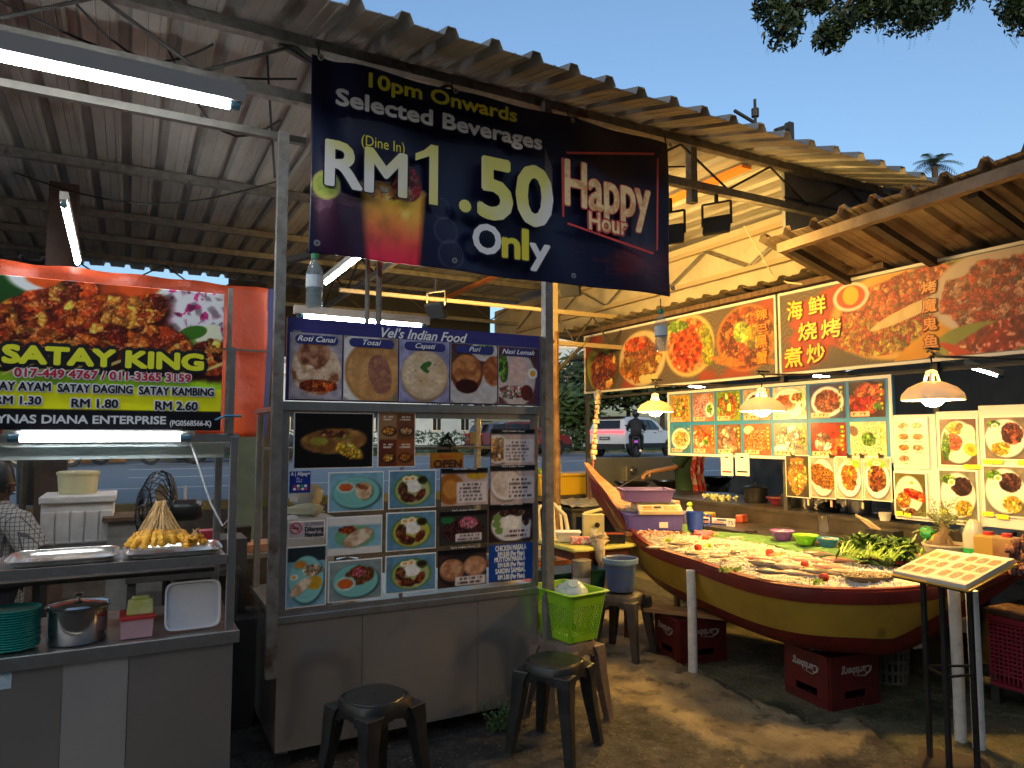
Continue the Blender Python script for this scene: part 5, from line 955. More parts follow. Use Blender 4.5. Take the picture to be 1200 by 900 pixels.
def head(parent, c, face, m=None, hm=None, s=1.0, hat=False):
    """c: centre of head, face: unit direction (horizontal-ish)"""
    f_ = Vector(face).normalized(); sd_ = Vector((0, 0, 1)).cross(f_).normalized(); up = f_.cross(sd_); b = MB(); n, mm = 28, 20; vs = []
    for i in range(mm+1):
        th = math.pi*i/mm
        for k in range(n):
            ph = 2*math.pi*k/n; x, y, z = math.sin(th)*math.cos(ph), math.sin(th)*math.sin(ph), math.cos(th)
            fx, fy, fz = x*.096, y*.075, z*.118
            if z < 0: fx *= 1+.12*z*(1 if x < 0 else .2); fy *= 1-.28*z*z; fx -= .03*(-z)*(x < 0)*abs(x)
            if x > .6:
                g = lambda a, b_, c_, w1, w2: a*math.exp(-((y-b_)/w1)**2-((z-c_)/w2)**2)
                fx += g(.026, 0, -.14, .11, .13)+g(.012, 0, .12, .5, .1)+g(.009, 0, -.45, .25, .07)+g(.012, 0, -.75, .3, .14)-g(.012, .33, .0, .14, .09)-g(.012, -.33, .0, .14, .09)+g(.006, .45, -.25, .2, .2)+g(.006, -.45, -.25, .2, .2)
            vs.append(Vector(c)+(f_*fx+sd_*fy+up*fz)*s)
    b.add(vs, [(i*n+k, (i+1)*n+k, (i+1)*n+(k+1) % n, i*n+(k+1) % n) for i in range(mm) for k in range(n)])
    for sg_ in (1, -1): b.ball(Vector(c)+(sd_*sg_*.076-f_*.008-up*.005)*s, (.014*s, .012*s, .03*s), 8, 6)
    put('head', b, m or skin, parent, smooth=True)
    b = MB(); b.smooth = True
    for i in range(13):
        th = math.pi*.60*i/12
        for k in range(n):
            ph = 2*math.pi*k/n; x, y, z = math.sin(th)*math.cos(ph), math.sin(th)*math.sin(ph), math.cos(th); cut = 1 if z > .42+.45*max(0, x)-.55*(x < 0) else 0.94
            r_ = 1.07*cut+.03*noise.noise(Vector((x, y, z))*5); b.v.append(tuple(Vector(c)+(f_*x*.099*r_+sd_*y*.08*r_+up*(z*.12*r_+.003))*s))
    for i in range(12):
        for k in range(n): b.f.append((i*n+k, (i+1)*n+k, (i+1)*n+(k+1) % n, i*n+(k+1) % n)); b.mi.append(0); b.sm.append(True)
    put('hair', b, hm or hair, parent)
    if not hat:
        for sg_ in (1, -1):
            put('eye', MB().ball(Vector(c)+(f_*.088+sd_*sg_*.029+up*.006)*s, .009*s, 8, 6), mat('eye_dark', (.03, .02, .02), .2), parent); put('brow', MB().bar(Vector(c)+(f_*.096+sd_*sg_*.016+up*.026)*s, Vector(c)+(f_*.088+sd_*sg_*.045+up*.024)*s, .006), hair, parent)
        put('moustache', MB().bar(Vector(c)+(f_*.1-sd_*.022-up*.04)*s, Vector(c)+(f_*.1+sd_*.022-up*.04)*s, .009), hair, parent)
def hand(parent, w, d, up, m, s=1., curl=.5, nm='hand'):
    """w wrist, d pointing direction, up back-of-hand normal: palm and five fingers"""
    d = Vector(d).normalized(); up = Vector(up); up = (up-d*up.dot(d)).normalized(); r_ = d.cross(up); w = Vector(w)
    pts = [w, w+d*.045*s]; rad = [.024*s, .028*s]; ed = [(0, 1)]
    for i, (o_, L) in enumerate(((-.032, .070), (-.011, .080), (.011, .076), (.032, .060))):
        k = len(pts); base = w+d*.085*s+r_*o_*s; p1 = base+d*L*.45*s-up*curl*.02*s; p2 = p1+(d*(.35-.3*curl)-up*(.5*curl+.1)).normalized()*L*.5*s
        pts += [w+d*.05*s+r_*o_*.9*s, base, p1, p2]; rad += [.015*s, .0105*s, .009*s, .0075*s]; ed += [(1, k), (k, k+1), (k+1, k+2), (k+2, k+3)]
    k = len(pts); b_ = w+d*.03*s-r_*.03*s; pts += [b_, b_+(d*.6-r_*.7-up*.3)*.035*s, b_+(d*.9-r_*.6-up*.6)*.06*s]; rad += [.014*s, .011*s, .009*s]; ed += [(0, k), (k, k+1), (k+1, k+2)]
    return skinmesh(nm, [Vector(p)-root_loc(parent) for p in pts], rad, ed, m, parent, 2)
def checkmat():
    m = mat('checked_shirt', (.42, .40, .37), .8); n = m.node_tree.nodes; l = m.node_tree.links; b = n['Principled BSDF']
    tc = n.new('ShaderNodeTexCoord'); sp = n.new('ShaderNodeSeparateXYZ'); l.new(tc.outputs['Object'], sp.inputs[0]); outs = []
    for ax, per in (('X', 44), ('Z', 44), ('Y', 44)):
        a = n.new('ShaderNodeMath'); a.operation = 'MULTIPLY'; a.inputs[1].default_value = per; l.new(sp.outputs[ax], a.inputs[0])
        f_ = n.new('ShaderNodeMath'); f_.operation = 'FRACT'; l.new(a.outputs[0], f_.inputs[0]); g = n.new('ShaderNodeMath'); g.operation = 'LESS_THAN'; g.inputs[1].default_value = .17; l.new(f_.outputs[0], g.inputs[0]); outs.append(g)
    mx = n.new('ShaderNodeMath'); mx.operation = 'MAXIMUM'; l.new(outs[0].outputs[0], mx.inputs[0]); l.new(outs[1].outputs[0], mx.inputs[1]); mx2 = n.new('ShaderNodeMath'); mx2.operation = 'MAXIMUM'; l.new(mx.outputs[0], mx2.inputs[0]); l.new(outs[2].outputs[0], mx2.inputs[1])
    c = n.new('ShaderNodeMix'); c.data_type = 'RGBA'; c.inputs[6].default_value = (.43, .41, .38, 1); c.inputs[7].default_value = (.10, .09, .10, 1); l.new(mx2.outputs[0], c.inputs[0]); l.new(c.outputs[2], b.inputs['Base Color']); return m
def torso(name, t, rings, sleeves, m, yaw=-.9, r_=(.085, .082, .078)):
    b = MB(); L = root_loc(t); c_, s_ = math.cos(yaw), math.sin(yaw)
    b.loft([[L+Vector(c)+Vector((c_*rx*math.cos(a)-s_*ry*math.sin(a), s_*rx*math.cos(a)+c_*ry*math.sin(a), 0)) for a in np.arange(0, 6.283, 6.283/24)] for c, rx, ry in rings])
    for sl in sleeves: b.tube([L+Vector(p) for p in sl], list(r_), 14)
    return put(name, b, m, t, smooth=True)
def man():
    o = Vector((at(3, 560, 'Y', 4.72).x, 4.72, 0)); t = thing('person', 'man in a checked short sleeved shirt leaning over the satay cart', 'person', o)
    hc = Vector((-.035, .02, 1.405))
    P = [(-.03, .02, .93), (-.02, .02, 1.08), (-.05, .02, 1.24), (-.05, .02, 1.30), (-.045, .02, 1.35), (.10, -.13, 1.20), (.20, -.17, 1.0), (.37, -.12, .99), (-.18, .13, 1.18), (-.14, .2, .98), (.08, .14, .96), (.0, -.08, .86), (.02, -.08, .48), (.0, -.1, .08), (.1, -.12, .03), (-.06, .12, .86), (-.04, .12, .48), (-.06, .12, .08), (.04, .13, .03)]
    Rr = [.115, .115, .105, .055, .05, .042, .036, .026, .042, .036, .026, .085, .06, .042, .035, .085, .06, .042, .035]
    E_ = [(0, 1), (1, 2), (2, 3), (3, 4), (2, 5), (5, 6), (6, 7), (2, 8), (8, 9), (9, 10), (0, 11), (11, 12), (12, 13), (13, 14), (0, 15), (15, 16), (16, 17), (17, 18)]
    skinmesh('body', P, Rr, E_, skin, t)
    torso('shirt', t, [((-.02, .02, .74), .17, .14), ((-.02, .02, .92), .165, .135), ((-.02, .02, 1.1), .17, .14), ((-.04, .02, 1.22), .185, .135), ((-.05, .02, 1.275), .15, .11), ((-.05, .02, 1.31), .075, .075)], [((-.02, -.06, 1.22), (.10, -.14, 1.19), (.185, -.162, 1.04)), ((-.10, .08, 1.22), (-.18, .14, 1.17), (-.155, .18, 1.03))], checkmat())
    skinmesh('trousers', [(-.03, .02, .86), (.0, -.08, .80), (.02, -.08, .48), (.0, -.1, .10), (-.06, .12, .80), (-.04, .12, .48), (-.06, .12, .10)], [.13, .105, .078, .06, .105, .078, .06], [(0, 1), (1, 2), (2, 3), (0, 4), (4, 5), (5, 6)], mat('dark_trousers', (.02, .02, .03), .8), t)
    head(t, o+hc, (.90, -.42, -.18)); hand(t, o+Vector((.36, -.12, .99)), (1, .12, -.1), (0, 0, 1), skin, 1., .5); hand(t, o+Vector((.07, .14, .96)), (1, 0, -.1), (0, 0, 1), skin, 1., .5); t.scale = (.955,)*3
man()
# ================================================================== SEAFOOD STALL: banner boards on plane X = 5.0
BX = 5.0
fr_w = mat('white_board_frame', (.66, .63, .57), .5); backb = mat('board_backing', (.2, .19, .18), .7)
def xframe(px0, py0, px1, py1, X=BX): a = at(px0, py1, 'X', X); b = at(px1, py0, 'X', X); return a.y, b.y, a.z, b.z   # y left (far), y right (near), z0, z1
def board(name, lb, y0, y1, z0, z1, X=BX, fw=.03, base=None, cat='sign board', cols=()):
    t = thing(name, lb, cat, (X, (y0+y1)/2, z0)); put('backing', MB().bb(X+.002, X+.03, y1, y0, z0, z1), base or backb, t)
    f = MB(); f.bb(X-.008, X+.002, y1, y0, z0, z0+fw); f.bb(X-.008, X+.002, y1, y0, z1-fw, z1); f.bb(X-.0075, X+.002, y0-fw, y0, z0+fw, z1-fw); f.bb(X-.0075, X+.002, y1, y1+fw, z0+fw, z1-fw)
    put('frame', f, fr_w, t); return t
ZB0, ZB1 = 2.125, 2.85
yA, yB, yC = at(685, 430, 'X', BX).y, at(912, 400, 'X', BX).y, 1.75
def bigprint(t, y0, y1, nx):
    p = Pic(y0-y1-.06, ZB1-ZB0-.06, nx, (84, 72, 62), Vector((BX, y0-.03, ZB0+.03)), UYN, UZ)
    w = np.sin(np.hypot((p.X % .16)-.08, (p.Y % .11))*170); p.fill(ss(.2, .8, w)*.35*ss(.35, .55, fbm(p.X*1.5, p.Y*1.5, 4)), (150, 135, 115)); return p
sb1 = board('seafood_banner', 'left long printed seafood banner above the boat, nearer the road', yA, yB+.012, ZB0, ZB1, fw=.022); p = bigprint(sb1, yA, yB, 330)
def C_(p, px, py): return p.uv(px, py, 'X', BX)
def rr(px, ry): # half width in metres at this pixel column
    return (at(px-10, 400, 'X', BX).y-at(px+10, 400, 'X', BX).y)/20*ry
for px, py, w_ in ((693, 408, 14), (740, 450, 12), (830, 452, 14), (900, 365, 16), (860, 450, 22)): u, v = C_(p, px, py); p.fill(p.ell(u, v, rr(px, w_), .16, .6, .3, .3), (150, 50, 30), .2, 8)
for px, py, wx, hz, col, st in ((706, 432, 20, .30, (60, 60, 30), [('satay', .055)]), (752, 420, 27, .31, (214, 190, 140), [('brown', .035)]), (807, 405, 29, .32, (220, 190, 110), []), (874, 396, 36, .31, (190, 110, 40), [])):
    u, v = C_(p, px, py); R_ = rr(px, wx); p.fill(p.ell(u, v, R_, hz), col)
    if px == 706: p.fill(p.ell(u-R_*.5, v, R_*.4, .25, .2), (150, 150, 40)); p.chunks(p.ell(u+.02, v-.02, R_*.75, .26, 0, .2), 'satay', .13, .6, .4); p.fill(p.ell(u+.1, v+.2, .06, .05), (90, 120, 30))
    if px == 752: p.chunks(p.ell(u-.02, v, R_*.8, .26, 0, .15), [(170, 80, 40), (130, 56, 26), (200, 110, 60)], .035); p.chunks(p.ell(u-.1, v+.17, R_*.5, .08), [(220, 40, 20), (240, 90, 50)], .1); p.chunks(p.ell(u+.1, v-.12, R_*.7, .09, .5), 'fried', .1); p.chunks(p.ell(u-.25, v-.08, .16, .12), 'fried', .12); [p.fill(p.ell(u+.02+k*.09, v-.23, .07, .045), (224, 210, 130)) for k in range(3)]
    if px == 807: p.strands(p.ell(u, v, R_*.88, .28), 'prawn', .055, .7, 1.3); p.chunks(p.ell(u-.2, v+.22, .2, .06), 'green', .06); p.chunks(p.ell(u+.25, v-.02, .1, .22, .2), [(190, 190, 40), (220, 200, 60), (150, 170, 40)], .07); p.strands(p.ell(u-.02, v-.03, R_*.6, .2), 'crab', .05, .8, 1.2)
    if px == 874: p.chunks(p.ell(u, v, R_*.9, .29), [(206, 70, 24), (150, 40, 14), (226, 120, 40), (110, 30, 12)], .075, .65, .4); p.chunks(p.ell(u-.05, v+.06, .1, .1), [(170, 210, 50), (210, 230, 90)], .07); p.chunks(p.ell(u+.1, v+.0, .12, .12), 'egg', .09); [p.fill(p.ell(u+dx, v+dy, .2, .025, -.15), (190, 110, 40), .3, 30) for dx, dy in ((-.28, -.17), (-.2, -.22), (.25, -.24))]
p.C = p.C*.76+np.array([.48, .40, .30])*.24; p.put('banner_print', sb1, .003, print_mat('matt_banner', .55))  # grey-brown haze of reflected light is blended into the ink
sb2 = board('seafood_banner', 'right long printed seafood banner with large Chinese lettering', yB-.012, yC, ZB0, ZB1, fw=.022); p = bigprint(sb2, yB-.012, yC, 420)
for px, py, w_, h_, ro in ((975, 350, 22, .1, .5), (950, 400, 34, .2, .8), (930, 430, 20, .08, 0), (945, 375, 20, .15, 1.0), (975, 385, 26, .12, -.5)): u, v = C_(p, px, py); p.fill(p.ell(u, v, rr(px, w_), h_, ro, .35, .2), (180, 50, 28), .15, 9)
u, v = C_(p, 1075, 330); p.fill(p.ell(u, v+.04, .34, .16), (150, 160, 50), .3, 10); p.chunks(p.ell(u-.03, v+.05, .32, .13), [(190, 180, 50), (140, 150, 40), (220, 180, 60)], .05)
u, v = C_(p, 1050, 368); R_ = .56; p.fill(p.ell(u, v, R_, .34), (226, 170, 70), .2, 6); p.chunks(p.ell(u-.02, v+.08, R_*.9, .2, .25, .15), [(206, 66, 30), (176, 44, 20), (226, 100, 50), (236, 140, 70)], .03, .5, .3); p.chunks(p.ell(u-.22, v-.15, .3, .15, -.2, .2), [(206, 66, 30), (226, 120, 40), (240, 190, 60)], .035); p.fill(p.ell(u+.1, v+.0, .32, .045, .3, .1), (240, 206, 140), .1, 20); p.chunks(p.ell(u+.2, v-.14, .25, .1, .3, .2), [(190, 60, 30), (226, 170, 60), (240, 200, 80)], .045)
u, v = C_(p, 1085, 405); p.fill(p.ell(u, v, .33, .08, .55), (240, 160, 30), .1, 6)
u, v = C_(p, 997, 348); p.fill(p.ell(u, v, .16, .115), (240, 230, 210)); p.fill(p.ell(u, v, .125, .09), (200, 70, 30)); p.fill(p.ell(u-.0, v+.01, .07, .075, .3), (200, 190, 40))
u, v = C_(p, 1165, 345); p.fill(p.ell(u+.02, v+.02, .44, .30), (224, 200, 180)); p.chunks(p.ell(u, v+.02, .33, .22, .2, .25), [(196, 60, 30), (220, 90, 50), (170, 44, 24), (236, 150, 110)], .05, .5, .3)
u, v = C_(p, 1150, 400); p.fill(p.ell(u, v, .3, .13), (150, 160, 60), .2, 6); u, v = C_(p, 1185, 392); p.chunks(p.ell(u, v, .42, .11, .25, .15), [(224, 60, 20), (200, 40, 14), (240, 100, 50)], .16, .5, .5); p.fill(p.ell(u-.32, v-.08, .16, .03, -.5), (214, 60, 24))
p.C = p.C*.76+np.array([.48, .40, .30])*.24; p.put('banner_print', sb2, .003, print_mat('matt_banner', .55))  # same reflected haze mixed into this banner's ink
def han(ch, x0, y0, x1, y1, par, m=gold, o_=(.5, .08, .01)):
    a = at(x0, y1, 'X', BX); b_ = at(x1, y0, 'X', BX); letters('lettering', ch, par, a, UYN, UZ, a.y-b_.y, b_.z-a.z, m, lift=.013, fitbox=True, bold=.022, outline=(mat('lettering_shadow', (.18, .03, .01), .5), .010))
for ch, x0, y0, x1, y1 in (('海', 924, 351, 941, 376), ('鲜', 949, 345, 968, 370), ('烧', 937, 376, 958, 400), ('烤', 964, 372, 986, 397), ('煮', 921, 406, 941, 431), ('炒', 947, 402, 967, 426)): han(ch, x0, y0, x1, y1, sb2)
og = mat('orange_lettering', (.72, .26, .02), .4)
for ch, x0, y0, x1, y1 in (('烤', 1081, 328, 1098, 345), ('魔', 1082, 349, 1098, 367), ('鬼', 1083, 371, 1099, 388), ('鱼', 1084, 391, 1100, 408)): han(ch, x0, y0, x1, y1, sb2, og)
for ch, x0, y0, x1, y1 in (('辣', 887, 361, 900, 376), ('巴', 888, 379, 900, 389), ('黑', 888, 392, 900, 408), ('蟹', 888, 411, 900, 427)): han(ch, x0, y0, x1, y1, sb1, og)
bpst = thing('board_rack', 'dark steel rack behind that carries the banners and menu boards', 'rack', (BX+.05, 4.5, 0))
for y in (yA+.02, yB, 3.0, 2.05): put('post', MB().bb(BX+.035, BX+.075, y-.02, y+.02, 0, 2.9), darkmetal, bpst)
put('rail', MB().bb(BX+.076, BX+.1, 1.7, yA, 2.06, 2.09).bb(BX+.076, BX+.1, 1.7, yA, 2.8, 2.83), darkmetal, bpst)
# main picture menu board: 2 rows x 7
ym0, ym1 = at(783, 495, 'X', BX).y, at(1047, 495, 'X', BX).y; zm0, zm1 = 1.40, 2.06
mb = board('picture_menu_board', 'blue backed picture menu board with two rows of seafood dishes', ym0, ym1, zm0, zm1, fw=.025, base=mat('board_blue', (.03, .20, .42), .4))
colsP = [785, 811, 839, 870, 905, 948, 994, 1041]
colsY = [at(c, 495, 'X', BX).y for c in colsP]
rows_ = [[('pad thai with shrimp', (180, 140, 60), [('c', .5, .5, .4, .42, [(230, 150, 60), (206, 90, 40), (170, 190, 60), (240, 210, 130)], 0, .12)]),
          ('grey pink squid', (160, 110, 90), [('n', .5, .5, .45, .42, 'pink', .8, .07), ('e', .8, .4, .2, .26, (230, 225, 220)), ('c', .8, .42, .13, .15, 'green', 0, .08)]),
          ('vegetable salad', (120, 140, 50), [('c', .5, .5, .46, .44, [(200, 90, 40), (230, 130, 60), (120, 150, 50), (190, 200, 90)], 0, .1)]),
          ('dish behind the lamp', (170, 140, 110), [('p', .5, .5, .44, .42, (235, 230, 220)), ('c', .5, .52, .34, .3, 'brown', 0, .09)]),
          ('fried cutlets', (210, 200, 180), [('p', .5, .5, .5, .46, (238, 232, 220)), ('c', .38, .5, .32, .26, [(206, 96, 30), (226, 130, 50), (180, 70, 20)], 0, .2), ('e', .74, .66, .24, .2, (236, 226, 190)), ('c', .74, .66, .17, .13, 'veg', 0, .08)]),
          ('stir fried squid rings', (60, 60, 100), [('p', .5, .48, .46, .44, (236, 230, 222)), ('c', .5, .48, .36, .34, [(150, 50, 26), (190, 84, 50), (110, 34, 20), (206, 130, 90)], 0, .11)]),
          ('red crab claws', (60, 30, 24), [('c', .5, .5, .5, .42, 'crab', .3, .2), ('c', .8, .3, .12, .1, 'green', 0, .08)])],
         [('pale shellfish plate', (60, 120, 150), [('p', .5, .5, .46, .4, (236, 230, 210)), ('c', .5, .5, .36, .3, [(220, 200, 90), (240, 226, 170), (200, 160, 60)], 0, .1)]),
          ('fried prawns standing', (150, 100, 60), [('c', .35, .5, .3, .42, 'prawn', 1.2, .14), ('c', .8, .45, .18, .42, 'prawn', 1.2, .14), ('c', .6, .4, .1, .12, 'green', 0, .1)]),
          ('open clams', (110, 80, 60), [('c', .5, .5, .46, .42, 'clam', 0, .2)]),
          ('prawn heap on a dish', (150, 90, 60), [('p', .2, .8, .2, .14, (230, 210, 170)), ('n', .5, .45, .46, .38, 'prawn', .4, .06)]),
          ('scallops in cream', (150, 130, 110), [('c', .5, .5, .46, .42, [(230, 216, 190), (206, 180, 150), (244, 236, 220), (150, 110, 80)], 0, .2), ('e', .2, .2, .2, .15, (240, 236, 230))]),
          ('clams with red crab', (120, 40, 30), [('c', .5, .4, .46, .36, 'crab', 0, .2), ('c', .35, .45, .25, .28, 'clam', 0, .2), ('e', .5, .84, .3, .1, (200, 40, 20))]),
          ('fried rice with herbs', (206, 186, 140), [('n', .5, .5, .46, .42, [(226, 206, 140), (240, 224, 170), (200, 170, 100)], .3, .03), ('c', .52, .52, .2, .2, 'green', 0, .06), ('e', .1, .75, .12, .16, (120, 90, 70), .8)])]]
zr_ = [(1.745, 2.025), (1.43, 1.71)]
for r_i, row in enumerate(rows_):
    for ci, (lb, bgc, it) in enumerate(row):
        y0, y1 = colsY[ci]-.018, colsY[ci+1]+.018; z0, z1 = zr_[r_i]
        pc = put('dish_photo', MB().bb(BX-.004, BX+.0015, y1, y0, z0, z1), mat('photo_card', (.5, .48, .44), .5), mb, label='photo of '+lb)
        p = Pic(y0-y1, z1-z0, 56, bgc, Vector((BX, y0, z0)), UYN, UZ); it2 = list(it)+[('tag', .3, .09, .27, .07, (236, 190, 150)), ('ln', .9, .55, .05, .38, (236, 214, 30), 0, 6), ('ln', .86, .5, .03, .34, (60, 120, 50), 0, 4)]; dish(p, it2, bgc, .3); p.put('print', pc, .005, print_mat('laminated_print', .28))
# hanging cards in a strip under the board
def xcard(name, lb, px0, py0, px1, py1, it, bgc, X=BX-.02, fw=.012, n=60, parent=None, cat='menu card', grp=None, tags=(), frame=(230, 224, 212), top=None):
    y0 = at(px0, (py0+py1)/2, 'X', X).y; y1 = at(px1, (py0+py1)/2, 'X', X).y; z1 = at((px0+px1)/2, py0, 'X', X).z; z0 = at((px0+px1)/2, py1, 'X', X).z
    b = MB().bb(X-.002, X+.004, y1, y0, z0, z1)
    if parent: o = put(name, b, mat('paper_%d_%d_%d' % frame, S(frame), .5), parent, label=lb)
    else: o = tag(put(name, b, mat('paper_%d_%d_%d' % frame, S(frame), .5)), lb, cat, grp)
    p = Pic(y0-y1-2*fw, z1-z0-2*fw, n, bgc, Vector((X, y0-fw, z0+fw)), UYN, UZ)
    dish(p, it, bgc, .25); 
    p.put('print', o, .0045, print_mat('laminated_print', .28)); 
    for (a_, c_, w_, h_) in tags:
        yy = y0+(y1-y0)*a_; zz = z0+(z1-z0)*c_; put('price_tag', MB().bb(X-.0065, X-.005, yy-w_/2, yy+w_/2, zz-h_/2, zz+h_/2), mat('yellow_tag', (.82, .78, .03), .5, col2=(.3, .3, .02), scale=90, contrast=(.5, .62)), o)
    return o
clip_m = steel2
def clip(px, py, X=BX-.02):
    c = at(px, py, 'X', X); tag(put('bulldog_clip', MB().bb(X-.012, X+.0, c.y-.018, c.y+.018, c.z-.012, c.z+.014).bar((X-.012, c.y, c.z), (X-.035, c.y, c.z+.022), .01), darkmetal), 'small metal clip holding the oval dish cards to the board above', 'clip', 'metal clips over the oval dish cards')
ov = thing('dish_card_strip', 'strip of four tall dish cards clipped under the picture menu board', 'menu card', tuple(at(985, 588, 'X', BX-.02)))
for lb, a_, b_, it, bgc in (('tall noodle card at the left end of the strip', 921, 949, [('c', .5, .5, .4, .46, [(210, 150, 60), (170, 180, 60), (226, 200, 120), (190, 90, 40)], 0, .1), ('e', .2, .45, .16, .09, (226, 120, 50)), ('e', .5, .9, .3, .05, (220, 110, 50))], (70, 60, 46)),
        ('dark fried noodle card, second in the strip', 950, 979, [('p', .5, .5, .5, .46, (226, 214, 200)), ('n', .5, .52, .4, .44, [(150, 90, 30), (110, 60, 20), (190, 130, 50), (80, 40, 16)], 1.1, .05)], (170, 150, 130)),
        ('orange squid card, third in the strip', 980, 1011, [('p', .5, .48, .48, .44, (240, 236, 226)), ('e', .7, .84, .25, .1, (130, 170, 50)), ('c', .5, .52, .34, .34, [(206, 120, 30), (170, 84, 20), (226, 150, 60)], 0, .14), ('egg', .5, .86, .16, .05)], (190, 170, 140)),
        ('brown clam card at the right end of the strip', 1012, 1045, [('p', .5, .48, .48, .44, (240, 236, 226)), ('e', .5, .84, .36, .1, (130, 170, 50)), ('c', .5, .5, .36, .32, [(130, 60, 30), (176, 100, 40), (90, 40, 24), (200, 130, 60)], 0, .12), ('egg', .5, .86, .16, .05)], (190, 170, 140))):
    xcard('dish_card', lb, a_, 533 if a_ < 950 else 535, b_, 583+int((a_-921)*.05), it, bgc, parent=ov, fw=.008)
for px in (930, 975, 996, 1011, 1033): clip(px, 535)
for px in (948, 975, 1012): c = at(px, 588+(px-948)*.06, 'X', BX-.02); tag(put('bamboo_peg', MB().bb(BX-.03, BX-.024, c.y-.008, c.y+.008, c.z-.03, c.z+.02), mat('peg_wood', (.5, .36, .2), .6)), 'small wooden peg at the lower edge of the dish card strip', 'peg', 'wooden pegs under the dish card strip')
# payment cards (codes left out)
for lb, a_, b_, col in (('white payment card with red band hanging under the menu board', 845, 859, redl), ('white payment card with black print hanging under the menu board', 862, 878, blk)):
    X = BX-.02; y0, y1 = at(a_, 544, 'X', X).y, at(b_, 544, 'X', X).y; z1, z0 = at(a_, 531, 'X', X).z, at(a_, 557, 'X', X).z; o = tag(put('payment_card', MB().bb(X-.002, X+.004, y1, y0, z0, z1), mat('card_white', (.7, .66, .6), .4)), lb, 'payment card')
    put('band', MB().bb(X-.004, X-.0025, y1+.02, y0-.02, z0+.03, z0+.045), col, o); put('emblem', MB().bb(X-.004, X-.0025, (y0+y1)/2-.02, (y0+y1)/2+.02, z1-.045, z1-.03), col, o)
# right hand menu boards
def rice(l=0): return [('p', .5, .5, .48, .46, (226, 222, 212)), ('e', .3, .42, .24, .2, (240, 234, 214)), ('c', .66, .24, .24, .17, [(236, 190, 70), (246, 210, 100), (220, 170, 50)], 0, .08), ('c', .62, .68, .28, .2, 'dark', .2, .09), ('c', .25, .82, .2, .1, 'green', 0, .07), ('egg', .34, .76, .1, .07)]
o1 = thing('small_menu_board', 'cream menu board with rows of tiny dish pictures beside the blue board', 'sign board', tuple(at(1070, 600, 'X', BX-.01)))
mini = [('r', .5, .5, .5, .5, (240, 226, 196))]
for j in range(4):
    for i in range(2 if j < 3 else 1): mini += [('e', .27+.46*i, .86-.23*j, .19, .075, (236, 206, 160)), ('c', .27+.46*i, .86-.23*j, .17, .065, [(214, 110, 40), (236, 160, 70), (190, 80, 30)] if (i+j) % 3 else [(200, 170, 120), (170, 120, 90)], 0, .07), ('ln', .27+.46*i, .76-.23*j, .16, .012, (150, 60, 40), 0, 1)]
xcard('dish_card', 'sheet with seven tiny dishes', 1048, 489, 1088, 549, mini, (240, 226, 196), parent=o1, n=80, X=BX-.01)
xcard('dish_card', 'picture of golden chicken with sauce and fries', 1048, 553, 1087, 606, [('p', .46, .5, .46, .44, (226, 216, 200)), ('c', .28, .36, .24, .2, 'fried', 0, .12), ('c', .68, .5, .16, .32, 'crab', 1.2, .1), ('egg', .56, .78, .14, .08), ('c', .5, .1, .2, .08, 'brown', 0, .1)], (90, 84, 40), parent=o1, X=BX-.01, tags=((.15, .06, .05, .03), (.4, .04, .05, .03)))
put('backing', MB().bb(BX+.0, BX+.02, at(1098, 540, 'X', BX).y, at(1047, 540, 'X', BX).y, .995, 1.755), fr_w, o1)
o2 = thing('middle_menu_board', 'white board with two large rice plate pictures, middle of the three right hand boards', 'sign board', tuple(at(1124, 611, 'X', BX-.03)))
xcard('dish_card', 'picture of omelette and red curry plate', 1100, 489, 1147, 547, [('p', .5, .5, .48, .46, (230, 224, 210)), ('c', .44, .8, .26, .14, 'egg', 0, .12), ('e', .78, .68, .2, .2, (236, 226, 200)), ('c', .36, .48, .26, .2, [(214, 90, 50), (236, 140, 80), (190, 60, 40)], 0, .08), ('e', .84, .34, .2, .13, (200, 190, 60), -.6), ('e', .84, .34, .09, .05, (160, 140, 40), -.6), ('c', .16, .4, .12, .3, 'green', 0, .1)], (110, 70, 50), parent=o2, X=BX-.03, tags=((.85, .01, .12, .03),))
xcard('dish_card', 'picture of rice plate with dark meat and yellow scramble', 1100, 550, 1147, 611, rice(), (120, 116, 100), parent=o2, X=BX-.03, tags=((.12, .16, .06, .035), (.88, -.0, .06, .035)))
put('backing', MB().bb(BX-.02, BX-.0, at(1149, 540, 'X', BX-.02).y, at(1099, 540, 'X', BX-.02).y, 1.0, 1.77), fr_w, o2)
o3 = thing('end_menu_board', 'white board with two rice plate pictures at the right edge of the photograph', 'sign board', tuple(at(1180, 607, 'X', BX-.045)))
xcard('dish_card', 'picture of grilled meat with rice, egg and scramble', 1152, 487, 1206, 540, [('p', .5, .5, .48, .46, (230, 224, 210)), ('c', .66, .6, .26, .28, [(110, 50, 34), (160, 80, 50), (84, 34, 24)], .4, .13), ('e', .22, .54, .2, .18, (240, 232, 214)), ('c', .38, .24, .24, .16, 'egg', 0, .09), ('c', .24, .84, .16, .09, 'green', 0, .08), ('egg', .26, .8, .09, .06)], (130, 110, 90), parent=o3, X=BX-.045, tags=((.2, -.03, .12, .03), (.9, -.03, .08, .03)))
xcard('dish_card', 'picture of black beef with rice and yellow scramble', 1152, 545, 1206, 606, rice(), (120, 112, 96), parent=o3, X=BX-.045, tags=((.1, .03, .07, .03), (.42, .0, .07, .03)))
put('backing', MB().bb(BX-.037, BX-.015, at(1212, 540, 'X', BX-.04).y, at(1149, 540, 'X', BX-.04).y, 1.01, 1.80), fr_w, o3)
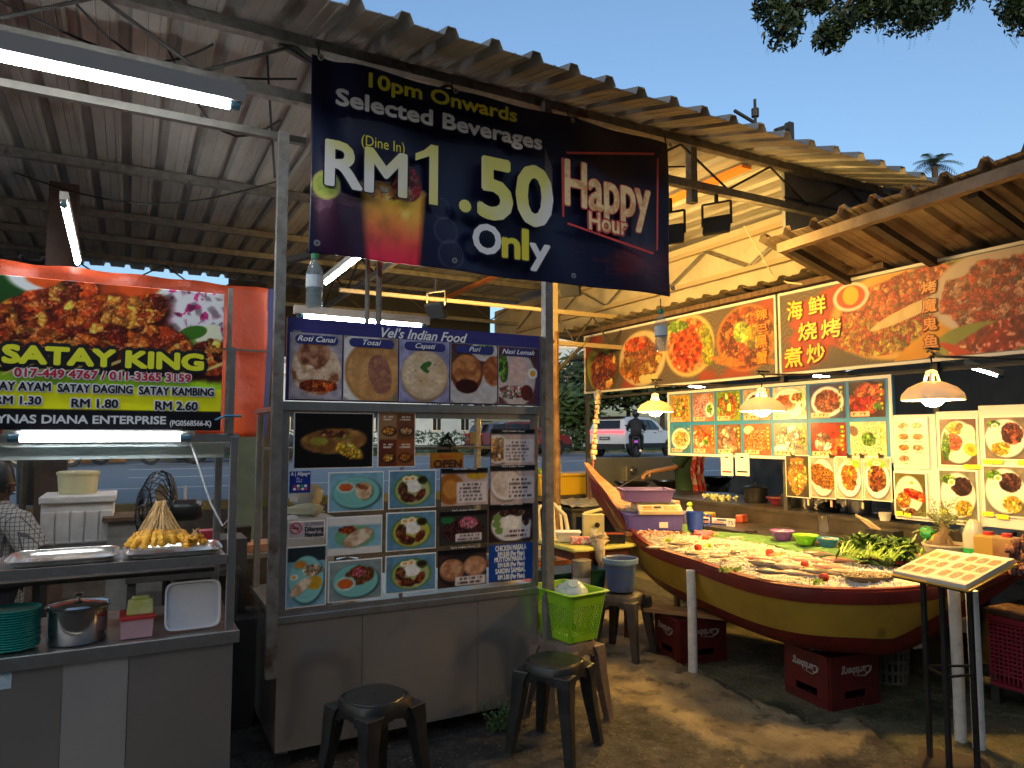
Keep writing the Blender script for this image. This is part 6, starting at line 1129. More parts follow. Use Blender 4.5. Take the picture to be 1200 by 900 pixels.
# ---------------------------------------------------------------- pendant lamps
def enamel():
    m = mat('cream_enamel', (.74, .66, .48), .35); n = m.node_tree.nodes; l = m.node_tree.links; tr_ = n.new('ShaderNodeBsdfTranslucent'); tr_.inputs[0].default_value = (.8, .66, .34, 1); mx = n.new('ShaderNodeMixShader'); mx.inputs[0].default_value = .12
    l.new(n['Principled BSDF'].outputs[0], mx.inputs[1]); l.new(tr_.outputs[0], mx.inputs[2]); l.new(mx.outputs[0], n['Material Output'].inputs[0]); return m
def pendant(c, lb, k=.9):
    x, y, z = c; e = MATS.get('cream_enamel') or enamel(); t = thing('pendant_lamp', lb, 'lamp', (x, y, z), 'cream enamel pendant lamps over the boat')
    put('shade', MB().lathe(c, [(.172*k, 0), (.178*k, .004), (.170*k, .035), (.135*k, .07), (.08*k, .095), (.05*k, .105), (.046*k, .10), (.076*k, .089), (.130*k, .064), (.163*k, .032), (.172*k, 0)], 36), e, t, smooth=True)
    b = MB()
    for q_ in range(4): a_ = q_*1.57+.4; b.bar((x+.043*k*math.cos(a_), y+.043*k*math.sin(a_), z+.1*k), (x+.03*k*math.cos(a_), y+.03*k*math.sin(a_), z+.16*k), .014*k)
    b.lathe((x, y, z+.155*k), [(.034*k, 0), (.034*k, .02), (.015*k, .03), (.001, .03)], 16); put('socket', b, e, t)
    put('bulb', MB().lathe(c, [(.001, -.043*k), (.035*k, -.036*k), (.06*k, -.012*k), (.062*k, .015*k), (.03*k, .05*k), (.02*k, .08*k)], 20), bulbm, t, smooth=True)
    put('cord', MB().tube([(x, y, z+.18*k), (x+.005, y, z+.24*k), (x, y, z+.27*k)], .005, 6), blackr, t)
    put('cord_knot', MB().tube([(x-.03, y, z+.27), (x+.03, y+.02, z+.3), (x+.01, y-.02, z+.25), (x-.04, y, z+.29), (x+.08, y, z+.29)], .007, 6), blackr, t)
pendant(tuple(at(1093, 469, 'X', 3.95)), 'nearest cream pendant lamp, hanging at the right end of the boat'); pendant(tuple(at(893, 482, 'X', 4.02)), 'middle cream pendant lamp, in front of the blue backed menu board'); pendant(tuple(at(768, 483, 'X', 4.12)), 'farthest cream pendant lamp, at the left end of the menu board')
for lx, lp in ((3.95, 1093), (4.02, 893), (4.12, 768)): ly = at(lp, 475, 'X', lx).y; put('lamp_arm', MB().cyl((lx, ly, 2.045), (BX+.05, ly, 2.09), .008, n=8), darkmetal, bpst)
# ---------------------------------------------------------------- awning over the boards
aw = thing('side_awning', 'low rusty corrugated awning over the seafood banner, upper right', 'awning', (4.3, 2.6, 3.1)); AX0, AX1 = 4.28, 5.6
zaw = lambda x_, y_: 3.10-.27*(x_-AX0)+.0
b0 = at(914, 288, 'X', AX0); 
put('edge_beam', MB().bar((AX0, b0.y, 3.01), (AX0, 1.2, 3.10), .07, .07), mat('awning_beam', (.26, .19, .12), .7, col2=(.15, .10, .06), scale=6), aw)
for yy in (b0.y-.04, 2.95, 2.3): put('rafter', MB().bar((AX0+.036, yy, 3.02), (AX1, yy, 2.66), .06, .05), darkmetal, aw)
y = b0.y+.15; zz = lambda yv: .0
k = 0
while y > 1.3:
    n_ = 4; corr(y-PITCH*n_, y, AX0-.06, AX1, lambda xx, yy: 3.155-.0105*(yy-1.2)*3-.27*(xx-AX0)+.0, name='awning_sheet', m=roofr, parent=aw, along='X', nseg=3, jit=.03); y -= PITCH*n_
# asbestos style strip above the left banner
st_ = thing('banner_awning', 'grey brown corrugated strip roof just above the left seafood banner', 'awning', (5.2, 5.6, 2.95)); 
for yy in np.arange(3.3, 7.6, .687): corr(yy, yy+.686, 4.86, 6.2, lambda xx, y_: 2.945-.10*(xx-4.86), name='awning_sheet', m=mat('old_cement_sheet', (.20, .16, .10), .9, col2=(.11, .085, .05), scale=6, bump=.5, world=True), parent=st_, along='X', nseg=2, jit=.02, ph=.03)
put('beam', MB().bb(4.95, 5.02, 3.3, 7.6, 2.865, 2.91), wood, st_)
b = MB(); b.tube([at(872, 265, 'X', 4.7), at(893, 300, 'X', 4.8), at(905, 322, 'X', 4.9), at(922, 331, 'X', 4.95), at(940, 333, 'X', 4.95)], .008, 6); tag(put('hanging_rope', b, mat('pale_rope', (.6, .5, .35), .7)), 'pale cord drooping from the ceiling to the seafood banner', 'cord')
# neighbouring dark stall behind the boards
nk = thing('back_kitchen', 'dark kitchen shed behind the menu boards lit by tube lamps', 'shed', (7.5, 4.0, 0)); dk = mat('dark_tarp', (.07, .072, .075), .7, col2=(.12, .12, .12), scale=2)
put('back_wall', MB().bb(9.0, 9.05, -2, 8.9, 0, 2.6), dk, nk); put('roof', MB().bb(5.7, 9.2, -2, 8.9, 2.72, 2.76), dk, nk); put('truss', MB().bb(5.75, 9.0, 3.9, 3.95, 2.5, 2.54).bb(5.75, 9.0, 2.2, 2.25, 2.5, 2.54), galv, nk)
put('cable', MB().tube([(6.0+.25*k, 2.5+.2*math.sin(k*1.7), 2.45-.1*abs(math.sin(k*1.1))) for k in range(12)], .008, 5), whitepl, nk)
put('sign_strip', MB().bb(8.96, 8.995, -1.0, 3.5, 1.75, 2.15), mat('dark_navy_cloth', (.02, .025, .05), .6), nk); letters('lettering', '( NPS', nk, Vector((8.94, 2.75, 1.93)), Vector((0, 1, 0)), UZ, .55, .12, mat('dim_lettering', (.3, .3, .3), .5), flip=False)
for (p0, p1, xx, lb) in (((1136, 430), (1172, 441), 7.4, 'tube lamp in the dark kitchen behind, right of the nearest pendant lamp'), ((952, 440), (982, 444), 7.0, 'tube lamp of the back kitchen glimpsed between banner and menu board'), ((798, 450), (832, 456), 6.4, 'small tube lamp glimpsed under the left end of the seafood banner')):
    c0, c1 = at(*p0, 'X', xx), at(*p1, 'X', xx); tube_lamp('kitchen_tube_lamp', lb, (xx, c0.y, c0.z), (xx, c1.y, c1.z), (0, 0, 1), .05)
for k, (y, x, w_, h_) in enumerate(((2.2, 8.2, 1.2, 1.5), (3.9, 8.5, .9, 1.9), (5.6, 8.4, 1.3, 1.2), (7.2, 8.3, 1.0, 1.7))): put('shelf_unit', MB().bb(x, x+.4, y, y+w_, 0, h_), mat('kitchen_shelf', (.12, .12, .12), .5, .4, col2=(.06, .06, .06), scale=4), nk, bevel=.02)
put('cable', MB().tube([(7.2, 2.6+.3*k, 2.5-.16*abs(math.sin(k*.9))) for k in range(10)], .01, 5), whitepl, nk)
# ================================================================== BOAT
def cr(P, t):  # catmull-rom through points
    n = len(P)-1; s = min(n-1e-6, max(0, t*n)); i = int(s); u = s-i; p = [Vector(P[max(0, min(n, i+k))]) for k in (-1, 0, 1, 2)]
    return .5*((2*p[1])+(-p[0]+p[2])*u+(2*p[0]-5*p[1]+4*p[2]-p[3])*u*u+(-p[0]+3*p[1]-3*p[2]+p[3])*u**3)
NR = [(3.77, 5.50, 1.25), (3.69, 5.03, 1.02), (3.56, 4.48, .775), (3.42, 3.74, .745), (3.29, 3.02, .74), (3.50, 2.63, .745), (3.90, 2.38, .775), (4.45, 2.09, .89)]
FR = [(3.81, 5.50, 1.25), (3.90, 5.05, 1.02), (4.18, 4.62, .80), (4.36, 3.95, .79), (4.34, 3.25, .79), (4.42, 2.85, .79), (4.50, 2.55, .81), (4.50, 2.12, .89)]
KL = [(3.79, 5.38, 1.02), (3.80, 4.92, .70), (3.86, 4.45, .42), (3.88, 3.85, .33), (3.86, 3.15, .32), (3.96, 2.88, .33), (4.10, 2.72, .38), (4.38, 2.22, .84)]
boat = thing('boat_display', 'yellow and red wooden boat used as a seafood display', 'boat', (3.9, 3.6, .33)); NS = 44
def sect(t, side):
    r_ = cr(NR if side else FR, t); k = cr(KL, t); d = (k-r_); 
    h = r_.z-k.z; e = lambda u, zz: Vector((r_.x+d.x*u, r_.y+d.y*u, r_.z-zz*h)); return r_, e, k
hm_y = mat('mustard_boat_paint', (.36, .23, .025), .45, col2=(.28, .17, .02), scale=3, dirt=((.12, .08, .02), 4, .62), bump=.15, bscale=12); hm_r = mat('dark_red_boat_paint', (.17, .014, .009), .45, col2=(.11, .011, .008), scale=4, dirt=((.06, .015, .01), 5, .64), bump=.15, bscale=12)
def strip(u0z0, u1z1, side, out=0): 
    b = MB(); A, B = [], []
    rows = []
    for i in range(NS+1):
        t = i/NS; r_, e, k = sect(t, side); rows.append([e(*uz(t)) for uz in (u0z0+u1z1)])
    return rows
def band(name, profs, m, side, thick=.018):
    b = MB(); ring = []
    for i in range(NS+1):
        t = i/NS; r_, e, k = sect(t, side); ring.append([e(u, z_) for u, z_ in profs(t)])
    cen = Vector((3.95, 3.6, 0)); 
    rings = []
    for i, rg in enumerate(ring):
        o_ = []
        for p in rg: c_ = cr(KL, i/NS); dv = Vector((c_.x-p.x, c_.y-p.y, 0)); dv = dv.normalized()*thick if dv.length > 1e-4 else dv; o_.append(p+dv)
        rings.append(rg+o_[::-1])
    b.loft(rings); return put(name, b, m, boat, smooth=True)
fm = lambda t: .64-(.64-.24)*max(0, min(1, (t-.80)/.15), min(1, (.22-t)/.14))
for side in (1, 0):
    band('rim_plank', lambda t: [(-.015, 0), (-.02, .10), (.0, .17)], hm_r, side, .03)
    band('side_planking', lambda t: [(.012, .165), (.07, .165+(fm(t)-.165)*.5), (.16, fm(t)+.005)], hm_y, side)
    band('keel_plank', lambda t: [(.155, fm(t)), (.27, fm(t)+(1-fm(t))*.45), (.45, fm(t)+(1-fm(t))*.82), (.75, .99), (.99, 1.0)], hm_r, side)
b = MB(); rings = []
for i in range(NS+1):
    t = i/NS; a = cr(NR, t); c_ = cr(FR, t); rings.append([a, a+Vector((0, 0, .014)), a.lerp(c_, min(.45, .05/max(.01, (a-c_).length)))+Vector((0, 0, .014)), a.lerp(c_, min(.45, .05/max(.01, (a-c_).length)))])
b.loft(rings); rings = []
for i in range(NS+1):
    t = i/NS; a = cr(FR, t); c_ = cr(NR, t); k_ = min(.45, .05/max(.01, (a-c_).length)); rings.append([a.lerp(c_, k_), a.lerp(c_, k_)+Vector((0, 0, .014)), a+Vector((0, 0, .014)), a])
b.loft(rings); put('gunwale', b, hm_r, boat, smooth=True)
put('prow_block', MB().loft([[Vector((3.70, 5.02, 1.03)), Vector((3.89, 5.04, 1.03)), Vector((3.87, 4.84, .92)), Vector((3.67, 4.82, .92))], [Vector((3.75, 5.42, 1.25)), Vector((3.83, 5.42, 1.25)), Vector((3.84, 5.30, 1.15)), Vector((3.74, 5.30, 1.15))], [Vector((3.76, 5.56, 1.35)), Vector((3.81, 5.56, 1.35)), Vector((3.82, 5.50, 1.26)), Vector((3.75, 5.50, 1.26))]]), mat('peeling_red_wood', (.34, .07, .03), .6, col2=(.2, .12, .08), scale=14), boat)
# posts holding the boat
wpost = mat('flaking_white_post', (.76, .71, .64), .6, col2=(.6, .55, .47), scale=16, dirt=((.16, .10, .05), 7, .62))
for c_, lb, z1 in (((3.395, 3.735), 'round white post under the middle of the boat rim', .69), ((3.885, 2.17), 'thick white post at the right end of the boat', .80), ((3.90, 2.27), 'thinner white post just behind the thick one at the right end of the boat', .80)):
    b = MB().tube([(c_[0], c_[1], .0), (c_[0]+.003, c_[1], .35), (c_[0]-.004, c_[1], z1)], .031 if z1 < .7 or '"thick' in lb else .03, 12); tag(put('support_post', b, wpost, smooth=True), lb, 'post')
# ice bed
b = MB(); vs = []
def ice(u, v):
    t = .17+.72*u; a = cr(NR, t); c_ = cr(FR, t); p = a.lerp(c_, .04+.92*v); z = a.z+(c_.z-a.z)*v-.02+.05*math.sin(math.pi*min(1, v*1.1))+.014*noise.noise(Vector((p.x*9, p.y*9, 0)))+.010*noise.noise(Vector((p.x*30, p.y*30, 0))); return Vector((p.x, p.y, z))
b.sheet(ice, 150, 60); icem = mat('crushed_ice', (.82, .76, .62), .4, col2=(.74, .65, .5), scale=26, bump=1.0, bscale=120, world=True)
put('crushed_ice', b, icem, kind='stuff', smooth=True)
b = MB(); rd = random.Random(3)
for i in range(2600):
    p = ice(rd.random(), rd.random()); s = rd.uniform(.004, .010); b.box(p+Vector((0, 0, s*.3)), (s, s*rd.uniform(.6, 1.4), s), rz=rd.uniform(0, 3), rx=rd.uniform(0, 1))
put('ice_chips', b, mat('ice_chip', (.80, .76, .68), .15, trans=.0), kind='stuff')
# whole fish, pink fish, garnish
def izat(px, py):
    p = at(px, py, 'Z', .78); return p
def fish(px, py, L, rz, m, lb, fat=.22, flat=.45, grp=None):
    p = izat(px, py); b = MB(); b.smooth = True; R_ = []
    for s_, w_ in ((0, .03), (.06, .35), (.16, .75), (.32, 1), (.5, .92), (.7, .6), (.86, .26), (.92, .2)):
        rr_ = w_*L*fat*.5; R_.append([Vector((s_*L-L/2, rr_*math.cos(a), rr_*flat*2*math.sin(a)*.5)) for a in np.arange(0, 6.283, 6.283/10)])
    b.loft(R_); b.smooth = False; x = .42*L
    b.add([(x, 0, .0), (x+.12*L, .10*L, .004), (x+.08*L, 0, .002), (x+.12*L, -.10*L, .004), (x, 0, -.004)], [(0, 1, 2), (0, 2, 3), (4, 2, 1), (4, 3, 2)]); b.add([(-.1*L, L*fat*.4, .004), (.15*L, L*fat*.75, .003), (.2*L, L*fat*.3, .004)], [(0, 1, 2)])
    t = thing('fish', lb, 'fish', (p.x, p.y, .80), grp, rz); put('body', b, m, t, local=True); put('eye', MB().ball((-.38*L, -.0, L*fat*flat*.33), (.006, .006, .004), 6, 4), blk, t, local=True)
gm = mat('silver_fish_skin', (.34, .28, .20), .3, .25, col2=(.13, .10, .065), scale=22, stretch=(1, 4, 4)); pm_ = mat('pink_fish_skin', (.66, .22, .15), .35, col2=(.5, .3, .2), scale=18); pale = mat('pale_fish', (.58, .44, .30), .35, col2=(.36, .26, .17), scale=16)
fs_ = [(850, 643, .20, .5, gm), (798, 640, .19, .3, gm), (785, 630, .2, .1, gm), (835, 634, .18, .2, gm), (870, 650, .19, .6, gm), (815, 652, .16, .4, gm), (866, 634, .2, .4, pale), (770, 645, .15, .2, pale), (845, 655, .17, .4, pale),
       (902, 664, .26, -.2, gm), (930, 668, .24, -.3, pale), (945, 660, .26, -.25, pm_), (920, 655, .24, -.1, pm_), (893, 658, .22, -.2, pm_), (960, 652, .24, -.2, gm), (975, 668, .22, -.2, pm_), (985, 660, .22, -.1, pm_), (962, 674, .24, -.3, gm), (935, 676, .2, -.2, pale), (905, 674, .2, -.2, gm), (990, 674, .18, -.2, pale), (880, 640, .16, .4, pale)]
nm_ = {'silver_fish_skin': 'grey silver', 'pink_fish_skin': 'pink', 'pale_fish': 'pale cream'}
for i, (px, py, L, rz, m) in enumerate(fs_):
    side = 'left part' if px < 885 else 'right part'; fish(px, py, L*1.08, rz-.9, m, '%s fish lying on the ice in the %s of the boat' % (nm_[m.name], side), .36, grp='%s fish on the ice, %s' % (nm_[m.name], side))
# small pale squid / prawn strands over ice
b = MB(); rd = random.Random(9)
for i in range(1500):
    u, v = rd.uniform(0, .52), rd.uniform(.05, .95); p = ice(u, v)+Vector((0, 0, .008)); a = rd.uniform(0, 6.28); L = rd.uniform(.02, .045); d_ = Vector((math.cos(a), math.sin(a), 0)); n_ = Vector((-d_.y, d_.x, 0)); b.tube([p-d_*L, p+n_*L*.3+Vector((0, 0, .006)), p+d_*L], [.003, .006, .002], 5)
put('shelled_prawns', b, mat('prawn_meat', (.80, .70, .52), .4, col2=(.72, .60, .42), scale=30, world=True), kind='stuff')
tom = mat('tomato_red', (.68, .06, .012), .25)
for (px, py, r_, lb) in ((840, 646, .026, 'red tomato on the ice left of centre of the boat'), (847, 634, .028, 'orange red tomato at the back left beside the pink cloth'), (905, 651, .028, 'red tomato beside lettuce, left of the green cloth end'), (943, 664, .024, 'red tomato lying on the fish in the middle right of the boat'), (966, 681, .026, 'red tomato nearest the front rim of the boat')):
    p = izat(px, py) if px != 847 else at(827, 633, 'Z', .82); p = {840: at(818, 644, 'Z', .80), 847: at(827, 632, 'Z', .81), 905: at(902, 650, 'Z', .80), 943: at(943, 665, 'Z', .80), 966: at(966, 682, 'Z', .79)}[px]
    t = thing('tomato', lb, 'tomato', (p.x, p.y, .81)); put('fruit', MB().lathe((p.x, p.y, .815), [(.001, -.02), (.02, -.019), (r_, -.004), (r_, .008), (.018, .021), (.004, .017), (.001, .018)], 16), tom, t, smooth=True); put('calyx', MB().lathe((p.x, p.y, .833), [(.001, .001), (.008, .002)], 5), mat('calyx_green', (.1, .2, .03), .6), t)
lem = mat('lettuce_leaf', (.36, .46, .04), .5, col2=(.24, .36, .03), scale=18)
for (px, py, lb) in ((848, 668, 'frilly lettuce garnish near the front rim of the boat'), (862, 668, 'second frilly lettuce garnish near the front rim'), (915, 652, 'lettuce garnish beside the tomato by the green cloth'), (783, 634, 'lettuce garnish at the left end beside the red claws'), (830, 640, 'small lettuce bit beside the left tomato'), (952, 668, 'lettuce garnish beside the middle right tomato'), (957, 683, 'yellowed lettuce bit beside the frontmost tomato'), (835, 628, 'yellow leaf under the orange red tomato')):
    p = at(px, py, 'Z', .80); b = MB(); rd = random.Random(px)
    for k in range(26):
        a = rd.uniform(0, 6.28); r_ = rd.uniform(.0, .035); o = p+Vector((math.cos(a)*r_, math.sin(a)*r_, rd.uniform(-.01, .014))); d_ = Vector((rd.uniform(-1, 1), rd.uniform(-1, 1), rd.uniform(.1, .9))).normalized()*.02; e = d_.orthogonal().normalized()*.012; b.add([o, o+d_*.6+e, o+d_, o+d_*.6-e], [(0, 1, 2, 3)])
    tag(put('lettuce_garnish', b, lem), lb, 'garnish')
b = MB(); c_ = at(765, 628, 'Z', .80)
for k in range(8): o = c_+Vector((-.12+.03*k, .05-.02*k, .01)); b.tube([o, o+Vector((.05, .03, .02)), o+Vector((.1, .02, .0))], [.012, .010, .003], 6)
tag(put('crayfish_claws', b, mat('orange_red_shell', (.6, .1, .02), .35, col2=(.7, .4, .25), scale=25), smooth=True), 'orange red claws piled at the left end of the boat', 'seafood')
p = at(845, 625, 'Z', .82); tag(put('pink_cloth', MB().ball((p.x-.08, p.y+.1, .80), (.13, .1, .035), 18, 10, .5), mat('pink_film', (.6, .16, .2), .4), smooth=True), 'crumpled pink plastic beside the blue mug', 'plastic')
# green cloth along the far rim
b = MB()
def gcl(u, v):
    t = .25+.57*u; c_ = cr(FR, t); a = cr(NR, t); d_ = (a-c_); d_.z = 0; d_.normalize(); w_ = (v-.25)*.24; p = c_+d_*w_; return Vector((p.x, p.y, c_.z+.028-.06*max(0, v-.5)+.012*math.sin(u*60+v*4)*v+.01*noise.noise(Vector((u*20, v*6, 2)))))
b.sheet(gcl, 80, 10); o = tag(put('green_cloth', b, mat('green_cloth', (.10, .22, .06), .85, col2=(.06, .15, .045), scale=9, bump=.4), smooth=True), 'green cloth draped along the far rim of the boat', 'cloth'); md = o.modifiers.new('thickness', 'SOLIDIFY'); md.thickness = .004
# counter behind the boat
ct = thing('back_counter', 'long dark steel counter between the boat and the menu boards', 'counter', (4.8, 3.6, 0)); dcs = mat('greasy_dark_steel', (.12, .105, .085), .35, .6, col2=(.06, .05, .04), scale=4)
put('top', MB().bb(4.44, 5.0, 2.62, 5.2, .795, .82).bb(4.7, 5.5, 1.2, 2.6, .79, .815).bb(5.01, 5.9, 2.62, 7.2, .93, .96), dcs, ct); put('front', MB().bb(4.62, 4.64, 2.7, 5.15, .1, .79).bb(5.02, 5.04, 2.7, 7.1, .1, .93), dcs, ct)
put('leg', MB().bb(4.46, 4.5, 2.64, 2.68, 0, .79), dcs, ct); put('leg', MB().bb(4.46, 4.5, 5.1, 5.14, 0, .79), dcs, ct); put('leg', MB().bb(4.72, 4.76, 1.24, 1.28, 0, .79), dcs, ct)
def bowl(px, py, r_, h_, m, lb, fill=None, z=.822, name='bowl', zt=None):
    p = at(px, py, 'Z', z+h_); t = thing(name, lb, 'bowl', (p.x, p.y, z)); put('bowl', MB().lathe((p.x, p.y, z), [(.001, 0), (r_*.55, 0), (r_*.62, .006), (r_*.92, h_*.8), (r_, h_), (r_*1.06, h_+.003), (r_*1.06, h_-.003), (r_*.95, h_*.78), (r_*.5, .01)], 28), m, t, smooth=True)
    if fill:
        b = MB(); rd = random.Random(px); 
        for k in range(26): a = rd.uniform(0, 6.28); q_ = rd.uniform(0, .78)*r_; b.ball((p.x+math.cos(a)*q_, p.y+math.sin(a)*q_, z+h_*.72+rd.uniform(0, .01)), (.014, .01, .009), 7, 5, .3)
        put('contents', b, fill, t, smooth=True)
    return t
bowl(917, 622, .088, .07, mat('purple_plastic', (.20, .07, .32), .4), 'purple bowl, leftmost of the three small bowls behind the boat', mat('onion_bits', (.55, .4, .45), .5))
bowl(944, 627, .085, .068, mat('bright_green_plastic', (.20, .55, .02), .4), 'bright green bowl between the purple and the blue bowls', mat('green_bits', (.3, .5, .03), .5))
bowl(970, 631, .072, .06, mat('blue_plastic', (.03, .17, .32), .4), 'blue bowl of shells, rightmost of the three small bowls', mat('shell_bits', (.55, .36, .2), .5))
p = at(960, 640, 'Z', .822); tag(put('cup_imprint_lid', MB().lathe((at(880, 623, 'Z', .822).x, at(880, 623, 'Z', .822).y, .822), [(.001, .0), (.05, 0), (.05, .012), (.001, .014)], 20), dcs), 'flat dark lid left of the three small bowls', 'lid')
p = at(968, 617, 'Z', .86); t = thing('steel_mug', 'tall dull steel mug behind the greens', 'mug', (p.x, p.y, .82)); put('body', MB().lathe((p.x, p.y, .822), [(.001, 0), (.062, 0), (.066, .13), (.063, .13), (.058, .01)], 24), chrome, t, smooth=True); put('handle', MB().tube([(p.x+.05, p.y-.05, .93), (p.x+.075, p.y-.085, .91), (p.x+.07, p.y-.08, .86), (p.x+.045, p.y-.05, .84)], .006, 6), chrome, t)
p = at(940, 612, 'Z', .83); tag(put('wok_cover', MB().lathe((p.x+.1, p.y, .822), [(.17, 0), (.172, .004), (.12, .03), (.03, .045), (.001, .046)], 32), chrome, smooth=True), 'shallow steel lid lying behind the steel mug', 'lid')
# kangkung greens in a pink tray
p = at(1010, 655, 'Z', .83); tray(4.22, 4.60, 2.66, 3.2, .805, 'flat pink tray under the leafy greens', 'vegetable_tray', mat('pink_plastic', (.55, .06, .14), .4), .03)
gc = at(1022, 655, 'Z', .85); b = MB(); b2 = MB(); rd = random.Random(4)
for k in range(120):
    s_ = rd.uniform(-.16, .17); o = Vector((gc.x-.05+s_*.35+rd.uniform(-.02, .02), gc.y-s_*.85, .855+rd.uniform(0, .03))); e = o+Vector((.13+rd.uniform(-.03, .05), .02+rd.uniform(-.09, .08), rd.uniform(.0, .09))); mid = o.lerp(e, .5)+Vector((0, 0, .03)); b.tube([o, mid, e], [.0045, .004, .002], 5)
    for q_ in range(8):
        p = mid.lerp(e, rd.uniform(.1, 1.3)); d_ = Vector((rd.uniform(-.6, 1), rd.uniform(-.8, .9), rd.uniform(-.7, .5))).normalized()*rd.uniform(.04, .085); s2 = d_.cross(Vector((0, 0, 1))).normalized()*.015; b2.add([p, p+d_*.5+s2, p+d_, p+d_*.5-s2, p+d_*.5+Vector((0, 0, .004))], [(0, 1, 4), (1, 2, 4), (2, 3, 4), (3, 0, 4)])
t = thing('water_spinach', 'big bunch of dark leafy greens with pale stalks behind the boat', 'vegetables', (gc.x, gc.y, .84)); put('stalks', b, mat('pale_green_stalk', (.22, .36, .04), .45, col2=(.32, .46, .08), scale=9), t, smooth=True); put('leaves', b2, mat('dark_leaf', (.03, .085, .012), .45, col2=(.06, .14, .02), scale=14, world=True), t)
bc = at(1040, 652, 'Z', .87)
for dx, lb in ((0, 'dark green broccoli head beside the leafy greens'), (.07, 'second broccoli head, behind the first one')):
    t = thing('broccoli', lb, 'vegetables', (bc.x+dx, bc.y+dx, .84)); b = MB(); rd = random.Random(int(dx*100))
    for k in range(70): d_ = Vector((rd.gauss(0, 1), rd.gauss(0, 1), abs(rd.gauss(0, 1)))).normalized()*.055; b.ball((bc.x+dx+d_.x, bc.y+dx+d_.y, .86+d_.z*1.1), .0135, 7, 5, .5)
    b.ball((bc.x+dx, bc.y+dx, .865), (.052, .052, .055), 12, 8); put('florets', b, mat('broccoli_green', (.06, .12, .02), .75, col2=(.10, .18, .04), scale=60, bump=.6, bscale=200), t, smooth=True)
kc = at(1068, 652, 'Z', .85); b = MB(); rd = random.Random(6)
for k in range(14): o = Vector((kc.x+rd.uniform(-.05, .05), kc.y+rd.uniform(-.06, .06), .84)); d_ = Vector((rd.uniform(-.02, .04), rd.uniform(-.04, .04), .07)); b.tube([o, o+d_*.5, o+d_], [.006, .012, .003], 6)
tag(put('okra', b, mat('okra_green', (.22, .36, .05), .5), smooth=True), 'small pile of pale green okra right of the broccoli', 'vegetables')
tray(4.06, 4.36, 2.44, 2.68, .80, 'red tray of pink shellfish in front of the okra', 'seafood_tray', mat('red_plastic', (.6, .05, .02), .4), .03)
b = MB(); rd = random.Random(8)
for k in range(60): b.ball((rd.uniform(4.09, 4.33), rd.uniform(2.46, 2.65), .818), (.014, .01, .008), 7, 5, .3)
tag(put('shellfish', b, mat('pink_shell', (.62, .28, .18), .5, col2=(.7, .45, .3), scale=20), smooth=True), 'pink shellfish heaped in the red tray', 'seafood')
bt = at(1018, 676, 'Z', .79); t = thing('cockle_tray', 'oval dark woven tray filled with cockles on the boat front', 'tray', (bt.x, bt.y, .765), rz=-.35); 
put('tray', MB().lathe((0, 0, 0), [(.001, .002), (.11, .002), (.15, .035), (.156, .038), (.15, .04), (.105, .008)], 30, sx=1, sy=.62), mat('dark_woven', (.09, .07, .04), .6, col2=(.2, .16, .1), scale=40), t, local=True, smooth=True); b = MB(); rd = random.Random(2)
for k in range(150): a = rd.uniform(0, 6.28); q_ = rd.uniform(0, 1)**.5*.128; b.ball((math.cos(a)*q_, math.sin(a)*q_*.6, .030+rd.uniform(0, .008)), (.009, .008, .007), 6, 4, .3)
tag(put('cockles', b, mat('cockle_shell', (.32, .24, .15), .5, col2=(.15, .10, .06), scale=60), t, local=True, smooth=True), kind='stuff')
# potted plant in the oval white tub
pp = at(1108, 640, 'Z', .87); tb_ = thing('potted_plant', 'bushy little tree with knotted stem in an oval white pot on the counter', 'plant', (pp.x, pp.y, .815)); X0, Y0 = pp.x, pp.y
put('pot', MB().lathe((X0, Y0, .815), [(.001, 0), (.12, 0), (.145, .06), (.15, .062), (.15, .072), (.135, .072), (.13, .03)], 32, sx=1, sy=.9), mat('old_white_pot', (.5, .46, .38), .5, col2=(.36, .32, .25), scale=9), tb_, smooth=True); put('soil', MB().lathe((X0, Y0, .868), [(.001, .012), (.13, .002)], 24, sy=.9), mat('red_soil', (.2, .07, .03), .9, bump=.6), tb_)
b = MB(); b.tube([(X0-.02, Y0+.02, .87), (X0-.02, Y0+.02, .92), (X0, Y0, .97), (X0-.02, Y0+.01, 1.04)], [.05, .04, .03, .015], 9)
for k in range(6): a = k*1.05; b.tube([(X0+.05*math.cos(a), Y0+.05*math.sin(a), .87), (X0+.01*math.cos(a), Y0+.01*math.sin(a), .95)], [.012, .01], 6)
put('trunk', b, mat('grey_brown_bark', (.16, .11, .06), .85, bump=.7, bscale=30), tb_, smooth=True)
b = MB(); rd = random.Random(12)
for k in range(26):
    a = rd.uniform(0, 6.28); el = rd.uniform(-.1, 1.2); L = rd.uniform(.1, .2); o = Vector((X0-.02, Y0+.01, rd.uniform(.97, 1.05))); e = o+Vector((math.cos(a)*math.cos(el), math.sin(a)*math.cos(el), math.sin(el)))*L; b.tube([o, e], .002, 4)
    for q_ in range(11): p = o.lerp(e, .3+.07*q_); d_ = Vector((rd.uniform(-1, 1), rd.uniform(-1, 1), rd.uniform(-.5, .7))).normalized()*.035; s2 = d_.orthogonal().normalized()*.0045; b.add([p, p+d_*.5+s2, p+d_, p+d_*.5-s2], [(0, 1, 2, 3)])
put('foliage', b, mat('thin_leaf', (.12, .16, .05), .5, col2=(.22, .26, .09), scale=14, world=True), tb_)
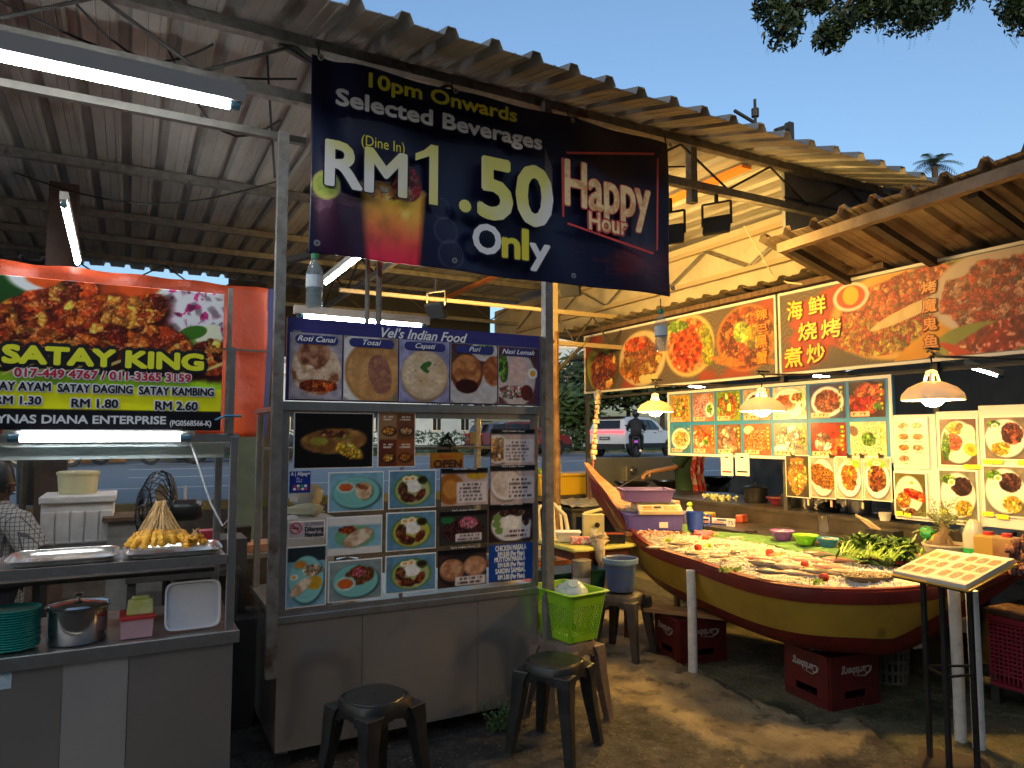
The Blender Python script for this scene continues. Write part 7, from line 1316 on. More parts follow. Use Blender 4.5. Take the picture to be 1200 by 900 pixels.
for (px, py, lb, m_, w_) in ((1087, 625, 'crumpled green bag on the counter left of the potted plant', mat('green_bag', (.03, .3, .08), .35), .05), (1098, 632, 'crumpled yellow bag on the counter behind the potted plant', mat('yellow_bag', (.6, .4, .03), .4), .045), (1136, 625, 'dark blue bundle right of the potted plant', mat('blue_bundle', (.03, .06, .15), .5), .05)): p = at(px, py, 'X', 4.95); tag(put('shopping_bag', MB().ball((p.x, p.y, p.z), (w_, w_, w_*.9), 14, 10, .5), m_, smooth=True), lb, 'bag')
for (px, m_, lb, w_) in ((1160, mat('amber_jug', (.30, .20, .05), .3), 'squarish amber plastic jug right of the potted plant', .075), (1182, mat('dark_sauce_jug', (.14, .06, .04), .3, col2=(.3, .2, .08), scale=3), 'squarish jug of dark sauce at the right edge', .08)):
    p = at(px, 662, 'X', 4.75); t = thing('sauce_jug', lb, 'jug', (4.75, p.y, .815)); put('body', MB().box((4.75, p.y, .90), (.12, w_*1.7, .17)), m_, t, bevel=.012); put('cap', MB().lathe((4.75, p.y, .985), [(.03, 0), (.03, .02), (.001, .021)], 14), mat('red_cap', (.35, .02, .02), .4), t)
p = at(1142, 648, 'X', 4.8); t = thing('cleaner_bottle', 'large bottle with green base right of the white pot', 'bottle', (4.8, p.y, .815)); put('body', MB().lathe((4.8, p.y, .815), [(.001, 0), (.06, 0), (.062, .06), (.062, .16), (.04, .22), (.018, .25), (.001, .25)], 20), mat('grey_clear', (.4, .4, .34), .25), t, smooth=True); put('green_band', MB().lathe((4.8, p.y, .815), [(.0635, .01), (.0635, .07)], 20), mat('green_band', (.02, .3, .08), .4), t)
p = at(1182, 610, 'X', 5.1); tag(put('cream_panel', MB().bb(5.2, 5.24, 1.6, 2.6, .9, 1.25), mat('cream_wall', (.42, .38, .3), .6)), 'pale panel behind the jugs under the end menu board', 'panel')
p = at(1026, 600, 'X', 4.95); t = thing('foam_cup', 'white foam cup under the dish card strip', 'cup', (4.95, p.y, .97)); put('cup', MB().lathe((5.06, p.y, .962), [(.001, 0), (.035, 0), (.045, .055), (.048, .06), (.042, .058)], 20), mat('foam_white', (.66, .6, .5), .5), t, smooth=True)
b = MB(); p = at(1040, 625, 'X', 4.9); t = thing('utensil_box', 'black box with wooden handled utensils behind the greens', 'box', (4.86, p.y, .82)); put('box', MB().box((4.86, p.y, .87), (.12, .22, .10)), black, t); 
for k in range(4): put('handle', MB().cyl((4.86, p.y+.02*k, .9), (4.84, p.y+.12+.03*k, .98+.01*k), .008, n=8), mat('pale_wood', (.45, .32, .18), .6), t)
# on the far left part of the counter: film box, condiments, woks
p = at(838, 610, 'Z', .86); t = thing('cling_film_box', 'long white and blue cling film box behind the blue mug', 'box', (p.x, p.y, .82), rz=-.95)
put('carton', MB().bb(-.17, .17, -.03, .03, .0, .06), mat('carton_white', (.6, .6, .6), .4), t, local=True); put('blue_band', MB().bb(-.165, .1, -.0322, -.0302, .004, .02).bb(-.165, -.05, -.0322, -.0302, .04, .057).bb(.02, .1, -.0322, -.0302, .045, .058), navy, t, local=True)
letters('lettering', '75', t, Vector((.115, -.034, .015)), UX, UZ, .045, .03, navy, lift=.001, local=True); letters('lettering', 'Cling Film', t, Vector((-.12, -.034, .024)), UX, UZ, .2, .014, redl, lift=.001, bold=.04, local=True)
for (px, py, r_, lb) in ((868, 600, .1, 'black shallow pan at the left end of the counter'), (900, 612, .12, 'black pan with leftovers on the counter')):
    p = at(px, py+6, 'Z', .97); tag(put('frying_pan', MB().lathe((5.25, p.y if p.y < 6.8 else 6.5, .962), [(.001, .004), (r_*.7, .004), (r_, .035), (r_*1.02, .035), (r_*.72, 0)], 24), black, smooth=True), lb, 'pan')
bowl(913, 583, .11, .07, mat('dark_red_plastic', (.2, .02, .05), .4), 'dark red bowl of leaves on the counter behind the menu board strip', mat('green_bits', (.3, .5, .03), .5), z=.962, name='leaf_bowl')
p = at(870, 598, 'Z', 1.0); b = MB(); rd = random.Random(1)
for k in range(60): o = Vector((5.2+rd.uniform(-.1, .1), 5.3+rd.uniform(-.15, .15), .97+rd.uniform(0, .04))); b.ball(o, .018, 6, 4, .5)
tag(put('cut_vegetables', b, mat('mixed_veg', (.35, .38, .12), .6, col2=(.5, .45, .3), scale=30, world=True)), 'pile of chopped pale vegetables left of the cling film box', 'vegetables')
# pots, canisters and crockery crowding the back counter
rd = random.Random(55)
for k, (px, r_, h_, nm, lb, m_) in enumerate(((886, .11, .14, 'cooking_pot', 'soot black pot on the back counter below the payment cards', black), (931, .12, .10, 'cooking_pot', 'low dark pot on the back counter under the tall noodle card', blackr), (948, .07, .16, 'canister', 'steel canister on the back counter under the second noodle card', chrome), (966, .13, .12, 'cooking_pot', 'wide steel pot on the back counter under the squid card', chrome), (990, .08, .17, 'canister', 'tall steel canister on the back counter under the clam card', chrome), (1008, .09, .11, 'cooking_pot', 'small dented steel pot left of the white foam cup', steel2), (1056, .07, .12, 'canister', 'short steel canister right of the white foam cup', steel2))):
    y = at(px, 600, 'X', 5.35).y; t = thing(nm, lb, 'pot' if 'pot' in nm else 'canister', (5.35, y, .962)); put('body', MB().lathe((5.35, y, .962), [(.001, 0), (r_*.94, 0), (r_, .01), (r_, h_), (r_*1.05, h_+.004), (r_*.96, h_+.004)], 24), m_, t, smooth=True); put('lid', MB().lathe((5.35, y, .962+h_), [(r_, .006), (r_*.6, .022), (.02, .03), (.018, .05), (.001, .052)], 24), m_, t, smooth=True)
for k in range(5): y = at(1000+8*k, 640, 'X', 4.7).y; tag(put('sauce_dish', MB().lathe((4.72+.03*(k % 2), y, .822), [(.001, 0), (.03, 0), (.042, .022), (.039, .022), (.028, .004)], 16), mat('chipped_bowl', (.55, .5, .42), .4), smooth=True), 'small cream sauce dish on the counter behind the leafy greens', 'dish', 'cream sauce dishes behind the greens')
# ================================================================== LEFT END OF THE BOAT: table, boxes, scale
tw = redw; tz = .74
def tabl(name, lb, x0, x1, y0, y1, z, top_m, leg_m, lw=.045, cat='table', shelf=None):
    t = thing(name, lb, cat, ((x0+x1)/2, (y0+y1)/2, 0)); put('top', MB().bb(x0, x1, y0, y1, z-.03, z), top_m, t, bevel=.003); put('apron', MB().bb(x0+.03, x1-.03, y0+.03, y1-.03, z-.09, z-.031), leg_m, t)
    for x in (x0+lw, x1-lw):
        for y in (y0+lw, y1-lw): put('leg', MB().bb(x-lw/2, x+lw/2, y-lw/2, y+lw/2, 0, z-.031), leg_m, t)
    if shelf: put('shelf', MB().bb(x0+.02, x1-.02, y0+.02, y1-.02, shelf-.02, shelf), leg_m, t)
    return t
T1 = tabl('side_table', 'small red brown wooden table under a yellow cloth at the left end of the boat', 2.98, 3.56, 4.55, 5.1, tz, tw, tw, shelf=.28)
b = MB(); b.sheet(lambda u, v: Vector((2.965+.60*u, 4.535+.58*v, tz+.006-(.0 if .03 < v < .97 and u > .03 else .02)+.003*noise.noise(Vector((u*8, v*8, 0))))), 30, 30); o = tag(put('table_cloth', b, mat('yellow_oilcloth', (.55, .48, .08), .5, col2=(.4, .42, .12), scale=7, world=True), smooth=True), 'yellow patterned oilcloth on the small wooden table', 'tablecloth'); md = o.modifiers.new('thickness', 'SOLIDIFY'); md.thickness = .004; md.offset = 1
zt2 = tz+.012
p = at(686, 618, 'Z', .78); t = thing('food_container', 'clear takeaway container with pink packet beside it on the yellow cloth', 'container', (p.x, p.y, zt2)); put('tub', MB().box((3.14, 4.88, zt2+.04), (.19, .13, .075), taper=.88, rz=-.5), mat('clear_white_tub', (.6, .58, .5), .3), t, bevel=.004); put('rim', MB().box((3.14, 4.88, zt2+.08), (.205, .145, .008), rz=-.5), whitepl, t)
t = thing('printed_packet', 'pink and white printed packet on the yellow cloth', 'packet', (3.14, 4.72, zt2)); put('packet', MB().box((3.16, 4.72, zt2+.03), (.17, .08, .055), rz=-.5), mat('pink_print', (.6, .12, .14), .4, col2=(.62, .55, .5), scale=30, contrast=(.48, .54)), t, bevel=.008)
t = thing('dish_cloth', 'crumpled cream cloth hanging over the table corner', 'cloth', (3.24, 4.62, zt2)); b = MB(); b.ball((3.26, 4.62, zt2+.035), (.07, .06, .045), 22, 14, .9); b.tube([(3.22, 4.56, zt2+.03), (3.20, 4.525, zt2-.02), (3.20, 4.52, zt2-.09), (3.21, 4.52, zt2-.15)], [.05, .04, .034, .015], 10); put('cloth', b, mat('cream_rag', (.5, .42, .28), .9, col2=(.38, .30, .2), scale=20, bump=.6), t, smooth=True)
t = thing('square_tin', 'square black tin of red sauce at the corner of the yellow cloth', 'tin', (3.46, 4.66, zt2)); put('tin', MB().box((3.44, 4.66, zt2+.035), (.16, .13, .07), rz=-.5, taper=.92), black, t); put('contents', MB().box((3.44, 4.66, zt2+.0715), (.13, .10, .002), rz=-.5), mat('red_sauce', (.45, .10, .03), .4, col2=(.3, .05, .02), scale=40, bump=.5), t)
t = thing('yellow_carton', 'pale yellow cardboard carton with black print beside the scale', 'carton', (3.42, 4.92, zt2)); put('carton', MB().box((3.42, 4.93, zt2+.10), (.17, .14, .20), rz=-.5), mat('yellow_cardboard', (.55, .47, .18), .7, col2=(.45, .4, .25), scale=8), t); put('flap', MB().box((3.47, 5.0, zt2+.215), (.15, .12, .012), rz=-.5, ry=-.25), mat('yellow_cardboard', (.5, .4, .2)), t); put('print_mark', MB().lathe((3.40, 4.84, zt2+.12), [(.001, .003), (.022, .002)], 12, ax=(-.48, -.88, 0)), blk, t)
for k, (x, y, h) in enumerate(((3.33, 4.79, .1), (3.36, 4.84, .08))): tag(put('glass_jar', MB().lathe((x, y, zt2), [(.001, 0), (.022, 0), (.024, h), (.02, h)], 14), mat('jar_glass', (.7, .7, .6), .1, alpha=.5), smooth=True), 'small clear jar before the yellow carton' if k else 'taller clear jar before the yellow carton', 'jar')
# purple tubs, scale, mug over the boat end
pur = mat('violet_blue_plastic', (.055, .045, .27), .4, col2=(.07, .06, .32), scale=5)
sc_ = at(774, 640, 'Z', .77); RZs = -.45; X1, Y1 = 3.86, 4.72
brd = tag(put('chopping_board', MB().box((X1, Y1+.02, .812), (.50, .46, .025), rz=RZs), mat('dark_board_wood', (.16, .07, .03), .6)), 'dark wooden board laid across the left end of the boat', 'board')
t = thing('lower_tub', 'large violet blue plastic tub under the weighing scale', 'tub', (X1, Y1, .826), rz=RZs)
put('tub', MB().box((0, 0, .065), (.47, .32, .13), taper=.94), pur, t, local=True, bevel=.01); put('rim', MB().box((0, 0, .133), (.485, .335, .012)), pur, t, local=True, bevel=.004); put('white_label', MB().bb(.03, .10, -.164, -.16, .03, .075), white, t, local=True)
t = thing('weighing_scale', 'orange and cream digital weighing scale between the violet tubs', 'scale', (X1+.03, Y1-.02, .968), rz=RZs)
put('body', MB().box((0, .0, .045), (.36, .27, .05)).box((0, -.155, .028), (.36, .07, .04), rx=.55), mat('cream_scale', (.66, .56, .38), .4), t, local=True, bevel=.006)
put('platform', MB().box((0, .03, .082), (.33, .22, .012)), steel2, t, local=True)
fx = lambda x0, x1, w0, w1: MB().add([Vector((x, -.155+.0-.035*math.cos(.55)*0+(w-.5)*.07*math.cos(.55)-.025*math.sin(-.55)*0-.0115, .028+.0+(w-.5)*.07*math.sin(.55)+.0205)) for x, w in ((x0, w0), (x1, w0), (x1, w1), (x0, w1))], [(0, 1, 2, 3)])
put('price_keys', fx(.03, .15, .12, .88), mat('orange_keypad', (.75, .25, .03), .4, col2=(.6, .5, .3), scale=70), t, local=True); put('display', fx(-.14, -.07, .45, .85), mat('lcd_orange', (.6, .22, .05), .3), t, local=True); put('display', fx(-.05, .01, .45, .85), mat('lcd_dark', (.05, .05, .04), .3), t, local=True); put('orange_stripe', fx(-.15, -.02, .1, .35), mat('orange_keypad', (.75, .25, .03)), t, local=True)
t = thing('upper_tub', 'shallow violet plastic tray on top of the weighing scale', 'tray', (X1-.03, Y1+.03, 1.06), rz=RZs)
b = MB(); rg = lambda hx, hy, z: [Vector((sx*hx, sy*hy, z)) for sx, sy in ((-1, -1), (1, -1), (1, 1), (-1, 1))]
b.loft([rg(.18, .13, 0), rg(.2, .15, .09), rg(.215, .165, .093), rg(.215, .165, .10), rg(.19, .14, .10), rg(.17, .12, .01)]); put('tray', b, mat('violet_tray', (.10, .06, .26), .4), t, local=True)
t = thing('blue_mug', 'large bright blue plastic mug right of the weighing scale', 'mug', (4.18, 4.50, .826)); put('cup', MB().lathe((4.16, 4.52, .822), [(.001, 0), (.062, 0), (.072, .15), (.068, .15), (.058, .01)], 28), mat('bright_blue_plastic', (.015, .06, .42), .35), t, smooth=True); put('handle', MB().tube([(4.21, 4.47, .95), (4.255, 4.435, .94), (4.255, 4.435, .87), (4.21, 4.47, .855)], .009, 8), mat('bright_blue_plastic', (.015, .06, .42)), t, smooth=True)
t = thing('glove_box', 'pinkish clear box stuffed with pink plastic gloves behind the scale', 'box', (4.2, 4.95, .83)); put('box', MB().box((4.22, 4.95, .93), (.2, .16, .2)), mat('pinkish_clear_box', (.5, .28, .22), .3), t, bevel=.01); b = MB(); rd = random.Random(5)
for k in range(22): o = Vector((4.1+rd.uniform(-.06, .08), 4.95+rd.uniform(-.06, .06), 1.03)); d_ = Vector((rd.uniform(-.04, .04), rd.uniform(-.04, .04), rd.uniform(.04, .1))); b.tube([o, o+d_*.6, o+d_], [.014, .012, .003], 5)
put('gloves', b, mat('pink_gloves', (.6, .2, .26), .4), t, smooth=True); put('side_tub', MB().box((4.34, 4.82, .88), (.2, .16, .11), taper=.94), mat('grey_blue_tub', (.12, .13, .3), .4), t)
t = thing('sauce_bottle', 'squeeze bottle with bright green cap behind the blue mug', 'bottle', (4.45, 4.9, .82)); put('body', MB().lathe((4.45, 4.9, .822), [(.001, 0), (.034, 0), (.036, .1), (.02, .14), (.001, .15)], 16), mat('cloudy_bottle', (.55, .5, .35), .3), t, smooth=True); put('cap', MB().ball((4.45, 4.9, .985), (.026, .026, .024), 12, 8), mat('lime_cap', (.45, .6, .03), .4), t, smooth=True)
for (x, y, z, c1, lb, w) in ((4.75, 5.0, .822, (.6, .42, .05), 'yellow and red packet among the sauces at the left end of the counter', .1), (4.9, 4.72, .822, (.3, .05, .04), 'red lidded box among the sauces on the counter', .07)): tag(put('sauce_packet', MB().box((x, y, z+.035), (w*1.6, w, .07), rz=.3), mat('pack_%d' % int(x*100), c1, .4, col2=(.5, .1, .03), scale=20, contrast=(.48, .54)), bevel=.01), lb, 'packet')
# shelf items under the table, buckets
cyl_ = lambda x, y, z, r1, r2, h, wall=.004: [(.001, .003), (r1, .003), (r2, h), (r2+.008, h), (r2+.008, h-.012), (r2, h-.014), (r1+.004, 0), (.001, 0)]
t = thing('blue_bucket', 'blue bucket lined with a plastic bag on the dark stool', 'bucket', (3.2, 4.3, .475)); put('bucket', MB().lathe((3.21, 4.28, .474), [(.001, .004), (.09, .004), (.118, .225), (.128, .23), (.128, .215), (.115, .212), (.095, 0), (.001, 0)], 30), mat('translucent_blue', (.03, .09, .25), .35, col2=(.10, .09, .14), scale=4, stretch=(.3, .3, 2.5)), t, smooth=True); put('liner', MB().lathe((3.21, 4.28, .474), [(.116, .19), (.125, .236), (.132, .232), (.131, .2)], 30), mat('bag_film', (.25, .4, .6), .2, alpha=.6), t, smooth=True)
t = thing('clear_tub', 'tall cloudy clear tub half full of white stuff beside the blue bucket', 'tub', (3.08, 4.62, .3)); put('tub', MB().lathe((3.03, 4.52, .46), [(.001, 0), (.06, 0), (.072, .21), (.076, .21), (.001, .211)], 24), mat('cloudy_plastic', (.35, .33, .27), .3, col2=(.16, .14, .10), scale=8), t, smooth=True); put('white_fill', MB().lathe((3.03, 4.52, .46), [(.0615, .002), (.067, .085)], 24), mat('rice_white', (.62, .58, .5), .5), t, smooth=True); put('stand', MB().box((3.03, 4.52, .23), (.16, .16, .455)), redw, t)
t = thing('green_crate', 'dark green plastic crate in the shade under the wooden table', 'crate', (3.2, 5.05, .28)); put('crate', MB().box((3.2, 4.93, .40), (.5, .28, .22), taper=.92), mat('dark_green_plastic', (.01, .07, .045), .4), t, bevel=.01); put('rim', MB().box((3.2, 4.93, .515), (.53, .31, .02)), mat('dark_green_plastic', (.01, .07, .045)), t)
for k in range(2): c = (3.06+.07*k, 4.60, .281); tag(put('steel_cup', MB().lathe(c, [(.001, 0), (.03, 0), (.033, .12+.02*k), (.028, .12+.02*k)], 16), chrome, smooth=True), 'steel cup under the yellow clothed table, %s of two' % ('taller right one' if k else 'shorter left one'), 'cup')
t = thing('wood_bench', 'low wooden bench with grey cushion behind the lime basket', 'bench', (3.1, 5.9, 0)); put('seat', MB().bb(2.9, 3.9, 5.6, 6.0, .42, .46), mat('orange_wood', (.34, .12, .04), .5), t); put('cushion', MB().bb(2.92, 3.5, 5.62, 5.98, .461, .52), mat('grey_cushion', (.3, .29, .28), .9), t, bevel=.02); 
for x in (2.95, 3.85):
    for y in (5.64, 5.96): put('leg', MB().bb(x-.025, x+.025, y-.025, y+.025, 0, .42), mat('orange_wood', (.34, .12, .04)), t)
t = thing('orange_stool', 'red orange plastic stool just behind the lime basket', 'stool', (3.02, 5.3, 0)); put('seat', MB().bb(2.78, 3.02, 5.12, 5.4, .36, .40), mat('red_orange_plastic', (.45, .07, .02), .4), t, bevel=.01)
for x in (2.8, 3.0):
    for y in (5.14, 5.38): put('leg', MB().bb(x-.018, x+.018, y-.018, y+.018, 0, .36), mat('red_orange_plastic', (.45, .07, .02)), t)
# white plastic chair
t = thing('plastic_chair', 'pale plastic chair with rounded back behind the rusty post', 'chair', (3.9, 6.9, 0)); pc_ = mat('pale_chair_plastic', (.55, .5, .38), .45); p0 = at(650, 640, 'Y', 6.2); X = p0.x-.0
b = MB(); b.tube([(X-.2, 6.2, .45), (X-.22, 6.25, .7), (X-.12, 6.3, .88), (X+.05, 6.3, .9), (X+.17, 6.27, .78), (X+.2, 6.2, .45)], .022, 8); 
for k in range(4): b.bar((X-.14+.09*k, 6.24, .46), (X-.13+.085*k, 6.3, .88), .03, .01, up=(0, 1, 0))
put('backrest', b, pc_, t, smooth=True); put('seat', MB().bb(X-.22, X+.22, 5.8, 6.24, .42, .45), pc_, t, bevel=.01)
for x in (X-.19, X+.19):
    for y in (5.83, 6.2): put('leg', MB().bb(x-.02, x+.02, y-.02, y+.02, 0, .42), pc_, t)
# display table behind with yellow crate and fish on ice
t = tabl('fish_table', 'dark table with ice and fish behind the rusty post', 4.3, 5.0, 6.6, 7.6, .80, dcs, darkmetal)
b = MB(); b.sheet(lambda u, v: Vector((4.32+.66*u, 6.62+.9*v, .815+.03*noise.noise(Vector((u*6, v*6, 3)))+.03*math.sin(3.14*v))), 30, 30); put('ice_heap', b, mat('grey_ice_fish', (.45, .42, .33), .4, col2=(.16, .17, .11), scale=12, world=True, bump=.8), kind='stuff', smooth=True)
c = at(672, 573, 'Y', 7.6); t = thing('yellow_crate', 'long yellow plastic crate on the back table', 'crate', (c.x, 7.7, .86)); ym = mat('crate_yellow', (.62, .38, .015), .45); put('crate', MB().box((c.x, 7.75, .99), (1.05, .4, .26), taper=.94), ym, t, bevel=.01); put('rim', MB().box((c.x, 7.75, 1.115), (1.1, .45, .03)), ym, t, bevel=.005)
t2 = thing('crate_table', 'table carrying the long yellow crate', 'table', (c.x, 7.75, 0)); put('top', MB().bb(c.x-.6, c.x+.6, 7.5, 8.0, .82, .857), darkmetal, t2); put('leg', MB().bb(c.x-.58, c.x-.54, 7.55, 7.6, 0, .82), darkmetal, t2); put('leg', MB().bb(c.x+.5, c.x+.54, 7.55, 7.6, 0, .82), darkmetal, t2)
b = MB(); rd = random.Random(77)
for k in range(30): b.ball((c.x-.4+rd.uniform(-.1, .18), 7.75+rd.uniform(-.12, .12), 1.14+rd.uniform(0, .04)), .025, 7, 5, .5)
tag(put('lime_heap', b, mat('lime_fruit', (.25, .42, .04), .4), smooth=True), 'heap of small limes at the left end of the yellow crate', 'fruit')
for k in range(2): x = c.x-.30+.11*k; t = thing('small_bottle', 'small clear bottle with green cap by the limes, %s one' % ('right' if k else 'left'), 'bottle', (x, 7.6, 1.13)); put('body', MB().lathe((x, 7.62, 1.132), [(.001, 0), (.03, 0), (.03, .1), (.012, .14), (.001, .14)], 12), pet, t, smooth=True); put('cap', MB().cyl((x, 7.62, 1.27), (x, 7.62, 1.3), .014), mat('green_cap', (.02, .22, .1)), t)
# string of charms hanging from the banner corner to the prow
a = at(700, 462, 'X', 4.9); b_ = Vector((3.95, 5.6, 1.1)); a = at(701, 462, 'Y', 6.2); e = at(690, 585, 'Y', 5.4); pts = [a.lerp(e, k/20)+Vector((.015*math.sin(k), .0, 0)) for k in range(21)]
t = thing('hanging_charms', 'string of wooden charms hanging from the banner corner down to the boat prow', 'charm', a); put('string', MB().tube(pts, .008, 6), mat('red_string', (.25, .04, .03), .7), t); rd = random.Random(31)
for k in range(13): p = pts[0].lerp(pts[-1], .03+.05*k+.01); put('charm', MB().box(p, (.05+.02*rd.random(), .03, .045), rz=rd.uniform(0, 2), rx=rd.uniform(-.3, .3)), mat('charm_wood', (.45, .28, .12), .6, col2=(.6, .55, .45), scale=20, world=True), t, bevel=.006)
put('tassel', MB().tube([pts[0]+Vector((0, 0, .05)), pts[0], pts[0]-Vector((.02, 0, .1))], [.02, .05, .02], 8), mat('silver_foil', (.5, .48, .45), .3, .8), t); put('top_tie', MB().cyl(pts[0]+Vector((0, 0, .05)), (pts[0].x+.1, pts[0].y, 2.2), .006, n=5), blackr, t)
# ================================================================== WOK STOVE and cook
WX, WY = at(690, 590, 'Y', 7.0).x, 7.0
a = at(690, 615, 'Y', 7.2); b_ = at(850, 540, 'Y', 7.2)
t = thing('wok_stove', 'stainless wok stove with tall steel splash back', 'stove', ((a.x+b_.x)/2, 7.0, 0))
put('splash_back', MB().bb(a.x, a.x+1.75, 7.2, 7.23, .8, at(700, 537, 'Y', 7.2).z), mat('splash_steel', (.33, .33, .3), .4, .7, col2=(.22, .22, .2), scale=2, world=True), t); put('top', MB().bb(a.x+.1, a.x+1.9, 6.5, 7.19, .84, .87), dcs, t); put('body', MB().bb(a.x+.12, a.x+1.88, 6.52, 7.18, .1, .839), dcs, t); put('flue', MB().bb(a.x+.55, a.x+.6, 7.15, 7.19, .98, 1.22), steel2, t)
c = at(742, 551, 'Y', 7.17); put('tap', MB().ball((c.x, 7.15, c.z), (.05, .03, .05), 10, 8, .6), chrome, t, smooth=True)
def wok(px, y, r_, lb, m, z=.92):
    x = at(px, 590, 'Y', y).x; t = thing('wok', lb, 'wok', (x, y, z)); put('bowl', MB().lathe((x, y, z), [(.001, 0), (r_*.5, .03), (r_*.85, .09), (r_, .13), (r_*1.02, .132), (r_*.83, .085), (r_*.5, .024)], 28), m, t, smooth=True)
    for s_ in (-1, 1): put('handle', MB().tube([(x+s_*r_, y-.05, z+.12), (x+s_*(r_+.05), y-.03, z+.15), (x+s_*(r_+.05), y+.03, z+.15), (x+s_*r_, y+.05, z+.12)], .009, 6), m, t)
    put('ring', MB().lathe((x, y, z-.05), [(.15, 0), (.15, .06), (.13, .06), (.13, 0)], 20), darkmetal, t); return t
wok(742, 6.8, .2, 'steaming wok nearest the hand of the cook, at the left of the stove', mat('seasoned_wok', (.05, .045, .04), .3, .8)); wok(785, 6.8, .2, 'second wok with rice, right of the first one', mat('seasoned_wok', (.05, .045, .04)))
wok(840, 6.75, .2, 'empty dark wok at the right end of the stove', mat('seasoned_wok', (.05, .045, .04)), .95)
x = at(788, 572, 'Y', 6.8).x; tag(put('fried_rice', MB().ball((x, 6.8, 1.0), (.13, .13, .03), 16, 8, .5), mat('fried_rice', (.5, .32, .1), .6, col2=(.35, .2, .05), scale=50), smooth=True), 'heap of fried rice in the second wok', 'food')
def cook():
    y = 6.55; h_ = at(757, 552, 'Y', y); o = Vector((at(806, 550, 'Y', y).x, y, 0)); t = thing('person', 'cook in a red patterned apron stirring a wok behind the menu board', 'person', o); q_ = lambda px, py, yy=0: at(px, py, 'Y', y+yy)-o
    zs = .55; hw = q_(762, 553); el = q_(786, 550); sh = Vector((.0, 0, 1.38)); sh.x = q_(800, 500).x
    P = [(0, 0, .9), (.0, 0, 1.1), (0, 0, 1.32), (0, 0, 1.42), (0, 0, 1.50), (-.13, -.06, 1.37), tuple(el+Vector((.08, 0, .02))), tuple(hw), (.15, .08, 1.35), (.18, .0, 1.12), tuple(q_(803, 572)+Vector((.0, -.12, 0))), (-.09, 0, .82), (-.1, 0, .45), (-.1, .0, .07), (-.14, -.1, .03), (.09, 0, .82), (.1, 0, .45), (.1, 0, .07), (.06, -.1, .03)]
    Rr = [.11, .10, .105, .055, .05, .045, .036, .025, .045, .036, .028, .08, .055, .04, .035, .08, .055, .04, .035]
    E_ = [(0, 1), (1, 2), (2, 3), (3, 4), (2, 5), (5, 6), (6, 7), (2, 8), (8, 9), (9, 10), (0, 11), (11, 12), (12, 13), (13, 14), (0, 15), (15, 16), (16, 17), (17, 18)]
    sk = mat('light_brown_skin', (.36, .18, .09), .5); skinmesh('body', P, Rr, E_, sk, t)
    torso('shirt', t, [((0, 0, .8), .165, .13), ((0, 0, 1.1), .165, .13), ((0, 0, 1.33), .19, .135), ((0, 0, 1.40), .15, .1), ((0, 0, 1.44), .07, .07)], [((0, 0, 1.36), (-.13, -.06, 1.36), tuple(Vector((-.13, -.06, 1.36)).lerp(el+Vector((.08, 0, .02)), .75))), ((.08, 0, 1.36), (.15, .05, 1.34), (.18, .02, 1.16))], mat('dark_green_shirt', (.02, .05, .02), .8), 0)
    b = MB(); b.sheet(lambda u, v: Vector((o.x-.10+.2*u+.02*math.sin(v*9), y-.185-.02*math.sin(u*3.14)+.01*math.sin(u*20), .86+.62*v)), 14, 20); ap = put('apron', b, mat('red_batik', (.40, .02, .02), .8, col2=(.5, .34, .22), scale=16, contrast=(.5, .56), world=True), t, smooth=True); md = ap.modifiers.new('thickness', 'SOLIDIFY'); md.thickness = .006
    put('trousers', MB().tube([o+Vector((-.09, 0, .85)), o+Vector((-.1, 0, .45)), o+Vector((-.1, 0, .09))], [.10, .075, .06], 12).tube([o+Vector((.09, 0, .85)), o+Vector((.1, 0, .45)), o+Vector((.1, 0, .09))], [.10, .075, .06], 12), mat('dark_trousers', (.02, .02, .03)), t, smooth=True)
    head(t, o+Vector((-.02, 0, 1.60)), (-.8, -.4, -.3), sk); hand(t, o+hw, (-.9, 0, -.25), (0, 0, 1), sk, 1., .7)
    sp = thing('ladle', 'steel ladle held by the cook over the wok', 'ladle', o+hw); g = o+hw+Vector((-.06, 0, -.02)); put('handle', MB().cyl(g+Vector((.06, 0, .04)), g+Vector((-.34, .05, -.14)), .007, n=8), steel2, sp); put('scoop', MB().ball(g+Vector((-.38, .05, -.16)), (.05, .05, .025), 12, 8), steel2, sp, smooth=True)
cook()
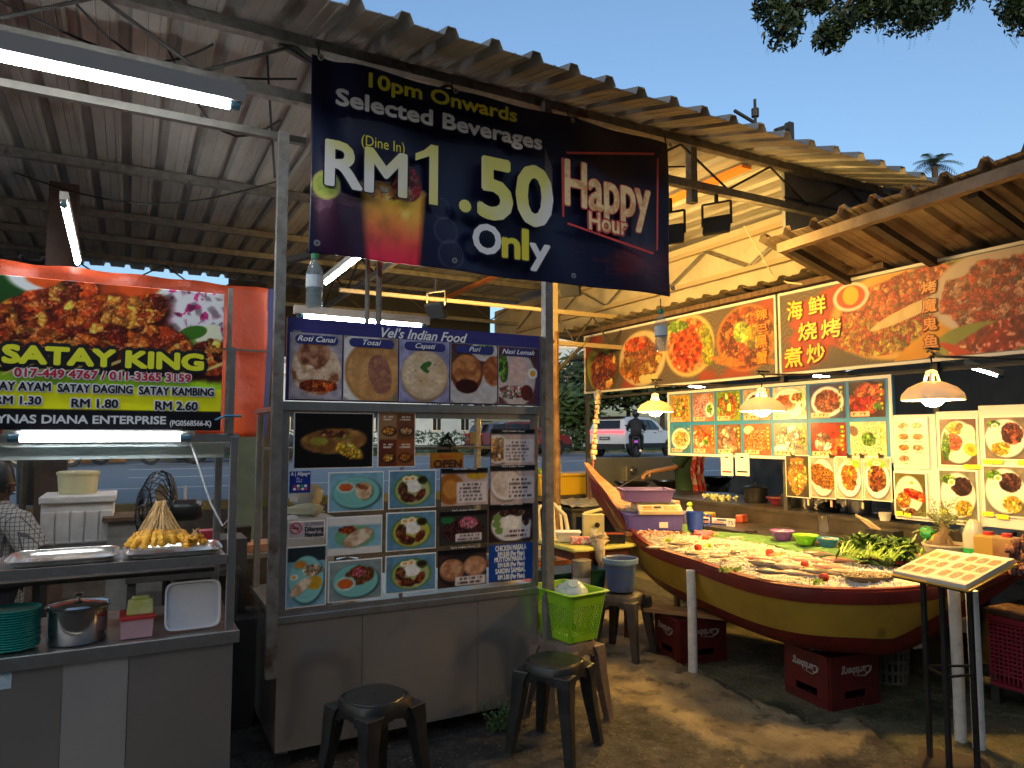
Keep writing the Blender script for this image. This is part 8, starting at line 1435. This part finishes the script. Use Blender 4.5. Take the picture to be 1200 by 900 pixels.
# ================================================================== UNDER THE BOAT
def crate(x, y, rz, lb, w=.40, d=.30, h=.30):
    cm = mat('crate_dark_red', (.12, .010, .007), .5, col2=(.08, .008, .006), scale=5, dirt=((.06, .02, .015), 6, .64)); t = thing('bottle_crate', lb, 'crate', (x, y, 0), rz=rz); e = .012
    for nm, c, s_, ax in (('front_panel', (0, -d/2, 0), w, 0), ('back_panel', (0, d/2, 0), w, 0), ('side_panel', (-w/2, 0, 0), d, 1), ('side_panel', (w/2, 0, 0), d, 1)):
        b = MB(); sg_ = 1
        def bx(a0, a1, z0, z1, th=.012, off=0):
            if ax == 0: b.bb(a0, a1, c[1]-th/2+off, c[1]+th/2+off, z0, z1)
            else: b.bb(c[0]-th/2+off, c[0]+th/2+off, a0+.007, a1-.007, z0, z1)
        bx(-s_/2, s_/2, .10, h); bx(-s_/2, s_/2, .0, .055); bx(-s_/2, -s_*.22, .055, .10); bx(s_*.22, s_/2, .055, .10); so_ = -1 if (c[1] < 0 or c[0] < 0) else 1
        bx(-s_/2, s_/2, h-.02, h+.004, .022); 
        for zz in (.012, .03, .046): bx(-s_/2, s_/2, zz, zz+.006, .02)
        put(nm, b, cm, t, local=True)
    put('top_panel', MB().bb(-w/2+.01, w/2-.01, -d/2+.01, d/2-.01, h-.02, h-.012), cm, t, local=True)
    wm = mat('faded_white_print', (.42, .36, .32), .6)
    # upside-down brewery name with a swash, printed on two faces
    for O, U, wd in ((Vector((-.0, -d/2-.0125, .235)), Vector((-1, 0, 0)), .23), (Vector((-w/2-.0125, -.0, .235)), Vector((0, 1, 0)), .20)):
        Vd = Vector((0, 0, -1)); Nn = U.cross(Vd)
        b0 = O-U*wd/2
        letters('lettering', 'Carlsberg', t, b0, U, Vd, wd, .044, wm, shear=.25, bold=.04, lift=.001 if Nn.dot(O) > 0 else -.001, local=True)
        sw = [O-U*wd*.55+Vd*.0, O-U*wd*.5+Vd*.032, O-U*wd*.3+Vd*.056, O+U*wd*.05+Vd*.05]
        put('swash_emblem', MB().tube([p+Nn*(.001 if Nn.dot(O) > 0 else -.001) for p in sw], [.001, .003, .003, .001], 5), wm, t, local=True)
    return t
c1 = Vector((3.86, 3.02, 0)); crate(c1.x, c1.y, -.12, 'dark red bottle crate standing upside down under the front of the boat', .38, .36, .30)
crate(3.66, 4.05, -.2, 'dark red bottle crate deep in the shade left of the round white post', .38, .34, .30)
tag(put('cloth_rag', MB().ball((c1.x-.1, c1.y-.02, .32), (.09, .045, .02), 14, 8, .6), mat('pale_rag', (.42, .45, .5), .8), smooth=True), 'pale rag on top of the crate under the front of the boat', 'rag')
tag(put('wood_plank', MB().box((3.6, 4.0, .33), (.62, .14, .03), rz=-.95), mat('orange_plank', (.36, .2, .08), .7)), 'light wooden plank lying on the shaded crate', 'plank')
p = at(1035, 800, 'Z', 0); t = thing('grey_basket', 'grey slotted plastic basket beside the crate under the boat', 'basket', (4.45, 3.05, 0)); gb_ = mat('grey_basket_plastic', (.16, .145, .11), .6); b = MB()
for k in range(22): a = 2*math.pi*k/22; b.bar((4.45+.12*math.cos(a), 3.05+.12*math.sin(a), .02), (4.45+.14*math.cos(a), 3.05+.14*math.sin(a), .27), .018, .006)
for z, r_ in ((.0, .12), (.07, .126), (.14, .132), (.21, .137), (.26, .14)): b.lathe((4.45, 3.05, z), [(r_-.004, 0), (r_+.004, 0), (r_+.005, .02), (r_-.003, .02), (r_-.004, 0)], 24)
put('weave', b, gb_, t); put('base', MB().lathe((4.45, 3.05, .005), [(.001, 0), (.12, 0)], 20), gb_, t)
tag(put('styrofoam_lump', MB().ball((4.3, 2.75, .33), (.05, .04, .03), 10, 8, .5), mat('foam_white', (.66, .6, .5)), smooth=True), 'small white lump of foam behind the grey basket', 'foam')
put('under_boat_block', MB().bb(4.75, 5.6, 3.0, 6.5, 0, .12), mossc, kind='structure')
# right: dark table with red basket
T2 = tabl('right_table', 'dark table at the right edge with plates and a wooden top', 4.60, 5.5, 1.7, 2.52, .56, wood, darkmetal, shelf=.12)
t = thing('red_basket', 'dark red woven plastic basket on the shelf of the table at the right edge', 'basket', (4.75, 1.95, .12)); rm_ = mat('dark_red_basket', (.30, .02, .04), .5); X0, X1b, Y0_, Y1_ = 4.56, 5.0, 1.94, 2.46
b = MB()
for k in range(13): 
    z = .20+.024*k; b.bb(X0-.004, X0+.004, Y0_, Y1_, z, z+.012); b.bb(X0+.005, X1b, Y1_-.004, Y1_+.004, z, z+.012); b.bb(X0+.005, X1b, Y0_-.004, Y0_+.004, z, z+.012)
for k in range(22): y = Y0_+.004+(Y1_-Y0_-.008)*k/21; b.bb(X0-.007, X0-.0045, y-.004, y+.004, .16, .50)
for k in range(18): x = X0+.01+(X1b-X0-.02)*k/17; b.bb(x-.004, x+.004, Y1_+.0045, Y1_+.007, .16, .50)
put('weave', b, rm_, t); put('rim', MB().bb(X0-.012, X0+.008, Y0_-.01, Y1_+.01, .505, .535).bb(X0+.009, X1b, Y1_-.008, Y1_+.012, .506, .534).bb(X0+.0, X1b, Y0_, Y1_, .13, .15), rm_, t)
tag(put('plate_stack', MB().lathe((4.9, 2.2, .562), [(.001, 0), (.10, 0), (.14, .02), (.14, .03), (.001, .03)], 24), mat('dark_plate', (.08, .085, .09), .3), smooth=True), 'dark plate lying on the table at the right edge', 'plate')
tag(put('wall_socket', MB().bb(4.69, 4.70, 2.63, 2.69, .36, .46), mat('socket_white', (.5, .5, .5), .4)), 'white socket plate behind the menu stand', 'socket')
b = MB(); rd = random.Random(40); fc = at(1196, 655, 'X', 4.3)
for k in range(40): b.ball((4.25+rd.uniform(-.05, .06), fc.y+rd.uniform(-.06, .03), .96+rd.uniform(-.1, .1)), .02, 6, 4, .6)
tag(put('dried_bundle', b, mat('dark_pink_dry', (.10, .025, .02), .7, col2=(.2, .1, .07), scale=30, world=True), smooth=True), 'dark pinkish dried bundle at the right tip of the boat', 'bundle')
# ================================================================== MENU STAND
lg = [at(1093, 885, 'Z', .015), at(1118, 908, 'Z', .015), at(1140, 900, 'Z', .015)]
t = thing('menu_stand', 'black metal stand holding an open picture menu in front of the boat', 'stand', (3.5, 2.1, 0))
A = at(1047, 673, 'X', 3.45); zt_ = .93
ctr = Vector((3.54, 2.10, 0)); ex = Vector((.52, -.85, 0)).normalized(); ey = Vector((.85, .52, 0)).normalized()
cs = [Vector(q) for q in ((3.526, 2.205, 0), (3.449, 2.066, 0), (3.595, 2.02, 0), (3.733, 2.097, 0))]
b = MB()
for c_ in cs: put('leg', MB().bb(c_.x-.010, c_.x+.010, c_.y-.010, c_.y+.010, .026, .92), black, t)
for z in (.46, .885): 
    for i in range(4): put('brace', MB().bar(cs[i]+Vector((0, 0, z)), cs[(i+1) % 4]+Vector((0, 0, z)), .010), black, t)
put('base_plate', MB().box((3.56, 2.11, .018), (.30, .28, .014), rz=math.atan2(ex.y, ex.x)), mat('base_dark_brown', (.05, .035, .025), .5), t)
# book board, slightly tilted towards the viewer; corners measured on the stand top
BK = [at(1047, 673, 'Z', .93), at(1133, 691, 'Z', .935), at(1187, 661, 'Z', .99), at(1098, 648, 'Z', .99)]
def bkp(u, v, h=0): a, b_ = (u+1)/2, (v+1)/2; return BK[0].lerp(BK[1], a).lerp(BK[3].lerp(BK[2], a), b_)+Vector((0, 0, h))

def slabp(u0, u1, v0, v1, h0, h1): 
    b = MB(); vs = [bkp(u, v, h) for h in (h0, h1) for u, v in ((u0, v0), (u1, v0), (u1, v1), (u0, v1))]; return b.add(vs, [(3, 2, 1, 0), (4, 5, 6, 7), (0, 1, 5, 4), (1, 2, 6, 5), (2, 3, 7, 6), (3, 0, 4, 7)])
put('holder', slabp(-1, 1, -1.05, 1, -.012, -.0), black, t)
mn = thing('picture_menu', 'open picture menu book with yellow cover on the black stand', 'menu book', bkp(0, 0)); put('cover', slabp(-1.0, 1.14, -1.12, 1.0, .001, .007), mat('amber_cover', (.72, .38, .03), .4), mn); put('page_block', slabp(-.98, -.01, -1.05, 1.0, .008, .020), mat('page_edges', (.6, .55, .45), .7), mn); put('page_block', slabp(.01, 1.04, -1.1, 1.0, .008, .026), mat('page_edges', (.6, .55, .45)), mn)
for s_, (u0, u1, h) in enumerate(((-.98, -.01, .021), (.01, 1.04, .027))):
    O = bkp(u0, -1.05, h); Uv = (bkp(u1, -1.05, h)-O); Vv = (bkp(u0, 1.0, h)-O); p = Pic(Uv.length, Vv.length, 80, (236, 226, 204), O, Uv.normalized(), Vv.normalized()); it = []
    if s_ == 0: it.append(('r', .22, .78, .2, .14, (240, 210, 20)))
    for j in range(3):
        for i in range(3 if s_ == 0 else 3):
            it += [('r', .2+.3*i, .2+.29*j, .135, .125, (216, 190, 150)), ('c', .2+.3*i, .2+.29*j, .12, .105, [(190, 110, 50), (150, 80, 40), (214, 160, 90)] if (i+j+s_) % 2 else [(150, 140, 100), (196, 160, 110), (120, 100, 60)], 0, .035)]
    dish(p, it); p.put('page', mn, 0.0, print_mat('laminated_print', .28))
# ================================================================== VEHICLES across the road
def place(px, dep): th = math.atan((px-600)/FPX)+YAW; return math.sin(th)*dep/math.cos(th-YAW), math.cos(th)*dep/math.cos(th-YAW)
def wheel(parent, x, y, z, r_, w_, rim=True):
    wt = put('wheel', MB().lathe((x, y-w_/2, z), [(r_*.62, 0), (r_*.95, 0), (r_, .02), (r_, w_-.02), (r_*.95, w_), (r_*.62, w_)], 24, ax=(0, 1, 0)), blackr, parent, local=True, smooth=True); b = MB().lathe((x, y-w_/2+.02, z), [(.001, 0), (r_*.12, 0), (r_*.12, .01)], 10, ax=(0, 1, 0))
    b.lathe((x, y-w_/2+.01, z), [(r_*.56, .0), (r_*.63, .0), (r_*.63, .03)], 24, ax=(0, 1, 0))
    for k in range(5): a = 2*math.pi*k/5; b.bar((x, y-w_/2+.02, z), (x+math.cos(a)*r_*.58, y-w_/2+.02, z+math.sin(a)*r_*.58), r_*.14, .02, up=(0, 1, 0))
    put('rim', b, mat('alloy_rim', (.3, .3, .31), .35, .8), wt, local=True)
def car(x, y, rz, lb, body_m, suv=True, L=4.5, Wd=1.85, H_=1.66, z=RZ+.02, lit=False):
    t = thing('parked_car' if not suv else 'white_suv', lb, 'car', (x, y, z), rz=rz); gl = mat('car_glass', (.015, .02, .025), .06)
    # side profile (x forward) lofted across the width with tumblehome
    prof = [(-.5, .42), (-.497, .62), (-.475, .66), (-.435, .92), (-.36, .985), (-.20, 1.0), (.02, .985), (.13, .90), (.22, .68), (.40, .62), (.475, .55), (.498, .42), (.495, .22), (-.49, .22)]
    if not suv: prof = [(-.5, .44), (-.495, .62), (-.44, .68), (-.34, .72), (-.24, .96), (-.1, 1.0), (.05, .98), (.18, .74), (.30, .66), (.46, .58), (.498, .44), (.495, .22), (-.49, .22)]
    rings = []
    for f_, sh in ((-1, .80), (-.93, .93), (-.6, 1), (.6, 1), (.93, .93), (1, .80)):
        rg = []
        for (a, h) in prof:
            hw = Wd/2*f_; k = 1-.20*max(0, h-.62)/.38 if h > .62 else 1; top = .22+(h-.22)*(sh if h > .62 else 1) if abs(f_) > .95 and h > .9 else h
            rg.append(Vector((a*L*(1-.02*(abs(f_) > .9)), hw*k, top*H_)))
        rings.append(rg)
    b = MB(); b.loft(rings); put('body', b, body_m, t, local=True, smooth=True)
    for sg_ in (-1, 1):
        yy = lambda h: sg_*(Wd/2*(1-.20*max(0, h-.62)/.38)+.012)
        def pan(pts, nm, m): b = MB(); vs = [Vector((a*L, yy(h), h*H_)) for a, h in pts]; n_ = len(vs); vs += [v-Vector((0, sg_*.02, 0)) for v in vs]; b.add(vs, [tuple(range(n_)), tuple(range(n_, 2*n_))[::-1]]+[(i, (i+1) % n_, n_+(i+1) % n_, n_+i) for i in range(n_)]); put(nm, b, m, t, local=True)
        pan([(-.40, .70), (-.37, .90), (-.24, .93), (-.22, .69)], 'window', gl); pan([(-.205, .69), (-.22, .93), (-.06, .935), (-.04, .68)], 'window', gl); pan([(-.025, .68), (-.045, .935), (.04, .92), (.16, .69)], 'window', gl)
        pan([(-.49, .22), (-.49, .34), (.49, .34), (.49, .22)], 'sill', blackr); pan([(-.20, .60), (-.20, .615), (-.15, .615), (-.15, .60)], 'door_handle', chrome); pan([(.02, .60), (.02, .615), (.07, .615), (.07, .60)], 'door_handle', chrome)
        put('mirror', MB().box((.13*L, sg_*(Wd/2+.07), .68*H_), (.1, .16, .12)), body_m, t, local=True, bevel=.02)
        for wx in (-.30, .31): b = MB(); b.lathe((wx*L, sg_*(Wd/2-.26 if sg_ > 0 else Wd/2+.015) if 0 else sg_*(Wd/2+.015), .36), [(.001, 0), (.40, 0)], 24, ax=(0, sg_, 0)); put('wheel_arch', b, blackr, t, local=True); wheel(t, wx*L, sg_*(Wd/2-.06), .345, .345, .2)
    xb = -.5*L
    put('rear_window', MB().add([Vector((-.472*L-.02, -.62, .70*H_)), Vector((-.472*L-.02, .62, .70*H_)), Vector((-.440*L-.02, .56, .90*H_)), Vector((-.440*L-.02, -.56, .90*H_))], [(0, 1, 2, 3)]), gl, t, local=True)
    put('tail_light', MB().bb(xb-.03, xb+.05, -Wd/2*.93, Wd/2*.93, .60*H_, .645*H_), mat('tail_red_lit', (1, .04, .05), .4, emis=2.0) if lit else mat('tail_red', (.4, .01, .01), .3), t, local=True)
    put('bumper', MB().bb(xb-.06, xb+.1, -Wd/2*.94, Wd/2*.94, .2*H_, .33*H_), blackr, t, local=True); put('number_plate', MB().bb(xb-.05, xb-.03, -.24, .24, .43*H_, .50*H_), black, t, local=True); put('plate_lettering', MB().bb(xb-.054, xb-.0505, -.18, .18, .455*H_, .475*H_), white, t, local=True)
    put('spoiler', MB().bb(-.455*L, -.36*L, -.6, .6, .975*H_, 1.0*H_), blackr, t, local=True); put('headlight', MB().bb(.46*L, .495*L, -Wd/2*.9, -Wd/2*.55, .46*H_, .54*H_), white, t, local=True); put('headlight', MB().bb(.46*L, .495*L, Wd/2*.55, Wd/2*.9, .46*H_, .54*H_), white, t, local=True)
    return t
x, y = place(742, 30.5); car(x, y, .38, 'white hatchback suv with a red light bar across its tail, behind the rider', mat('car_white', (.62, .64, .68), .25, coat=.6), lit=True)
x, y = place(608, 31.5); car(x, y, .0, 'dark red car seen between the cart and the rusty post', mat('car_dark_red', (.16, .02, .02), .25, coat=.6), suv=False, H_=1.5)
x, y = place(278, 24.5); car(x, y, .0, 'dark parked car across the road behind the satay cart', mat('car_dark_blue', (.015, .02, .05), .25, coat=.6), suv=False, H_=1.45)
x, y = place(165, 25.5); t = car(x, y, .0, 'black parked car across the road at the far left', mat('car_black', (.02, .02, .024), .25, coat=.6), suv=False, H_=1.45)
x, y = place(112, 22); tag(put('orange_barrier', MB().bb(x-.9, x+.9, y-.2, y+.2, RZ+.05, RZ+.6), mat('barrier_orange', (.55, .22, .03), .6), bevel=.05), 'low orange barrier across the road seen above the white cool box', 'barrier')
def moto(px, dep, rz, lb, rider=None, z=RZ+.025):
    x, y = place(px, dep); t = thing('motorcycle', lb, 'motorcycle', (x, y, z), rz=rz); bm_ = mat('scooter_dark', (.02, .02, .028), .3)
    for wx in (-.62, .62): wheel(t, wx, 0, .29, .29, .1)
    put('body', MB().loft([[Vector((a, s_*w_, h)) for s_, h in ((-1, h0), (1, h0), (1, h1), (-1, h1))] for a, w_, h0, h1 in ((-.85, .05, .6, .72), (-.5, .14, .42, .80), (-.1, .15, .30, .78), (.1, .13, .28, .55), (.3, .13, .30, .6), (.45, .14, .4, .98), (.6, .05, .55, 1.0))]), bm_, t, local=True, bevel=.02); put('seat', MB().box((-.35, 0, .81), (.7, .24, .08)), blackr, t, local=True, bevel=.03)
    put('fork', MB().bar((.62, 0, .29), (.45, 0, .95), .07), darkmetal, t, local=True); put('handlebar', MB().tube([(.42, -.34, 1.05), (.47, -.1, 1.0), (.47, .1, 1.0), (.42, .34, 1.05)], .015, 6), black, t, local=True); put('tail_light', MB().bb(-.9, -.84, -.06, .06, .62, .7), mat('tail_violet', (.25, .03, .3), .3, emis=.5), t, local=True); put('headlight', MB().ball((.58, 0, .92), (.05, .09, .07), 10, 8), white, t, local=True); put('exhaust', MB().cyl((-.8, -.15, .35), (-.2, -.15, .3), .045), chrome, t, local=True)
    for s_ in (-1, 1): put('mirror', MB().bar((.42, s_*.3, 1.05), (.38, s_*.36, 1.22), .012).ball((.38, s_*.36, 1.24), (.015, .05, .035), 8, 6), black, t, local=True)
    if rider:
        r_ = thing('person', rider, 'person', (x, y, z), rz=rz); dkc = mat('black_jacket', (.010, .010, .012), .7)
        skinmesh('body', [(-.25, 0, .92), (-.2, 0, 1.15), (-.12, 0, 1.38), (-.08, 0, 1.48), (-.05, 0, 1.56), (-.08, -.2, 1.34), (.12, -.30, 1.12), (.38, -.31, 1.07), (-.08, .2, 1.34), (.12, .30, 1.12), (.38, .31, 1.07), (-.18, -.12, .9), (.12, -.2, .86), (.06, -.2, .42), (.16, -.2, .36), (-.18, .12, .9), (.12, .2, .86), (.06, .2, .42), (.16, .2, .36)], [.16, .16, .17, .07, .07, .08, .06, .04, .08, .06, .04, .10, .085, .06, .05, .10, .085, .06, .05], [(0, 1), (1, 2), (2, 3), (3, 4), (2, 5), (5, 6), (6, 7), (2, 8), (8, 9), (9, 10), (0, 11), (11, 12), (12, 13), (13, 14), (0, 15), (15, 16), (16, 17), (17, 18)], dkc, r_)
        put('helmet', MB().ball((-.04, 0, 1.66), (.155, .135, .15), 18, 12), black, r_, local=True, smooth=True); put('visor', MB().ball((.015, 0, 1.655), (.115, .11, .07), 14, 8), gl_ := mat('visor', (.02, .02, .03), .05), r_, local=True, smooth=True)
moto(745, 25.5, .9, 'scooter ridden along the road beside the white car', 'rider in black jacket and helmet on the scooter beside the white car')
moto(205, 21.5, .1, 'dark motorcycle parked across the road, seen above the fan'); moto(92, 21.0, .2, 'dark motorcycle parked across the road, near the head of the man'); moto(55, 19.5, -.2, 'dark motorcycle at the far left across the road')
x, y = place(38, 9); tag(put('black_plastic_bag', MB().tube([(x-.05, y, 1.9), (x, y, 1.6), (x+.02, y, 1.2), (x, y, .75)], [.04, .13, .16, .12], 12), black, smooth=True), 'long dark bundle of cable and bags hanging behind the man', 'bundle'); tag(put('sign_pole', MB().cyl((at(28, 560, 'Y', 8.5).x, 8.5, .3), (at(28, 560, 'Y', 8.5).x, 8.5, 2.2), .03), darkmetal), 'thin dark pole behind the head of the man', 'pole')
# lamp poles far away
for px, dep, h in ((701, 44, 4.2),): x, y = place(px, dep); tag(put('flag_pole', MB().cyl((x, y, RZ), (x, y, RZ+h), .05, n=8), white), 'slim white pole before the dark trees', 'pole')
# ================================================================== overhanging tree, palm, finial
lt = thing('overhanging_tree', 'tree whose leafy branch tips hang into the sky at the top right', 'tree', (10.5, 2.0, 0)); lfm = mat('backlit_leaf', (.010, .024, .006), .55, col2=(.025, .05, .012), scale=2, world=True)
b = MB(); b.tube([(10.5, 2, 0), (10.3, 2.1, 2.5), (10.0, 2.4, 5), (9.5, 3.0, 7.5)], [.28, .24, .2, .14], 10); 
def skypt(px, py, d): v = (_f+_r*((px-600)/FPX)+_u*((450-py)/FPX)); return Vector((0, 0, EYE))+v*d
tips = [(918, 34, 9, .27), (900, 8, 9, .2), (928, 12, 9.2, .2), (960, 3, 9.3, .16), (972, 44, 9, .22), (984, 30, 9, .25), (1006, 14, 9.5, .2), (1030, 8, 9.5, .33), (1060, 12, 9.3, .34), (1075, 22, 9.2, .22), (1090, 6, 9.5, .3), (1050, -12, 9.5, .4), (1105, -10, 9.5, .35), (985, -12, 9.5, .35), (930, -18, 9.4, .35), (1190, 8, 9.5, .22), (1200, 20, 9.5, .26), (1215, -5, 9.5, .5), (1020, -50, 9.8, .6), (1150, -60, 10, .8)]
hub = skypt(1090, -160, 9.8); b.tube([(9.5, 3.0, 7.5), tuple(hub)], [.14, .1], 8)
for (px, py, d, r_) in tips: e = skypt(px, py, d); b.tube([hub, hub.lerp(e, .5)+Vector((0, 0, .15)), e], [.05, .03, .008], 5)
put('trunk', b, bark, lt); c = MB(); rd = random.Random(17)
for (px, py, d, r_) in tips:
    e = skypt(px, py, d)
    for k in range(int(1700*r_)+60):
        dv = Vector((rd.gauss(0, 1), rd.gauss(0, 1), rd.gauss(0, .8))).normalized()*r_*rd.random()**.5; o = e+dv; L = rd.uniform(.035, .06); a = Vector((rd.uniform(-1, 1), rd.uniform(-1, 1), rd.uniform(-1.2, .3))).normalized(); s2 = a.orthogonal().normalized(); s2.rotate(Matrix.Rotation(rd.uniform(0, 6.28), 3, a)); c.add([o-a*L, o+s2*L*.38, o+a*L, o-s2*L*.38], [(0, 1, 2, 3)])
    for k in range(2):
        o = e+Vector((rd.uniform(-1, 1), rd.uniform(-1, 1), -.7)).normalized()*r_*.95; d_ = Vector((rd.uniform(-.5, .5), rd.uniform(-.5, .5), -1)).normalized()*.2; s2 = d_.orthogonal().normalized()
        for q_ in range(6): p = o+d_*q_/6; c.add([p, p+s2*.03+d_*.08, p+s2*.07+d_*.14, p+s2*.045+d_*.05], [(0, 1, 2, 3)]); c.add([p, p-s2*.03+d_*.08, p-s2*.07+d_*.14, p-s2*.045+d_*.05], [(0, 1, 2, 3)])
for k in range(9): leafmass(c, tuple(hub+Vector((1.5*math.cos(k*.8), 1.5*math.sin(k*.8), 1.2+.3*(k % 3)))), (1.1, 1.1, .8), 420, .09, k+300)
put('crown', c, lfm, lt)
x, y = place(1108, 24); pz = at(1105, 195, 'Y', y).z; pt = thing('palm_tree', 'palm crown showing above the low awning at the right', 'palm', (x, y, 0)); put('trunk', MB().tube([(x, y, 0), (x+.1, y, pz*.6), (x, y, pz-.1)], [.18, .14, .1], 8), bark, pt); c = MB(); rd = random.Random(21)
for k in range(17):
    a = k*2.4; el = rd.uniform(.0, 1.1); L = rd.uniform(.7, 1.05); o = Vector((x, y, pz)); pv = o
    for q_ in range(12):
        u = (q_+1)/12; nx_ = o+Vector((math.cos(a)*math.cos(el)*L*u, math.sin(a)*math.cos(el)*L*u, math.sin(el)*L*u-.55*L*u*u)); d_ = (nx_-pv).normalized(); s2 = d_.cross(Vector((0, 0, 1))).normalized(); w_ = .28*math.sin(math.pi*min(1, u*.9+.1)); 
        for sg_ in (-1, 1): c.add([pv, pv+d_*.05, pv+s2*sg_*w_+d_*.12-Vector((0, 0, .08))], [(0, 1, 2)])
        pv = nx_
put('fronds', c, mat('palm_green', (.05, .085, .03), .6, col2=(.08, .12, .04), scale=1.5, world=True), pt)
f = at(1153, 190, 'Y', 8.0); tag(put('roof_finial', MB().lathe((f.x, 8.0, f.z-.3), [(.03, 0), (.03, .2), (.07, .22), (.03, .25), (.04, .33), (.02, .36), (.015, .42), (.001, .44)], 10), mat('dark_finial', (.08, .08, .08), .5)), 'small dark finial poking up above the low awning', 'finial')
for px, py in ((8, 640),): pass
